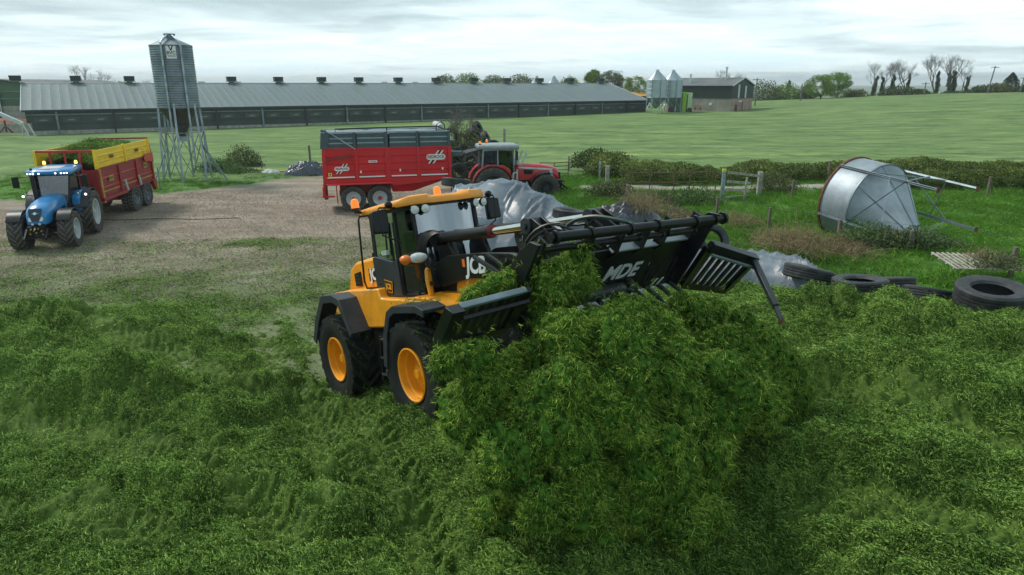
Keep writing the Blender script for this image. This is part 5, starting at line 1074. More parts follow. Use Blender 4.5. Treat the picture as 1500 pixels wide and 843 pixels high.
def trailer_loaded():
    f = Vector((.145, -.989, 0)); L_ = Vector((.989, .145, 0))
    # local x forward (towards the tractor); visible side is y = +W/2
    T = thing('loaded_trailer', 'dark red trailer with yellow top boards heaped with cut grass behind the blue tractor', 'trailer', yawM(-19.97, 36.0, 0, f))
    T.matrix_world = yawM(-20.05, 36.0, .0, f) @ Matrix.Diagonal((1, 1, .95, 1))
    W = 1.17; Ln = 6.5
    for s in (-1, 1):
        y = s*W
        for a, b in ((.10, 2.1), (2.28, 4.2), (4.38, 6.4)):
            k = ribs_panel(T, a, b, y, 1.28, 2.55, s, REDD, REDT, 2)
            if s > 0:
                k = MB(); k.box(a + .1, b - .1, y + .03, y + .04, 1.50, 1.55); k.build('gold_line', YELD, T)
        for a, b in ((.30, 3.25), (3.40, 6.42)):
            ribs_panel(T, a, b, y, 2.62, 3.42, s, YELL, YELL, 2)
        for a in (0., 2.1, 4.2, 6.4):
            k = MB(); k.box(a, a + .18, y - s*.05, y + s*.07, 1.25, 2.6); k.build('side_post', REDD, T, .01)
        for a in (.15, 3.25, 6.42):
            k = MB(); k.box(a, a + .15, y - s*.05, y + s*.06, 2.60, 3.46); k.build('board_post', YELL, T, .01)
        k = MB(); k.box(0, 6.55, y - s*.06, y + s*.05, 2.54, 2.62); k.build('top_rail', REDD, T)
        k = MB(); k.prism([(0, .95), (0, 1.28), (6.5, 1.28), (6.5, 1.12), (3.9, 1.12), (3.6, 1.25), (.5, 1.25), (.2, .7), (0, .7)], y - s*.05, y + s*.12); k.build('lower_rail', REDD, T, .01)
        for x in (2.3, 4.0):
            k = MB(); k.bar((x, y + s*.12, 1.78), (x - .12, y + s*.14, 1.25), .09, .06, up=(0, 1, 0)); k.build('side_bracket', WHITEG, T)
        k = MB(); k.bar((6.48, y + s*.09, 2.58), (6.42, y + s*.09, 1.05), .09, .06, up=(0, 1, 0)); k.build('gold_edge', YELD, T)
        k = MB(); k.prism([(-.02, 2.2), (.9, 2.35), (1.1, 2.3), (1.25, 2.5), (1.1, 2.72), (.0, 2.76)], y + s*.075, y + s*.11); k.build('tailgate_arm', REDT, T, .01)
    if True:
        for x, z, w_, m in ((1.05, 2.15, .5, YELD), (5.3, 2.05, .5, YELD)):
            k = MB(); k.box(x - w_/2, x + w_/2, W + .036, W + .046, z - .13, z + .13); pl = k.build('maker_plate', m, T)
            for i in range(6):
                k = MB(); xx = x - w_*.38 + i*w_*.15; k.box(xx, xx + .035, W + .046, W + .05, z - .08, z + .08); k.build('plate_stroke', BLACKP, T)
        for x, z in ((1.9, 3.02), (4.9, 3.02)):
            for i in range(7):
                k = MB(); xx = x - .22 + i*.065; k.box(xx, xx + .04, W + .04, W + .046, z - .08 + .02*(i % 2), z + .08); k.build('plate_stroke', REDD if i % 2 else BLACKP, T)
    k = MB(); k.box(0, 6.5, -W, W, 1.15, 1.28); k.build('floor', REDD, T)
    k = MB(); k.box(6.46, 6.56, -W, W, 1.2, 2.55); fw = k.build('front_wall', REDD, T, .01)
    k = MB()
    for i in range(5): 
        y = -W + i*(2*W/4); k.box(6.47, 6.55, y - .04, y + .04, 2.5, 3.38)
    k.box(6.46, 6.56, -W - .02, W + .02, 3.36, 3.46); k.build('front_mesh_frame', REDT, T, .008)
    k = MB(); k.prism([(6.56, 1.5), (6.75, 1.45), (6.75, 1.9), (6.56, 2.2)], .35, .75); k.build('front_bracket', GREYP, T)
    k = MB(); k.box(-.08, .02, -W, W, .95, 2.62); k.bar((-.05, W, 2.6), (.15, W, 3.5), .08); k.bar((-.05, -W, 2.6), (.15, -W, 3.5), .08); k.bar((.15, -W, 3.5), (.15, W, 3.5), .08); k.build('tailgate', REDD, T, .01)
    for x in (1.25, 2.75):
        for s in (-1, 1): wheel(T, (x, s*.98, .66), .66, .52, .33, s, RUBBERD, GALVD, 22, 'tr', GALVD, dish=.35)
    k = MB(); k.cyl((1.25, -.8, .66), (1.25, .8, .66), .08); k.cyl((2.75, -.8, .66), (2.75, .8, .66), .08); k.box(.5, 6.4, -.55, -.3, .75, 1.15); k.box(.5, 6.4, .3, .55, .75, 1.15); k.build('chassis_frame', REDD, T, .01)
    k = MB(); k.bar((6.3, .42, .95), (8.1, 0, .62), .18, .14); k.bar((6.3, -.42, .95), (8.1, 0, .62), .18, .14); k.box(6.3, 6.9, .25, .75, .55, .85); k.build('drawbar', REDD, T, .01)
    k = MB(); k.box(6.91, 6.93, .4, .6, .60, .80); k.build('yellow_reflector', YELL, T)
    # the load is its own mass
    n = 30; m = 60; V = []
    for i in range(m + 1):
        for j in range(n + 1):
            x = .15 + 6.2*i/m; y = -W + .12 + (2*W - .24)*j/n; e = min(1, min(i, m - i)/5, min(j, n - j)/4)
            V.append((x, y, 2.66 + .85*sin(pi*j/n)**.7*(.55 + .45*sin(pi*i/m)**.5) + float(fbm(x*1.6, y*1.6, 3, 3) - .5)*.6*e + float(fbm(x*5, y*5, 9, 3) - .5)*.22))
    F = [(i*(n + 1) + j, (i + 1)*(n + 1) + j, (i + 1)*(n + 1) + j + 1, i*(n + 1) + j + 1) for i in range(m) for j in range(n)]
    ld = link('trailer_load', np_mesh('trailer_load', V, F, True), mat('loaded grass', (.14, .22, .07), .9, var=.5, vscale=5, bump=.9, bscale=30))
    ld.matrix_world = T.matrix_world; tag(ld, 'heap of freshly cut grass piled above the yellow trailer boards', 'grass load', kind='stuff')
    r = np.random.default_rng(3); V = np.array(V); idx = r.choice(np.where(np.abs(V[:, 1]) < W - .25)[0], 2600)
    tf = [blades_mesh('tuft', 30, .22, .12, .014, SIL, up=.3, curve=.5, seed=s) for s in (101, 102)]
    pts = V[idx] + r.normal(size=(2600, 3))*.04
    o = scatter('load_blades', pts, np.stack([r.normal(0, .3, 2600), r.normal(0, .3, 2600), r.uniform(0, 6, 2600)], -1), r.uniform(.6, 1.1, 2600), tf); o.matrix_world = T.matrix_world
    tag(o, 'loose blades on the heap of cut grass in the yellow boarded trailer', 'grass')
trailer_loaded()
# ---------------------------------------------------------------- long poultry shed
def long_shed():
    EL = Vector((-58.1, 84, 0)); ER = Vector((25.8, 136, 0)); d = (ER - EL); Ln = d.length; d.normalize()
    T = thing('long_shed', 'very long low green livestock shed with grey roof and a row of ridge vents', 'shed', yawM(EL.x, EL.y, 0, d))
    W = 23.6; ez, rz = 3.1, 6.05; hw = W/2
    # back/front/gable walls (local x along the shed, y to the back)
    k = MB(); k.box(.15, Ln - .15, .0, .22, .55, ez); wl = k.build('front_wall', GREENW, T)
    k = MB(); k.box(.1, Ln - .1, -.03, .25, -.8, .55); k.build('plinth', CONC, T)
    k = MB(); k.box(.15, Ln - .15, W - .22, W, -.8, ez); k.build('back_wall', GREENW, T)
    for x in (.0, Ln - .2):
        k = MB(); k.prism([(0, -.8), (W, -.8), (W, ez), (hw, rz - .1), (0, ez)], x, x + .2, 'x'); k.build('gable_wall', GREENW, T)
    # roof sheets, one metre wide, laid edge to edge with a raised seam
    n = 98; wdt = (Ln + .8)/n; sl = math.hypot(hw + .45, (rz - ez)*(hw + .45)/hw)
    g = MB(); g.prism([(0, 0), (wdt - .02, 0), (wdt - .02, .04), (.12, .04), (.10, .050), (.02, .050), (0, .04)], 0, sl, 'x')   # x = up the slope, (y, z) profile
    me = g.mesh('roof_sheet'); me.materials.append(ROOFG)
    a = atan2(rz - ez, hw)
    for side in (0, 1):
        for i in range(n):
            o = bpy.data.objects.new('roof_sheet', me); COL.objects.link(o); o.parent = T
            if side == 0:
                # local x of the sheet -> up slope (+y), local y -> along shed
                X = Vector((0, cos(a), sin(a))); Y = Vector((1, 0, 0)); Zv = Vector((0, -sin(a), cos(a))); org = Vector((-.4 + i*wdt, -.45, ez - .45*tan(a) + .004*(i % 3)))
                o.matrix_local = Matrix(((X.x, Y.x, -0 + Zv.x, org.x), (X.y, Y.y, Zv.y, org.y), (X.z, Y.z, Zv.z, org.z), (0, 0, 0, 1)))
            else:
                X = Vector((0, -cos(a), sin(a))); Y = Vector((1, 0, 0)); Zv = Vector((0, sin(a), cos(a))); org = Vector((-.4 + i*wdt, W + .45, ez - .45*tan(a)))
                o.matrix_local = Matrix(((X.x, Y.x, Zv.x, org.x), (X.y, Y.y, Zv.y, org.y), (X.z, Y.z, Zv.z, org.z), (0, 0, 0, 1)))
    k = MB(); k.prism([(hw - .35, rz), (hw, rz + .14), (hw + .35, rz), (hw + .35, rz - .04), (hw, rz + .07), (hw - .35, rz - .04)], -.4, Ln + .4, 'x'); k.build('ridge_cap', ROOFG, T)
    for x in (-.42, Ln + .34):
        k = MB(); k.prism([(-.5, ez - .32), (hw, rz + .02), (W + .5, ez - .32), (W + .5, ez - .05), (hw, rz + .18), (-.5, ez - .05)], x, x + .08, 'x'); k.build('verge_board', WHITEG, T)
    k = MB(); k.box(-.3, Ln + .3, -.58, -.44, ez - .30, ez - .14); k.build('gutter', GREYP, T)
    k = MB(); k.box(.1, Ln - .1, -.10, -.003, 2.38, 2.50); k.build('wall_rail', GALVD, T)
    k = MB(); k.box(.1, Ln - .1, -.06, -.003, 1.28, 1.34); k.build('wall_rail', GREYP, T)
    xs = np.arange(3.0, Ln, 6.05)
    for i, x in enumerate(xs):
        k = MB(); k.box(x, x + .22, -.24, -.005, -.5, ez - .32); k.build('wall_post', GALVD if i % 2 == 0 else GREYP, T)
    fr = MB(); fr.box(0, 1.95, -.05, -.004, 0, .72); fm = fr.mesh('window'); fm.materials.append(GREENW)
    gl = MB(); gl.box(.08, 1.87, -.065, -.051, .08, .64); gm = gl.mesh('pane'); gm.materials.append(mat('dusty shed window', (.055, .075, .07), .3, var=.2))
    hd = MB(); hd.hexa([(.55, -.11, .24), (1.4, -.11, .24), (1.4, -.066, .24), (.55, -.066, .24), (.65, -.11, .40), (1.3, -.11, .40), (1.3, -.066, .40), (.65, -.066, .40)]); hm = hd.mesh('flap'); hm.materials.append(mat('pale flap', (.18, .21, .20), .6))
    x = .7; i = 0
    while x < Ln - 2.4:
        o = bpy.data.objects.new('window', fm); COL.objects.link(o); o.parent = T; o.location = (x, 0, 1.48)
        p = bpy.data.objects.new('pane', gm); COL.objects.link(p); p.parent = o
        q = bpy.data.objects.new('flap', hm); COL.objects.link(q); q.parent = o
        i += 1; x += 2.9 if i % 2 else 3.15
    # ridge vents: pixel columns read off the photograph, put on the ridge line
    R0 = T.matrix_world @ Vector((0, hw, rz)); R1 = T.matrix_world @ Vector((Ln, hw, rz))
    vm = MB(); vm.hexa([(-.32, -.35, -.1), (.32, -.35, -.1), (.32, .35, -.1), (-.32, .35, -.1), (-.38, -.38, .4), (.38, -.38, .4), (.38, .38, .4), (-.38, .38, .4)]); b0 = vm.mesh('ridge_vent'); b0.materials.append(GREENB)
    vm = MB(); vm.hexa([(-.62, -.5, .36), (.62, -.5, .36), (.62, .5, .36), (-.62, .5, .36), (-.66, -.55, 1.02), (.66, -.55, 1.02), (.66, .55, 1.02), (-.66, .55, 1.02)]); b1 = vm.mesh('vent_hood'); b1.materials.append(mat('black vent hood', (.018, .028, .028), .5))
    vm = MB(); vm.box(-.74, .74, -.60, .60, .28, .355); b2 = vm.mesh('vent_tray'); b2.materials.append(GALVD)
    vm = MB(); vm.cyl((0, 0, -.3), (0, 0, .35), .38, 14); vm.cyl((0, 0, .35), (0, 0, .62), .50, 14); s0 = vm.mesh('exhaust_stack'); s0.materials.append(WHITEG)
    def xr(px):
        u = (px - 750)/1000/cos(PITCH)       # x / y on the horizon line
        t = (R0.x - u*R0.y)/(u*(R1.y - R0.y) - (R1.x - R0.x)); return t*Ln
    for px in (83, 164, 236, 308, 373, 436, 494, 544, 597, 648, 698, 743, 787, 828, 869):
        x = xr(px)
        o = bpy.data.objects.new('ridge_vent', b0); COL.objects.link(o); o.parent = T; o.location = (x, hw, rz)
        for q in (b1, b2): c = bpy.data.objects.new(q.name.split('.')[0], q); COL.objects.link(c); c.parent = o
    for px in (148, 208, 285, 337, 387, 446, 588, 630):
        x = xr(px)
        o = bpy.data.objects.new('exhaust_stack', s0); COL.objects.link(o); o.parent = T; o.location = (x, hw + 3.2, rz - .3)
long_shed()

# ---------------------------------------------------------------- feed silo on legs
def text_board(T, M4, w_, h_):
    pass
def silo():
    cx, cy = -21.0, 44.5
    T = thing('feed_silo', 'tall grey ribbed feed silo on splayed steel legs between the trailer and the long shed', 'silo', Matrix.Translation((cx, cy, 0)) @ Matrix.Rotation(radians(25), 4, 'Z'))
    R = 1.22; z0, z1 = 4.55, 8.25
    k = MB(); pr = [(.02, z0)]; n = 26
    pr = [(R - .02, z0)]
    for i in range(n):
        a = z0 + (z1 - z0)*i/n; h = (z1 - z0)/n
        pr += [(R - .02, a + h*.1), (R + .015, a + h*.35), (R + .015, a + h*.65), (R - .02, a + h*.9)]
    pr += [(R, z1), (R + .05, z1 + .01), (.32, z1 + .42), (.30, z1 + .42), (.001, z1 + .42)]
    k.lathe(pr, (0, 0, 0), (0, 0, 1), 40); k.build('tank', GALVD, T, sharp=60)
    k = MB(); k.lathe([(R - .03, z0 + .01), (.22, z0 - 1.55), (.22, z0 - 1.8), (.001, z0 - 1.8)], (0, 0, 0), (0, 0, 1), 28); k.build('cone', mat('dark hopper cone', (.075, .07, .065), .5, .3, var=.3), T)
    k = MB(); k.lathe([(.30, z1 + .4), (.30, z1 + .62), (.34, z1 + .64), (.34, z1 + .70), (.001, z1 + .72)], (0, 0, 0), (0, 0, 1), 20); k.build('lid', GALVD, T)
    vd = Vector((21.0, -44.5)).normalized(); va = atan2(vd.y, vd.x) - radians(25)
    for da in (-.42, .40):
        a = va + da; dx, dy = cos(a), sin(a)
        k = MB(); k.tube([(dx*.28, dy*.28, z1 + .62), (dx*(R*.8), dy*(R*.8), z1 + .32), (dx*(R + .1), dy*(R + .1), z1 + .15), (dx*(R + .1), dy*(R + .1), z0 - .2), (dx*(R + .15), dy*(R + .15), z0 - 3.4)], .06, 8); k.build('filling_pipe', GALV, T)
    p = Vector((cos(va - .02)*(R + .03), sin(va - .02)*(R + .03), z1 - .42)); nrm = Vector((cos(va - .02), sin(va - .02), 0)); rt = Vector((0, 0, 1)).cross(nrm)
    k = MB(); a = rt*.27; u = Vector((0, 0, .36)); o = nrm*.01; k.hexa([p - a - u - o, p + a - u - o, p + a - u + o, p - a - u + o, p - a + u - o, p + a + u - o, p + a + u + o, p - a + u + o]); sg = k.build('sign_plate', WHITE, T)
    text('V', .42, BLACKP, T, p + nrm*.015 + Vector((0, 0, .20)), rt, (0, 0, 1), **T_(0, 0, 0., .01, .003))
    text('BVC', .30, GREYP, T, p + nrm*.015 + Vector((0, 0, -.04)), rt, (0, 0, 1), **T_(0, 0, 0., .006, .003)).scale = (.9, .9, 1)
    for dz in (-.20, -.26):
        k = MB(); q = p + nrm*.012 + Vector((0, 0, dz)); k.hexa([q - a*.8, q + a*.8, q + a*.8 + nrm*.004, q - a*.8 + nrm*.004, q - a*.8 + Vector((0, 0, .02)), q + a*.8 + Vector((0, 0, .02)), q + a*.8 + nrm*.004 + Vector((0, 0, .02)), q - a*.8 + nrm*.004 + Vector((0, 0, .02))]); k.build('sign_line', GREYP, T)
    legs = []
    for i in range(6):
        a = 2*pi*i/6 + .3; t = Vector((cos(a)*R*1.0, sin(a)*R*1.0, z0 + .3)); b = Vector((cos(a)*(R + .28), sin(a)*(R + .28), -.1)); legs.append((t, b))
        k = MB(); k.bar(t, b, .10, .12); k.build('leg', GALV, T)
    for i in range(6):
        (t, b), (t2, b2) = legs[i], legs[(i + 1) % 6]
        k = MB(); k.bar(t.lerp(b, .35), b2.lerp(t2, .05), .04); k.build('brace', GALVD, T)
        k = MB(); k.bar(t2.lerp(b2, .35), b.lerp(t, .05), .04); k.build('brace', GALVD, T)
        k = MB(); k.bar(t.lerp(b, .36), t2.lerp(b2, .36), .05); k.build('ring_rail', GALVD, T)
    k = MB(); k.box(-.3, .3, -.3, .3, z0 - 2.05, z0 - 1.75); k.build('discharge_box', GALV, T)
    for a in (va - .9, va + 1.1, va + 2.2):
        k = MB(); t = Vector((cos(a)*1.2, sin(a)*1.2, 2.3)); b = Vector((cos(a)*2.6, sin(a)*2.6, -.05)); k.bar(t, b, .06); k.build('stay', GALVD, T)
    k = MB(); k.box(-.15, .1, -.45, -.40, z0 - .9, z0 - .7) ; 
silo()

# ---------------------------------------------------------------- fallen hopper
def hopper():
    ax = Vector((.40, -.905, -.10)).normalized(); c = at(1246, 292, 26.4)
    up = Vector((0, 0, 1)); up = (up - ax*up.dot(ax)).normalized(); sd_ = ax.cross(up)
    M = Matrix(((ax.x, sd_.x, up.x, c.x), (ax.y, sd_.y, up.y, c.y), (ax.z, sd_.z, up.z, c.z), (0, 0, 0, 1)))
    T = thing('fallen_silo', 'galvanised feed hopper lying on its side in the paddock with its legs in the air', 'silo', M)
    R = 1.60; L1 = 1.25; n = 48; off = -.80; L2 = 2.0; r2 = .17
    V = []; k = MB()
    for j in range(n):
        a = 2*pi*j/n; V += [(0, R*sin(a), R*cos(a)), (L1, R*sin(a), R*cos(a))]
    k.add(V, [(2*j, 2*j + 1, (2*j + 3) % (2*n), (2*j + 2) % (2*n)) for j in range(n)]); k.build('barrel', GALVF, T, sharp=60)
    k = MB(); V = []
    for j in range(n):
        a = 2*pi*j/n; V += [(L1, R*sin(a), R*cos(a)), (L1 + L2, r2*sin(a) + .05, r2*cos(a) + off), (L1 + L2 + .12, r2*sin(a) + .05, r2*cos(a) + off)]
    k.add(V, [(3*j, 3*j + 1, (3*j + 4) % (3*n), (3*j + 3) % (3*n)) for j in range(n)] + [(3*j + 1, 3*j + 2, (3*j + 5) % (3*n), (3*j + 4) % (3*n)) for j in range(n)]); cone = k.build('cone', GALVF, T, sharp=60)
    for j in range(0, n, 6):     # standing seams of the cone
        a = 2*pi*(j + 1.5)/n; p = Vector((L1, (R + .0)*sin(a), (R + .0)*cos(a))); q = Vector((L1 + L2, r2*sin(a) + .05, r2*cos(a) + off))
        k = MB(); k.bar(p, q, .045, .03, up=(0, sin(a), cos(a))); k.build('seam', GALVD if j != 30 else RUST, cone)
    k = MB(); k.lathe([(R + .0, -.05), (R + .05, -.05), (R + .05, .03), (R, .03)], (0, 0, 0), (1, 0, 0), 48, True); k.build('rusty_rim', RUST, T)
    k = MB(); k.lathe([(R + .004, -.03), (R + .035, -.03), (R + .035, .03), (R + .004, .03)], (L1, 0, 0), (1, 0, 0), 48, True); k.build('seam_ring', GALVD, T)
    k = MB(); k.lathe([(r2, 0), (r2 + .12, 0), (r2 + .12, .04), (r2, .04)], (L1 + L2 + .12, .05, off), (1, 0, 0), 24, True); k.build('outlet_flange', GALVD, T)
    k = MB(); k.lathe([(r2 - .02, 0), (.08, .05), (.06, .0)], (L1 + L2 + .10, .05, off), (1, 0, 0), 16); k.build('outlet', DARKIN, T)
    lg = []
    for a in (105, 35, -40, -97, 172):
        a = radians(a); y, z = (R + .06)*sin(a), (R + .06)*cos(a); e = 3.95
        k = MB(); k.bar((.02, y, z), (e, y, z), .09, .04, up=(0, sin(a), cos(a))); k.bar((.02, y*1.02, z*1.02), (e, y*1.02, z*1.02), .03, .07, up=(0, sin(a), cos(a))); lgo = k.build('leg', GALVD, T)
        k = MB(); k.box(e, e + .02, y - .09, y + .09, z - .09, z + .09); k.build('foot_plate', RUST, lgo); lg.append((y, z))
    for i in range(5):
        (y0, z0), (y1, z1) = lg[i], lg[(i + 1) % 5]
        k = MB(); k.bar((L1 + .1, y0*1.03, z0*1.03), (2.8, y1*1.03, z1*1.03), .06, .03); k.build('brace', GALVD if i else SLATE, T)
        k = MB(); k.bar((2.8, y0*1.03, z0*1.03), (L1 + .9, y1*1.03, z1*1.03), .035, .03); k.build('brace', GALV, T)
    for i in range(3):
        k = MB(); k.cyl((.95, -1.40 + .03*i, -.33 - .10*i), (.95, -1.46 + .03*i, -.33 - .10*i), .03, 6); k.build('hole', DARKIN, T)
hopper()

# ---------------------------------------------------------------- farm building at the right, bins behind
def barn():
    C = Vector((41.2, 133, 0)); e = Vector((.70, .714, 0)); s = Vector((-.714, .70, 0))
    # local x along the gable (towards the right), y along the side (towards the back left)
    T = thing('block_barn', 'small block and dark green clad farm building with two flue pipes at the field edge', 'barn', Matrix(((e.x, s.x, 0, C.x), (e.y, s.y, 0, C.y), (0, 0, 1, 0), (0, 0, 0, 1))))
    W, D = 8.6, 13.5; b, ez, rz = .6, 5.75, 7.1; mid = 3.35
    k = MB(); k.box(0, .2, 0, D, -.5, mid); k.build('side_wall', BLOCK, T)
    k = MB(); k.box(.2, W, 0, .2, -.5, mid); k.build('gable_wall', PINKB, T)
    k = MB(); k.box(W - .2, W, .2, D, -.5, mid); k.box(.2, W, D - .2, D, -.5, mid); k.build('rear_wall', BLOCK, T)
    k = MB(); k.prism([(-.06, mid), (W + .06, mid), (W + .06, ez), (W/2, rz - .08), (-.06, ez)], -.06, .1, 'y'); k.build('gable_cladding', GREENC, T)
    k = MB(); k.box(-.06, .1, .1, D, mid + .0, ez); k.box(W - .1, W + .06, .1, D, mid, ez); k.build('side_cladding', GREENC, T)
    a = atan2(rz - ez, W/2)
    for q in (0, 1):
        n = 13
        for i in range(n):
            k = MB(); y0 = -.3 + i*(D + .6)/n; y1 = y0 + (D + .6)/n - .03
            x0, x1 = (-.35, W/2) if q == 0 else (W + .35, W/2); z0 = ez - .35*tan(a)
            k.hexa([(x0, y0, z0), (x1, y0, rz), (x1, y1, rz), (x0, y1, z0), (x0, y0, z0 + .08), (x1, y0, rz + .08), (x1, y1, rz + .08), (x0, y1, z0 + .08)]); k.build('roof_sheet', ROOFD, T)
    k = MB(); k.prism([(-.4, ez - .18), (W/2, rz - .02), (W + .4, ez - .18), (W + .4, ez + .06), (W/2, rz + .16), (-.4, ez + .06)], -.36, -.30, 'y'); k.build('verge_board', WHITEG, T)
    k = MB(); k.box(1.6, 2.5, -.05, .05, -.5 + b, 2.2); k.build('door', GREENC, T)
    for x in (2.35, 5.1):
        k = MB(); k.box(x, x + .6, -.09, -.061, mid + .1, ez - .1 + .25*(x < 4)); k.build('rooflight_strip', WHITEG, T)
    for x in (3.0, 3.7):
        k = MB(); k.box(x, x + .5, -.12, -.01, 2.7, 2.95); k.build('flood_lamp', WHITE, T)
    k = MB(); k.bar((4.5, -.06, 2.9), (4.5, -.06, -.2), .12); k.build('downpipe', GREYP, T)
    for y, h in ((9.6, 1.9), (3.2, 3.2)):
        k = MB(); k.cyl((1.2 if y > 5 else 3.4, y, ez), (1.2 if y > 5 else 3.4, y, ez + h), .16, 10); k.cyl((1.2 if y > 5 else 3.4, y, ez + h), (1.2 if y > 5 else 3.4, y, ez + h + .2), .24, 10); k.build('flue_pipe', WHITEG, T)
    k = MB(); k.cyl((-.1, 4.2, 2.3), (-.02, 4.2, 2.3), .25, 12); k.build('wall_fan', WHITE, T)
    # trailer fan and stacked machines beside it
    o = Vector((36.2, 134, 1.0))
    T2 = thing('forage_machine', 'parked dark red and lime green machine between the feed bins and block building', 'farm machine', Matrix.Translation(at(1006, 150, 133)) @ Matrix.Translation((0, 0, -1.6)))
    for x0, x1, z0, z1, m in ((-3.3, -2.6, -.2, 3.4, REDD), (-2.4, -1.0, -.4, 3.3, GREENB), (-.9, -.1, -.4, 3.4, mat('lime green paint', (.22, .42, .03), .5)), (.1, .9, -.3, 3.3, mat('pale lime paint', (.42, .56, .30), .5))):
        k = MB(); k.hexa([(x0, 0, z0), (x1, 0, z0), (x1, 2.2, z0), (x0, 2.2, z0), (x0 + .15, .1, z1), (x1 + .15, .1, z1), (x1 + .15, 2.1, z1), (x0 + .15, 2.1, z1)]); pp = k.build('body_panel', m, T2, .06)
        for i in range(3):
            k = MB(); z = z0 + .5 + i*.9; k.box(x0 + .05, x1 + .05, -.05, .02, z, z + .12); k.build('rib', m, pp)
    k = MB(); k.cyl((-2.9, -.1, .2), (-2.9, .3, .2), .55, 14); k.cyl((.6, -.1, .1), (.6, .3, .1), .5, 14); k.build('wheel', OLDTYRE, T2)
    k = MB(); k.box(-3.2, -2.6, -.1, .0, 1.2, 1.8); k.build('orange_guard', mat('orange guard', (.5, .12, .02), .5), T2)
    T3 = thing('log_trolley', 'small pinkish wooden trolley standing against the grey block wall', 'trolley', Matrix.Translation(at(1022, 160, 131)))
    k = MB(); k.box(-.7, .7, 0, .6, .2, .35); k.box(-.7, .7, 0, .1, .35, .7); k.build('tray', PINKB, T3); k = MB(); k.cyl((-.5, -.05, .05), (-.5, .0, .05), .22); k.cyl((.5, -.05, .05), (.5, .0, .05), .22); k.build('wheel', REDD, T3)
barn()
def bin_(name, label, px, pyb, D, R, h, cone, roof, group, n=10, leg=True):
    b = at(px, pyb, D); T = thing(name, label, 'silo', Matrix.Translation(b), group)
    z0 = 2.4; z1 = z0 + h
    for i in range(4):
        k = MB(); k.lathe([(R, z0 + h*i/4), (R + .04, z0 + h*i/4 + .02), (R, z0 + h*i/4 + .06), (R, z0 + h*(i + 1)/4)], (0, 0, 0), (0, 0, 1), 28); k.build('wall_ring', GALVB, T)
    k = MB(); k.lathe([(R + .08, z1 - .03), (.30, z1 + roof), (.28, z1 + roof + .25), (.001, z1 + roof + .3)], (0, 0, 0), (0, 0, 1), 24); k.build('roof_cone', GALVB, T, sharp=60)
    k = MB(); k.lathe([(R, z0), (.25, z0 - cone), (.001, z0 - cone)], (0, 0, 0), (0, 0, 1), 24); k.build('cone', GALVD, T)
    for i in range(8):
        a = 2*pi*i/8 + .2; k = MB(); k.bar((R*cos(a), R*sin(a), z0 + .4), (R*cos(a), R*sin(a), -.4), .10); k.build('leg', GALV, T)
        k = MB(); a2 = a + 2*pi/8; k.bar((R*cos(a), R*sin(a), z0 - .2), (R*cos(a2), R*sin(a2), .2), .05); k.build('brace', GALV, T)
    for a in (-2.2, -1.4):
        k = MB(); k.tube([(.2*cos(a), .2*sin(a), z1 + roof + .15), ((R + .12)*cos(a), (R + .12)*sin(a), z1 + .3), ((R + .12)*cos(a), (R + .12)*sin(a), 1.)], .05, 6); k.build('filling_pipe', GALVD, T)
    return T
G = 'pale steel feed bins at the end of the long shed'
bin_('feed_bin', 'left one of the two pale steel feed bins beside the block building', 960, 163, 129.5, 1.83, 3.05, 1.9, 1.55, G)
bin_('feed_bin', 'right one of the two pale steel feed bins beside the block building', 983, 162.5, 133, 1.83, 3.1, 1.9, 1.6, G)
G = 'feed bins showing above the long shed roof'
bin_('feed_bin', 'left cone top of the two feed bins peeping over the long shed ridge', 786, 156, 165, 1.8, 2.1, 1.5, 2.0, G)
bin_('feed_bin', 'right cone top of the two feed bins peeping over the long shed ridge', 811, 156, 165, 2.0, 2.1, 1.5, 2.0, G)
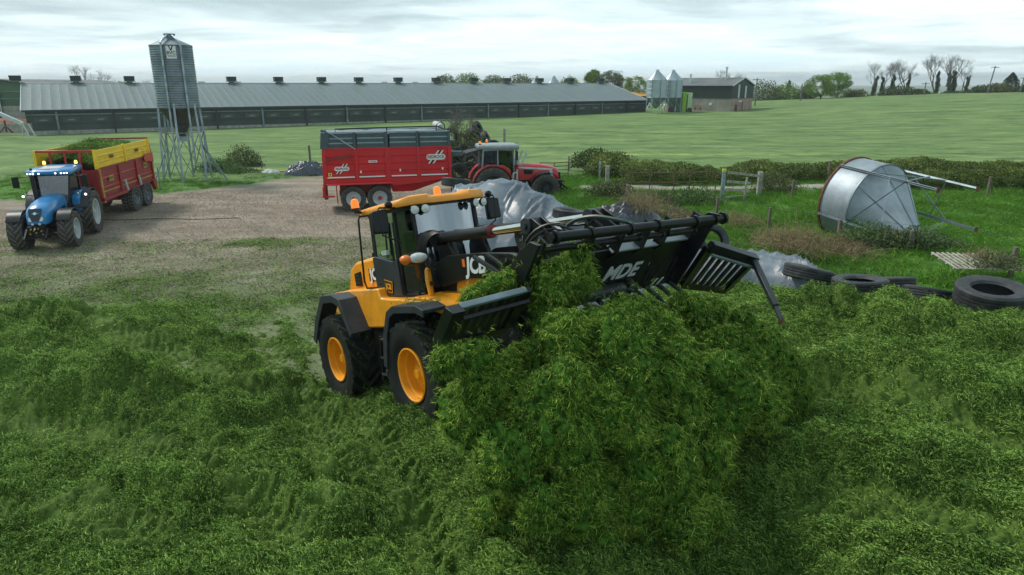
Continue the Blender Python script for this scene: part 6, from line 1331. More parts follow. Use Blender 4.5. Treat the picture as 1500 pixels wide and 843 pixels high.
def left_barn():
    p = at(-6, 160, 104); T = thing('green_barn', 'curved roofed green barn standing behind the left end of the long shed', 'barn', Matrix.Translation((p.x, p.y, 0)))
    k = MB(); n = 12; W = 13; pts = [(-6, 2.9), (-6, 5.5)] + [(-6 + W*i/n, 5.5 + 1.0*sin(pi*i/n)) for i in range(1, n)] + [(7, 5.5), (7, 2.9)]
    k.prism(pts, 0, .2, 'y'); k.build('gable_cladding', GREENB, T)
    k = MB(); pts = [(-6.3 + (W + .6)*i/n, 5.45 + 1.15*sin(pi*i/n)) for i in range(n + 1)]; k.prism(pts + [(x, z + .12) for x, z in pts[::-1]], -.5, 25, 'y'); k.build('curved_roof', ROOFD, T)
    k = MB(); k.box(-6, 7, 0, .3, -.5, 2.9); k.box(6.8, 7, .3, 24, -.5, 5.4); k.build('concrete_wall', CONC, T)
    k = MB(); k.box(-4.5, .9, -.3, -.003, .0, 5.3); k.build('doorway', DARKIN, T)
    for x in (-2., -.6, .9):
        k = MB(); k.box(x, x + .18, -.34, -.301, 0, 5.4); k.build('door_post', WHITEG, T)
    for z in (3.9, 4.9): 
        k = MB(); k.box(-4.5, 7, -.36, -.31, z, z + .08); k.build('sheeting_rail', GALVD, T)
    # grain conveyor and clutter in front
    A = at(0, 168, 80); B = at(33, 182, 78); T = thing('conveyor', 'pale metal conveyor leaning down beside the end of the long shed', 'conveyor', Matrix.Translation(A))
    d = B - A; k = MB(); k.bar((-1.5, 0, .8), d + Vector((0, 0, 0)), .35, .3); k.build('trough', WHITEG, T)
    k = MB(); k.bar((-1.5, -.2, .95), d + Vector((0, -.2, .2)), .06); k.bar((-1.5, .2, .95), d + Vector((0, .2, .2)), .06); k.build('side_rail', GALV, T)
    k = MB(); k.bar(d, d + Vector((.5, 0, -1.4)), .12); k.bar(d + Vector((.2, .6, 0)), d + Vector((.8, .6, -1.4)), .12); k.bar(d, d + Vector((-.4, .2, -1.4)), .08); k.build('leg', WHITEG, T)
    # soil heap
    q = at(12, 176, 92); r = np.random.default_rng(2); n = 24; V = []
    for i in range(n + 1):
        for j in range(n + 1):
            x = (i/n*2 - 1); y = (j/n*2 - 1); h = max(0, 1 - x*x - y*y)**.8*1.2*(.7 + .6*float(fbm(x*3, y*3, 4))); V.append((q.x + x*4.4, q.y + y*3, .2 + h + .35))
    F = [(i*(n + 1) + j, (i + 1)*(n + 1) + j, (i + 1)*(n + 1) + j + 1, i*(n + 1) + j + 1) for i in range(n) for j in range(n)]
    o = link('soil_heap', np_mesh('soil_heap', V, F), mat('reddish soil', (.24, .12, .075), .95, var=.3, vscale=2)); tag(o, 'reddish brown soil heap in front of the green barn', 'soil heap')
    o = thing('low_wall', 'pale concrete wall running in front of the green barn at the far left', 'wall', Matrix.Translation(at(-20, 188, 84)))
    k = MB(); k.box(-6, 5.4, 0, .3, -.6, .55); k.build('wall_panel', CONC, o)
    o = thing('rusty_stand', 'small rusty machine stand in front of the soil heap', 'machine stand', Matrix.Translation(at(10, 195, 80)))
    k = MB(); k.bar((0, 0, .1), (0, 0, 1.4), .14); k.bar((0, 0, .8), (-.8, 0, 0), .1); k.bar((0, 0, .8), (.8, 0, 0), .1); k.bar((0, 0, .8), (0, .8, 0), .1); k.build('stand_frame', RUST, o)
left_barn()
o = thing('orange_roof_shed', 'small orange roofed shed peeping out behind the long shed gable', 'shed', Matrix.Translation((at(937, 141, 160))))
k = MB(); k.hexa([(-2.2, 0, 0), (2.6, 0, 0), (2.6, 5, 0), (-2.2, 5, 0), (-2.2, 2.5, .9), (2.4, 2.5, .6), (2.4, 2.6, .6), (-2.2, 2.6, .9)]); k.build('roof', mat('orange roof', (.62, .28, .04), .6), o)
k = MB(); k.box(-2.0, 2.4, .3, 4.7, -4, -.01); k.build('wall', GREYP, o)
# ---------------------------------------------------------------- plastic sheets over the clamp
RIDGE = [(at(668, 290, 23.4), 1.6), (at(700, 262, 22.6), 2.6), (at(735, 254, 22), 3.0), (at(775, 274, 21.2), 2.5), (at(818, 289, 20.5), 2.2), (at(850, 316, 19.2), 2.0), (at(900, 334, 18.2), 1.9), (at(960, 348, 17.4), 1.7), (at(1040, 362, 16.7), 1.5), (at(1120, 365, 16.0), 1.4), (at(1168, 372, 15.4), 1.25), (at(1200, 388, 14.7), .8)]
def sheet_height(x, y):
    best = np.full(x.shape, -9.); U = np.zeros(x.shape); D = np.full(x.shape, 9.); acc = 0
    for i in range(len(RIDGE) - 1):
        (a, wa), (b, wb) = RIDGE[i], RIDGE[i + 1]; ex, ey = b.x - a.x, b.y - a.y; l2 = ex*ex + ey*ey; l = sqrt(l2)
        t = np.clip(((x - a.x)*ex + (y - a.y)*ey)/l2, 0, 1); px, py = a.x + t*ex, a.y + t*ey; d = np.hypot(x - px, y - py)
        side = (x - px)*ey - (y - py)*ex         # >0 towards the camera side
        w_ = (wa + t*(wb - wa))*np.where(side > 0, 1.0, .75); h = a.z + t*(b.z - a.z)
        q = np.clip(d/w_, 0, 1.35); z = h*(1 - q**2.1*.98) - .25*q
        m = z > best; best = np.where(m, z, best); U = np.where(m, acc + t*l, U); D = np.where(m, d, D); acc += l
    return best, U, D
def ridged(u, v, s):
    n = fbm(u, v, s, 3, .55); return 1 - np.abs(2*n - 1)*2
def sheet():
    xs = np.arange(-5.2, 9.4, .045); ys = np.arange(12.6, 25.6, .045); X, Y = np.meshgrid(xs, ys)
    Z, U, D = sheet_height(X, Y)
    wx = fbm(X*.5, Y*.5, 4, 2)*1.1
    rt = ss(3.2, 5.5, X)          # long folds on the far run, folds falling from the crest on the near hump
    def cr(u, v, s, p=2.2):      # sharp crease: narrow ridge between broad flats
        n = fbm(u, v, s, 2, .5); return np.exp(-np.abs(n - .5)*26) 
    fa = cr(U*1.5 + D*.5 + wx*1.2, D*.30 + wx*.5, 11)*.11 + cr(U*3.4 - D*.9 + wx*1.6, D*.5 + wx, 23)*.085 + cr(U*6.5 + D*1.4 + wx*2, D*.9 + wx, 29)*.05 + cr(U*11 - D*2 + wx*2, D*1.2 + wx, 33)*.03 + (fbm(U*.7, D*.5, 5, 2) - .5)*.40
    fb = cr(U*.5 + wx*.6, D*4.2 + wx*1.2, 41)*.15 + cr(U*1.1 + wx, D*9 + wx*2, 43)*.075 + (fbm(U*.8, D*2, 7, 3) - .5)*.12
    f = fa*(1 - rt) + fb*rt
    Z = Z + f*ss(0, .5, D + .3) - .1
    base = terrain(X, Y); keep = Z > base - .12
    idx = np.arange(X.size).reshape(X.shape); F = np.stack([idx[:-1, :-1], idx[:-1, 1:], idx[1:, 1:], idx[1:, :-1]], -1).reshape(-1, 4)
    F = F[keep.ravel()[F].all(1)]; V = np.stack([X, Y, Z], -1).reshape(-1, 3); used = np.unique(F); rem = np.full(len(V), -1); rem[used] = np.arange(len(used))
    o = link('silage_sheet', np_mesh('silage_sheet', V[used], rem[F], True), SHEET)
    tag(o, 'wrinkled grey plastic sheet covering the silage clamp behind the loader', 'plastic sheet')
    def crumple(name, label, c, rx, ry, h, m, seed, yaw=0.):
        n = 90; V = []; a = np.linspace(-1, 1, n); A, B = np.meshgrid(a, a); R2 = A*A + B*B
        z = h*np.clip(1 - R2, 0, 1)**.7*(.55 + .9*fbm(A*2.2 + seed, B*2.2, seed, 3)) + (ridged(A*3 + seed, B*5, seed + 3)*.22 + ridged(A*9, B*7 + seed, seed + 5)*.09)*h*np.clip(1.1 - R2, 0, 1)
        x = A*rx*(1 + .2*(fbm(B*2, A*2, seed + 9) - .5)); y = B*ry; cx = c.x + x*cos(yaw) - y*sin(yaw); cy = c.y + x*sin(yaw) + y*cos(yaw)
        zz = terrain(cx, cy) + z - .03 - .3*np.clip(R2 - 1, 0, 1); keep = R2 < 1.02 + .3*(fbm(A*4, B*4, seed) - .5)
        idx = np.arange(n*n).reshape(n, n); F = np.stack([idx[:-1, :-1], idx[:-1, 1:], idx[1:, 1:], idx[1:, :-1]], -1).reshape(-1, 4); F = F[keep.ravel()[F].all(1)]
        o = link(name, np_mesh(name, np.stack([cx, cy, zz], -1).reshape(-1, 3), F, True), m); tag(o, label, 'plastic sheet')
    crumple('crumpled_sheet', 'crumpled dark blue black plastic dumped on the grass bank behind the fork', at(912, 312, 26.5), 1.9, 1.2, .95, SHEETB, 3, .2)
    crumple('crumpled_sheet', 'small torn heap of black plastic beside the fence post at the yard edge', at(452, 250, 47.5), 1.7, 1.0, .75, SHEETB, 8, .3)
    crumple('crumpled_sheet', 'white scrap of plastic lying at the yard edge left of the black heap', at(396, 245, 48.3), .7, .4, .25, WHITEG, 12)
sheet()

# ---------------------------------------------------------------- loose tyres
_T = {}
def truck_tyre(R, wd, ri):
    k = (R, wd, ri)
    if k in _T: return _T[k]
    b = MB(); h = wd/2
    pr = [(ri, -h*.55), (ri + .03, -h*.85), (R*.80, -h*1.02), (R*.93, -h*.98), (R*.97, -h*.80)]
    for i in range(4):
        y = -h*.8 + i*h*.4; pr += [(R, y + .01), (R, y + h*.36), (R - .022, y + h*.365), (R - .022, y + h*.395)] if i < 3 else [(R, y + .01), (R, y + h*.40)]
    pr += [(R*.97, h*.80), (R*.93, h*.98), (R*.80, h*1.02), (ri + .03, h*.85), (ri, h*.55), (ri + .05, h*.45), (R*.86, h*.7), (R*.93, 0), (R*.86, -h*.7), (ri + .05, -h*.45)]
    b.lathe(pr, (0, 0, 0), (0, 0, 1), 56, True)
    _T[k] = b.mesh('tyre', 30); _T[k].materials.append(OLDTYRE); return _T[k]
def tyre(p, R, wd, ri, rot, label, group=None):
    o = bpy.data.objects.new('old_tyre', truck_tyre(R, wd, ri)); COL.objects.link(o); o.location = p; o.rotation_euler = rot; tag(o, label, 'tyre', group); return o
G = 'old tyres weighting the edge of the silage sheet'
def on_heap(px, py, z): return atz(px, py, z)
tyre(at(1184, 401, 14.5) , .53, .30, .29, (radians(-8), radians(12), 0), 'leftmost tyre of the heap edge row, at the end of the grey sheet', G)
tyre(at(1259, 418, 13.4), .53, .30, .29, (radians(-4), radians(3), 1), 'flat lying tyre second from the grey sheet on the heap edge', G)
tyre(at(1304, 415, 14.4), .50, .26, .28, (radians(5), radians(14), 2), 'tyre half hidden behind the second tyre of the heap edge row', G)
tyre(at(1362, 433, 12.9), .50, .26, .28, (radians(-8), radians(16), .4), 'tyre sunk in the chopped grass just left of the big tyre', G)
tyre(at(1452, 433, 12.0), .60, .36, .33, (radians(6), radians(-3), 0), 'largest tyre lying flat at the right edge with its hole showing', G)
tyre(at(1530, 468, 11.7), .55, .3, .3, (0, radians(12), 0), 'tyre under the right side of the largest tyre', G)
tyre(at(836, 314, 19.0), .52, .26, .29, (radians(-4), radians(6), 0), 'single black tyre lying on the grey sheet just above the loader linkage', G)
tyre(at(1044, 352, 18.6), .46, .22, .28, (radians(60), 0, .3), 'thin tyre leaning behind the sheet beyond the fork end', G)
tyre(at(668, 268, 25.6), .55, .3, .3, (radians(-10), radians(6), 0), 'tyre lying at the left foot of the grey sheet near the trailer drawbar', G)
# pile behind the red tractor
r = random.Random(4); G = 'old tyres thrown in a pile behind the red tractor'
for i, (px, py) in enumerate([(700, 190), (712, 205), (690, 205), (722, 218), (700, 220), (680, 222), (668, 238), (690, 238), (712, 235), (676, 208), (655, 214), (664, 226), (688, 250), (672, 252), (706, 212), (695, 197), (660, 200)]):
    tyre(at(px, py, 43 - (py - 190)*.06 + r.uniform(-.3, .3)), .52, .3, .28, (r.uniform(0, 3), r.uniform(0, 3), 0), 'old tyre in the overgrown pile behind the red tractor cab', G)

# ---------------------------------------------------------------- fences, gates, planks
_n = 0
def post(px, py0, py1, w_, m, name, label, cat='fence post', D=None, lean=0., group=None):
    """py1 is where it meets the ground"""
    zt = 0.; Y = D
    if Y is None:
        Y = 30.
        for _ in range(12):
            p = at(px, py1, Y); zt = TZ(p.x, p.y) + .02; r_ = ray(px, py1); Y = float((zt - CZ)/r_[2]*r_[1])
    b = at(px, py1, Y); t = at(px, py0, Y); h = t.z - b.z
    T = thing(name, label, cat, Matrix.Translation(b), group)
    k = MB(); k.hexa([(-w_/2, -w_/2, -.4), (w_/2, -w_/2, -.4), (w_/2, w_/2, -.4), (-w_/2, w_/2, -.4), (-w_/2 + lean, -w_/2, h), (w_/2*.9 + lean, -w_/2, h*.985), (w_/2*.9 + lean, w_/2*.9, h), (-w_/2 + lean, w_/2, h)]); k.build('shaft', m, T, .008)
    k = MB(); k.bar((lean*.8 - w_*.52, -w_*.53, h*.8), (lean*.8 + w_*.52, -w_*.53, h*.8), .014); k.build('staple', STEEL, T); return T, b, t
post(878, 237, 264, .11, GALV, 'steel_post', 'slim blue grey steel post left of the rusty gate')
post(889, 243, 277, .20, CONC, 'concrete_post', 'stout weathered concrete gatepost just right of the slim steel post', 'gatepost')
post(919, 271, 292, .18, WOOD, 'wooden_stump', 'short wooden stump at the left end of the rusty gate')
TA, A0, A1 = post(1057, 251, 296, .16, GALV, 'steel_post', 'tall pale gatepost with a yellow top at the right end of the rusty gate', 'gatepost')
k = MB(); h = (A1 - A0).z; k.box(-.085, .085, -.085, .085, h - .02, h + .10); k.build('yellow_cap', mat('lime yellow cap', (.5, .6, .08), .6), TA)
TB, B0, B1 = post(1111, 252, 288, .22, CONC, 'concrete_post', 'thick pale concrete post right of the broken wooden rails', 'gatepost')
post(1049, 289, 324, .11, WOOD, 'wooden_post', 'brown wooden post standing in the weeds just behind the fork tubes')
post(1125, 304, 340, .10, WOOD, 'wooden_post', 'lone wooden post in the lush grass right of the fork end')
post(980, 284, 306, .10, WOOD, 'wooden_post', 'wooden post wrapped in brambles below the middle of the rusty gate')
post(1160, 264, 290, .10, WOOD, 'wooden_post', 'thin wooden post just left of the fallen hopper rim')
post(1445, 259, 292, .11, WOOD, 'wooden_post', 'wooden post against the hedge at the right beyond the hopper legs')
post(1227, 322, 356, .12, WOOD, 'wooden_post', 'wooden post in front of the fallen hopper barrel', D=24.0)
post(1331, 338, 372, .12, WOOD, 'wooden_post', 'bramble covered wooden post below the hopper outlet', D=22.0)
post(1482, 362, 394, .11, WOOD, 'wooden_post', 'wooden post behind the white lattice near the right edge', D=18.5)
post(739, 188, 214, .16, CONC, 'concrete_post', 'pale concrete post rising behind the red tractor roof', D=46)
post(455, 213, 242, .14, WOOD, 'wooden_post', 'brown wooden post beside the black plastic heap left of the red trailer')
post(833, 228, 252, .16, WOODL, 'wooden_post', 'leaning pale wooden post right of the red tractor nose')
post(1213, 236, 262, .10, WOOD, 'wooden_post', 'wooden post top showing behind the fallen hopper', D=40)
post(384, 228, 250, .06, WOOD, 'wooden_post', 'thin stake in the rough grass right of the feed silo')
post(237, 245, 290, .06, GALVD, 'steel_stake', 'thin grey stake left of the feed silo legs', D=40)
def gate(name, label, pl, pr, D, h, nb, vs, m, z0=.15, thick=.045):
    a = at(*pl, D); b = at(*pr, D + .4); a.z = TZ(a.x, a.y); b.z = TZ(b.x, b.y); L_ = (b - a).length; f = (b - a).normalized()
    T = thing(name, label, 'gate', yawM(a.x, a.y, a.z, f))
    for i in range(nb):
        z = z0 + (h - z0)*i/(nb - 1); k = MB(); k.tube([(0, 0, z), (L_*.5, 0, z - .03), (L_, 0, z)], thick/2*1.2, 6); k.build('rail', m, T)
    for v in vs:
        k = MB(); k.bar((L_*v, -.02, z0 - .12), (L_*v, -.02, h + (.06 if v == .25 else 0)), thick); k.build('upright', m, T)
    return T
gate('rusty_gate', 'long rusty tubular field gate in front of the hedge', (915, 286), (1056, 290), 35.6, 1.15, 3, (0, .25, .5, .66, .84, .93, 1), RUSTL)
gate('rusty_gate', 'short rusty gate leaning beside the red tractor nose', (791, 250), (832, 252), 43, 1.05, 5, (0, .5, 1), RUSTL)
T = thing('wooden_rails', 'broken grey wooden fence rails between the yellow topped post and the concrete post', 'fence', Matrix.Translation(A0))
d = B0 - A0
for z0, z1 in ((1.45, 1.05), (1.0, .75), (.62, .35), (.2, .1)):
    k = MB(); k.bar((.15, -.05, z0), d*(.97 if z0 > 1.2 else .72) + Vector((0, -.05, z1)), .05, .13); k.build('rail', WOODL, T)
k = MB(); k.bar((1.1, -.1, 1.2), (1.05, -.1, .05), .08); k.build('upright', WOODL, T)
T = thing('wire_fence', 'thin wire strands strung between the wooden posts along the grass bank', 'fence')
def onG(px, py, Y=None):
    Y = 30.
    for _ in range(12):
        p = at(px, py, Y); r_ = ray(px, py); Y = float((TZ(p.x, p.y) - CZ)/r_[2]*r_[1])
    return at(px, py, Y)
w1 = [onG(1049, 324), onG(1125, 340), at(1227, 356, 24.), at(1331, 372, 22.), at(1482, 394, 18.5)]
for z in (.55, .95):
    k = MB(); k.tube([p + Vector((0, 0, z)) for p in w1], .006, 4); k.build('wire', STEEL, T)
T = thing('plank', 'long pinkish plank lying along the edge of the dirt yard', 'plank', Matrix.Translation((0, 0, 0)))
a = onG(362, 250); b = onG(420, 254); k = MB(); k.bar(a + Vector((0, 0, .12)), b + Vector((0, 0, .12)), .22, .07); k.build('board', mat('pinkish plank', (.42, .22, .16), .8), T)
T = thing('plank', 'pale grey beam lying between the pinkish plank and the red trailer', 'beam')
a = onG(421, 254); b = onG(474, 250); k = MB(); k.bar(a + Vector((0, 0, .1)), b + Vector((0, 0, .1)), .16, .12); k.build('beam', WOODL, T)
T = thing('lattice_panel', 'weathered white slatted lattice lying flat in the grass near the right edge', 'lattice panel', Matrix.Translation(at(1428, 386, 18.6)) @ Matrix.Rotation(radians(-6), 4, 'Z') @ Matrix.Rotation(radians(4), 4, 'X'))
for i in range(13):
    k = MB(); x = -.85 + i*.14; k.box(x, x + .06, -.75 + .03*(i % 3), .75, .05, .075); k.build('slat', WOODL, T)
for i in range(4):
    k = MB(); y = -.65 + i*.42; k.box(-.88, .92, y, y + .06, .02, .05); k.build('batten', WOODL, T)
for px, py, lab in ((812, 262, 'weathered board lying on the bare patch left of the gatepost'), (868, 262, 'short dark board on the bare patch beside the slim steel post')):
    p = onG(px, py); T = thing('board', lab, 'board', Matrix.Translation(p)); k = MB(); k.bar((-.7, 0, .12), (.7, .25, .12), .2, .05); k.build('board', WOODL, T)
T = thing('drain_slot', 'dark drainage slot running across the dirt yard behind the blue tractor', 'drain')
pts = [atz(150 + i*18, 322 - .5*i*.3 + .8*sin(i), .03) for i in range(12)]
k = MB(); k.tube(pts, .018, 6); k.build('drain', HOSE, T)  # black tube stands for the drainage slot in the dirt

# ---------------------------------------------------------------- hedges, bushes, brambles
def hedge(name, label, pts, h, wd, n, size, m, seed, top=.35):
    r = np.random.default_rng(seed); pts = [np.array(p, float) for p in pts]; P = []
    seg = [np.linalg.norm(pts[i + 1] - pts[i]) for i in range(len(pts) - 1)]; tot = sum(seg)
    for i, l in enumerate(seg):
        k = int(n*l/tot); t = r.random(k); b = pts[i] + (pts[i + 1] - pts[i])*t[:, None]; d = (pts[i + 1] - pts[i])/l; nrm = np.array([-d[1], d[0]])
        u = t*l + i*31; hh = h*(1 - top*.5 + top*fbm(u*.5, 0*u, seed, 3)*1.2) ; ww = wd*(.75 + .5*fbm(u*.7, 0*u + 5, seed, 3))
        a = r.uniform(0, 2*pi, k); rad = r.random(k)**.28*(.78 + .45*fbm(u*2.3, a*2, seed + 3, 2))
        x = np.cos(a)*rad*ww/2; z = hh*.5 + np.sin(a)*rad*hh*.55
        z = np.abs(z)
        px, py = b[:, 0] + nrm[0]*x, b[:, 1] + nrm[1]*x
        P.append(np.stack([px, py, terrain(px, py) + z], -1))
    P = np.concatenate(P); T = thing(name, label, 'hedge'); leaves('foliage', P, size, m, T, seed=seed)
    k = MB()
    for i in range(len(pts) - 1):
        nn = int(seg[i]/1.5) + 1
        for j in range(nn):
            q = pts[i] + (pts[i + 1] - pts[i])*(j + .5)/nn; z = TZ(q[0], q[1])
            for _ in range(3): k.bar((q[0], q[1], z - .1), (q[0] + r.normal()*.5, q[1] + r.normal()*.2, z + h*.75), .05)
    k.build('stem', BARK, T); return T
a = at(912, 285, 39.5); b = at(1120, 285, 40.5); c = at(1260, 283, 41.5); d = at(1520, 283, 42)
hedge('field_hedge', 'long clipped green hedge running behind the rusty gate and fallen hopper', [a[:2], b[:2], c[:2], d[:2]], 1.05, 1.7, 60000, .10, LEAFH, 11, .5)
a = at(1290, 288, 37.5); b = at(1400, 290, 37.2); c = at(1530, 292, 37.0)
hedge('field_hedge', 'nearer bushy hedge at the right edge in front of the long hedge', [a[:2], b[:2], c[:2]], 1.05, 1.5, 26000, .09, LEAFH, 12, .7)
def bush(name, label, cat, c, rx, ry, h, n, size, m, seed, twigs=12, dead=None):
    r = np.random.default_rng(seed); T = thing(name, label, cat, Matrix.Translation(c)); a = r.normal(size=(n, 3)); a /= np.linalg.norm(a, axis=1)[:, None]; rad = r.random(n)**.4
    lump = .7 + .6*fbm(a[:, 0]*2.5 + seed, a[:, 1]*2.5 + a[:, 2]*2, seed, 3)
    P = a*(rad*lump)[:, None]*np.array([rx, ry, h]); P[:, 2] = np.abs(P[:, 2])
    leaves('foliage', P, size, m, T, seed=seed)
    k = MB()
    for i in range(twigs):
        q = r.normal(size=3); q[2] = abs(q[2]) + .4; q /= np.linalg.norm(q); k.tube([(0, 0, 0), tuple(q*np.array([rx, ry, h])*.5), tuple(q*np.array([rx, ry, h])*1.02 + np.array([0, 0, .05]))], [.03, .018, .006], 4)
    k.build('stem', dead or BARK, T); return T
def G_(px, py): p = onG(px, py); return p
bush('bush', 'small brownish green scrub bush on the rough edge right of the feed silo', 'bush', G_(357, 244), 1.6, 1.0, 1.5, 2600, .13, LEAFO, 21)
bush('bush', 'low weedy bush at the yard edge just right of the silo legs', 'bush', G_(322, 252), 1.9, 1.2, .9, 2200, .13, BRAMB, 22)
bush('bush', 'low green weeds at the foot of the pinkish plank', 'bush', G_(352, 255), 1.4, .8, .5, 1200, .12, BRAMB, 23)
bush('bush', 'dense round bush at the left end of the field hedge', 'bush', at(897, 258, 42.5), 1.9, 1.5, 1.5, 6000, .12, LEAFH, 24)
bush('bush', 'dark leafy bush between the red tractor nose and the steel post', 'bush', at(868, 246, 46), 1.6, 1.2, 1.3, 3000, .13, LEAFD, 25)
bush('bramble', 'bramble clump around the foot of the stout concrete gatepost', 'bramble', G_(893, 290), 1.3, .9, .9, 3000, .10, LEAFO, 26)
bush('bramble', 'leafy bramble below the left half of the rusty gate', 'bramble', G_(955, 303), 1.7, 1.0, .75, 3500, .09, BRAMB, 27)
bush('bramble', 'leafy bramble below the right half of the rusty gate', 'bramble', G_(1012, 302), 1.8, 1.0, .85, 3800, .09, BRAMB, 28)
bush('bramble', 'brown dead scrub right of the crumpled dark plastic', 'bramble', G_(973, 322), 1.2, .8, .7, 1500, .08, DRYG, 29, 40, BARKL)
bush('bramble', 'dead straw coloured tuft behind the middle of the fork tube', 'bramble', G_(1010, 328), .9, .6, .5, 1500, .07, DRYG, 30, 30, BARKL)
bush('bush', 'bush growing around the concrete post right of the broken rails', 'bush', G_(1135, 284), 1.4, 1.0, 1.1, 3000, .10, LEAFO, 31)
for i, (px, py, rx, h, m, lab) in enumerate([(1262, 366, 1.0, .95, BRAMB, 'bramble clump in front of the fallen hopper barrel'), (1300, 372, 1.1, .9, LEAFO, 'bramble clump below the middle of the hopper cone'), (1345, 368, 1.0, .85, BRAMB, 'tall bramble clump below the hopper outlet'), (1382, 380, .9, .7, BRAMB, 'low bramble right of the hopper outlet'), (1232, 372, .7, .6, DRYG, 'dry brown bramble left of the hopper barrel post')]):
    bush('bramble', lab, 'bramble', at(px, py, 22.3), rx, .7, h, 2600, .085, m, 50 + i, 26, BARKL)
bush('bush', 'low bramble beside the white lattice at the right edge', 'bramble', at(1462, 392, 18.0), .8, .5, .45, 1300, .06, LEAFO, 58, 20, BARKL)
bush('bush', 'tangled thorn bush growing over the tyre pile beside the red trailer', 'bush', at(676, 258, 41), 2.1, 1.4, 3.0, 5200, .10, LEAFO, 60, 60, BARKL)
def dry_tuft(label, px, py, D, n, R, L, seed):
    p = at(px, py, D); me = blades_mesh('dry_grass', n, R, L, .012, DRYG, up=.9, curve=.8, seed=seed); o = link('dry_grass', me); o.location = p; tag(o, label, 'dry grass', kind=None)
dry_tuft('tall straw coloured grass clump left of the fallen hopper', 1168, 368, 20.5, 900, 1.1, .75, 1)
dry_tuft('small straw coloured grass clump right of the lone wooden post', 1140, 362, 21.5, 500, .8, .6, 2)
dry_tuft('dry grass around the foot of the hopper barrel', 1240, 378, 21.5, 600, .9, .6, 3)
dry_tuft('dry grass stalks bending over the crumpled dark plastic', 940, 312, 26.3, 500, .8, .9, 4)
dry_tuft('dry grass clump in the lush grass beyond the fork end', 1082, 330, 26, 400, .8, .5, 5)
dry_tuft('dry grass beside the white lattice', 1440, 384, 18.9, 300, .5, .4, 6)

# ---------------------------------------------------------------- trees, poles
def limbs(k, p, d, L, r, depth, rnd, ends, spread=.55, up=.12, n=5):
    p = Vector(p); d = Vector(d).normalized(); q = p; pts = [p]; rs = [r]
    for i in range(3):
        d = (d + Vector((rnd.gauss(0, .13), rnd.gauss(0, .13), up*.5))).normalized(); q = q + d*L/3; pts.append(q); rs.append(r*(1 - .14*(i + 1)))
    k.tube(pts, rs, n if depth > 1 else 3); ends.append((q, r, depth))
    if depth <= 0: return
    nb = rnd.choice((2, 3, 3)) if depth > 1 else 3
    for i in range(nb):
        a = Vector((rnd.gauss(0, 1), rnd.gauss(0, 1), rnd.gauss(0, .5))); a = (a - d*a.dot(d)).normalized()
        st = pts[rnd.choice((2, 3, 3))]
        limbs(k, st, d + a*rnd.uniform(spread*.7, spread*1.5), L*rnd.uniform(.62, .85), r*rnd.uniform(.5, .66), depth - 1, rnd, ends, spread, up, n)
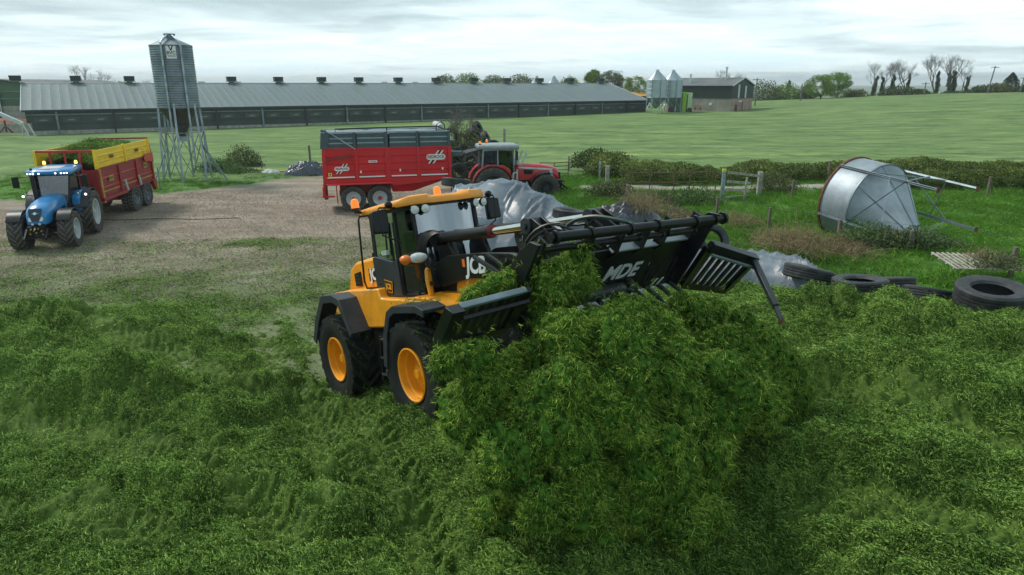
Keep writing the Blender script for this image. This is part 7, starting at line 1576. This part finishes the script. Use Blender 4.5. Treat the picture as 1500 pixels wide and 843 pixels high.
def tree(name, label, px, py, D, hpx, wpx, kind, seed, group=None, z=None):
    base = at(px, py, D); dep = D*cos(PITCH) + 1.; H = hpx*dep/1000; W = wpx*dep/1000; rnd = random.Random(seed); r = np.random.default_rng(seed)
    T = thing(name, label, 'tree', Matrix.Translation(base), group); ends = []; k = MB()
    if kind in ('bare', 'ivy'):
        th = max(.05, H*.014)
        limbs(k, (0, 0, -1), (rnd.gauss(0, .05), 0, 1), H*.36, th*1.6, 5, rnd, ends, .50, .22, 6)
        zs = max(e[0].z for e in ends); xs = max(abs(e[0].x) for e in ends); sx = W*.62/xs; sz = H/zs
        k.v = [(x*sx, y*sx, zz*sz if zz > 0 else zz) for x, y, zz in k.v]; ends = [(Vector((e[0].x*sx, e[0].y*sx, e[0].z*sz)), e[1], e[2]) for e in ends]
        k.build('trunk', BARKL, T, sharp=80)
        tw = MB()       # fine twigs
        for e in ends:
            if e[2] <= 1:
                for _ in range(4):
                    v = Vector((rnd.gauss(0, 1), rnd.gauss(0, 1), rnd.gauss(.35, .8))).normalized()*H*rnd.uniform(.05, .11); tw.tube([e[0], e[0] + v*.5 + Vector((0, 0, .02*H*rnd.random())), e[0] + v], [H*.0010, H*.0007, H*.0004], 3)
        tw.build('twigs', BARKL, T, sharp=80, kind='stuff')
        if kind == 'ivy':
            P = []; lean = r.normal()*.10
            for q in range(26):
                t = q/26*.58; c = np.array([lean*t*H + r.normal()*.022*H, r.normal()*.02*H, t*H + .02*H]); v = r.normal(size=(130, 3)); v /= np.linalg.norm(v, axis=1)[:, None]
                P.append(c + v*(r.random((130, 1))**.4)*np.array([.042, .042, .075])*H*(1.15 - t*.9))
            leaves('ivy', np.concatenate(P), H*.024, LEAFD, T, seed=seed)
        else:
            pass
    elif kind == 'conifer':
        k.tube([(0, 0, -1), (0, 0, H)], [H*.03, H*.005], 6); k.build('trunk', BARK, T); n = 5200
        t = r.random(n)**.7; a = r.uniform(0, 6.28, n); ra = (1 - t)**.75*W/2*(.5 + .55*r.random(n))*(.8 + .5*fbm(a*2, t*6, seed)); P = np.stack([np.cos(a)*ra, np.sin(a)*ra, H*(.05 + .95*t)], -1)
        leaves('crown', P, H*.045, LEAFC, T, seed=seed)
    else:
        m = {'green': LEAFG, 'olive': LEAFO, 'dark': LEAFD}[kind]
        limbs(k, (0, 0, -1), (rnd.gauss(0, .05), 0, 1), H*.30, H*.035, 3, rnd, ends, .6, .15, 6); zs = max(e[0].z for e in ends); xs = max(max(abs(e[0].x), abs(e[0].y)) for e in ends)
        sx = W*.42/xs; sz = H*.86/zs; k.v = [(x*sx, y*sx, zz*sz if zz > 0 else zz) for x, y, zz in k.v]; k.build('trunk', BARK, T, sharp=80)
        P = []
        for e in ends:
            if e[2] <= 2:
                c = np.array([e[0].x*sx, e[0].y*sx, e[0].z*sz]); s = H*rnd.uniform(.08, .15); nn = 70; v = r.normal(size=(nn, 3)); v /= np.linalg.norm(v, axis=1)[:, None]; P.append(c + v*(r.random((nn, 1))**.35)*s*np.array([1.15, 1.15, .8]))
        for q in range(90):
            v = r.normal(size=3); v /= np.linalg.norm(v); c = np.array([v[0]*W*.40, v[1]*W*.40, H*.56 + v[2]*H*.34]); u = r.normal(size=(75, 3)); u /= np.linalg.norm(u, axis=1)[:, None]
            P.append(c + u*(r.random((75, 1))**.4)*W*r.uniform(.07, .13)*np.array([1.2, 1.2, .8]))
        P = np.concatenate(P); leaves('crown', P, H*.032, m, T, seed=seed, flat=.3)
    return T
def mass(name, label, px, py, D, wpx, hpx, m, seed, n=2600, cat='bush'):
    c = at(px, py, D); dep = D*cos(PITCH); s = dep/1000
    T = bush(name, label, cat, c, wpx*s/2*1.05, 3.0, hpx*s*1.05, n, max(.2, D*.0021), m, seed, 8); return T
tree('green_tree', 'spreading pale green tree standing alone beyond the field right of the block barn', 1198, 150, 172, 40, 46, 'green', 3)
tree('green_tree', 'right half of the pair of spreading green trees beyond the field crest', 1222, 150, 176, 44, 46, 'green', 8)
G = 'bare ivy clad trees on the far field edge'
for i, (px, hp, wp, lab) in enumerate([(1277, 44, 26, 'leftmost bare ivy clad tree of the right hand tree line'), (1290, 42, 24, 'second bare ivy clad tree from the left of the right hand tree line'), (1303, 46, 30, 'third bare ivy clad tree, leaning right, in the right hand tree line'), (1327, 45, 34, 'bushiest ivy clad tree left of the gap in the tree line'), (1370, 50, 34, 'tall bare ivy clad tree just right of the gap in the tree line'), (1389, 49, 30, 'bare ivy clad tree in the middle of the right group'), (1396, 50, 32, 'bare tree with slim leaning trunk in the right group'), (1413, 38, 24, 'short bare ivy clad tree at the right end of the right group')]):
    tree('bare_tree', lab, px, 143 - (px - 1277)*.028, 185, hp*1.12, wp*1.25, 'ivy', 30 + i, G)
tree('conifer', 'broad dark conifer on the skyline near the right edge', 1478, 138, 180, 30, 34, 'conifer', 5)
tree('conifer', 'tiny dark conifer on the skyline above the scrub left of the green trees', 1155, 132, 240, 14, 9, 'conifer', 6)
tree('conifer', 'dark conifer cut by the right edge of the frame', 1503, 138, 170, 34, 14, 'conifer', 7)
tree('bare_tree', 'bare rounded tree rising behind the left part of the long shed roof', 139, 152, 150, 52, 46, 'bare', 12)
tree('bare_tree', 'small bare tree behind the block barn roof', 1050, 130, 210, 26, 30, 'bare', 13)
tree('bare_tree', 'bare tree behind the right slope of the block barn', 1078, 130, 215, 22, 26, 'bare', 14)
tree('bare_tree', 'low bare tree on the skyline left of the tall silo', 205, 140, 175, 22, 26, 'bare', 19)
tree('green_tree', 'green tree rising behind the right end of the long shed', 868, 145, 172, 44, 26, 'green', 15)
tree('olive_tree', 'brownish tree in new leaf behind the right end of the long shed', 893, 148, 176, 44, 44, 'olive', 16)
tree('green_tree', 'darker green tree between the long shed gable and the feed bins', 931, 150, 165, 38, 36, 'green', 17)
tree('thorn_tree', 'small bare thorn tree standing over the tyre pile beside the red trailer', 664, 250, 42, 92, 56, 'bare', 18)
for i, (px, py, w_, hp, m, lab) in enumerate([(1120, 151, 50, 30, LEAFO, 'yellowish green scrub just right of the block barn'), (1150, 150, 44, 25, LEAFG, 'rounded green scrub in the middle of the right skyline'), (1178, 150, 30, 20, LEAFO, 'greyish scrub left of the spreading green trees'), (1252, 148, 40, 16, LEAFO, 'low scrub right of the spreading green trees'), (1316, 143, 60, 15, LEAFD, 'dark scrub under the left bare tree group'), (1345, 142, 36, 10, LEAFD, 'low dark scrub in the gap of the tree line'), (1440, 139, 50, 12, LEAFD, 'dark hedge bottom left of the broad conifer'), (1462, 138, 40, 14, LEAFO, 'olive scrub at the foot of the broad conifer'), (1490, 137, 40, 10, LEAFD, 'dark scrub right of the broad conifer'), (1405, 141, 60, 7, LEAFD, 'thin dark hedge under the right bare tree group')]):
    mass('scrub', lab, px, py, 178, w_, hp, m, 70 + i)
for i, (px, w_, hp, m, lab) in enumerate([(652, 36, 17, LEAFO, 'olive treetop over the long shed ridge, left of the three vents'), (686, 40, 19, LEAFG, 'green treetop over the middle of the long shed ridge'), (725, 40, 16, LEAFO, 'flat olive treetop over the long shed ridge'), (765, 44, 17, LEAFO, 'brownish treetop left of the two bin cones'), (835, 30, 14, LEAFG, 'small green treetop right of the two bin cones'), (180, 26, 7, LEAFG, 'small green treetop over the left part of the shed ridge')]):
    mass('treetop', lab, px, 128, 205, w_, hp, m, 90 + i, 1600, 'tree')
def pole(px, y0, y1, D, lean, lab, arm=True):
    b = at(px, y1, D); h = (at(px, y0, D) - b).z; T = thing('utility_pole', lab, 'utility pole', Matrix.Translation(b))
    k = MB(); k.tube([(0, 0, -1), (lean, 0, h)], [.16, .12], 8); k.build('pole', BARKL, T)
    if arm: k = MB(); k.bar((lean - .9, 0, h - .3), (lean + .9, 0, h - .3), .14); k.build('crossarm', BARKL, T)
pole(1444, 97, 142, 165, .9, 'tall leaning utility pole on the skyline between the bare trees and the broad conifer')
pole(1172, 123, 151, 160, 0, 'pale straight pole at the field edge left of the spreading green trees', False)
pole(1353, 121, 142, 170, .0, 'short pole with an arm in the gap of the tree line')
pole(1408, 121, 141, 172, 0, 'thin short pole behind the right bare tree group', False)
pole(1492, 113, 138, 170, .6, 'utility pole at the right edge beyond the broad conifer')
pole(1106, 115, 150, 150, 0, 'thin pole touching the right corner of the block barn')
# birds
G = 'small flock of birds far above the shed'
for i, (dx, dy) in enumerate([(0, 0), (6, 3), (11, -2), (-5, 5), (3, -7), (9, 8)]):
    p = at(555 + dx, 76 + dy, 240); k = MB(); k.add([(-.5, 0, .15), (0, .12, 0), (0, -.12, 0), (.5, 0, .15), (0, .3, -.02), (0, -.35, 0)], [(0, 1, 2), (3, 2, 1), (1, 4, 2), (2, 5, 1)])
    o = k.build('bird', DARKIN); o.location = p; tag(o, 'tiny dark bird flying high above the long shed', 'bird', G)
# air
def haze(dens):
    k = MB(); k.box(-6200, 6200, -3000, 6200, -60, 46); o = k.build('haze', None, None); m = bpy.data.materials.new('haze'); m.use_nodes = True; nt = m.node_tree; nt.nodes.clear()
    out = nd(nt, 'ShaderNodeOutputMaterial'); v = nd(nt, 'ShaderNodeVolumePrincipled'); v.inputs['Density'].default_value = dens; v.inputs['Color'].default_value = (.86, .93, .96, 1); v.inputs['Anisotropy'].default_value = .2
    nt.links.new(v.outputs[0], out.inputs['Volume']); o.data.materials.clear(); o.data.materials.append(m); o['kind'] = 'stuff'; o['label'] = 'faint grey blue haze over the far fields'; return o
haze(.00032)
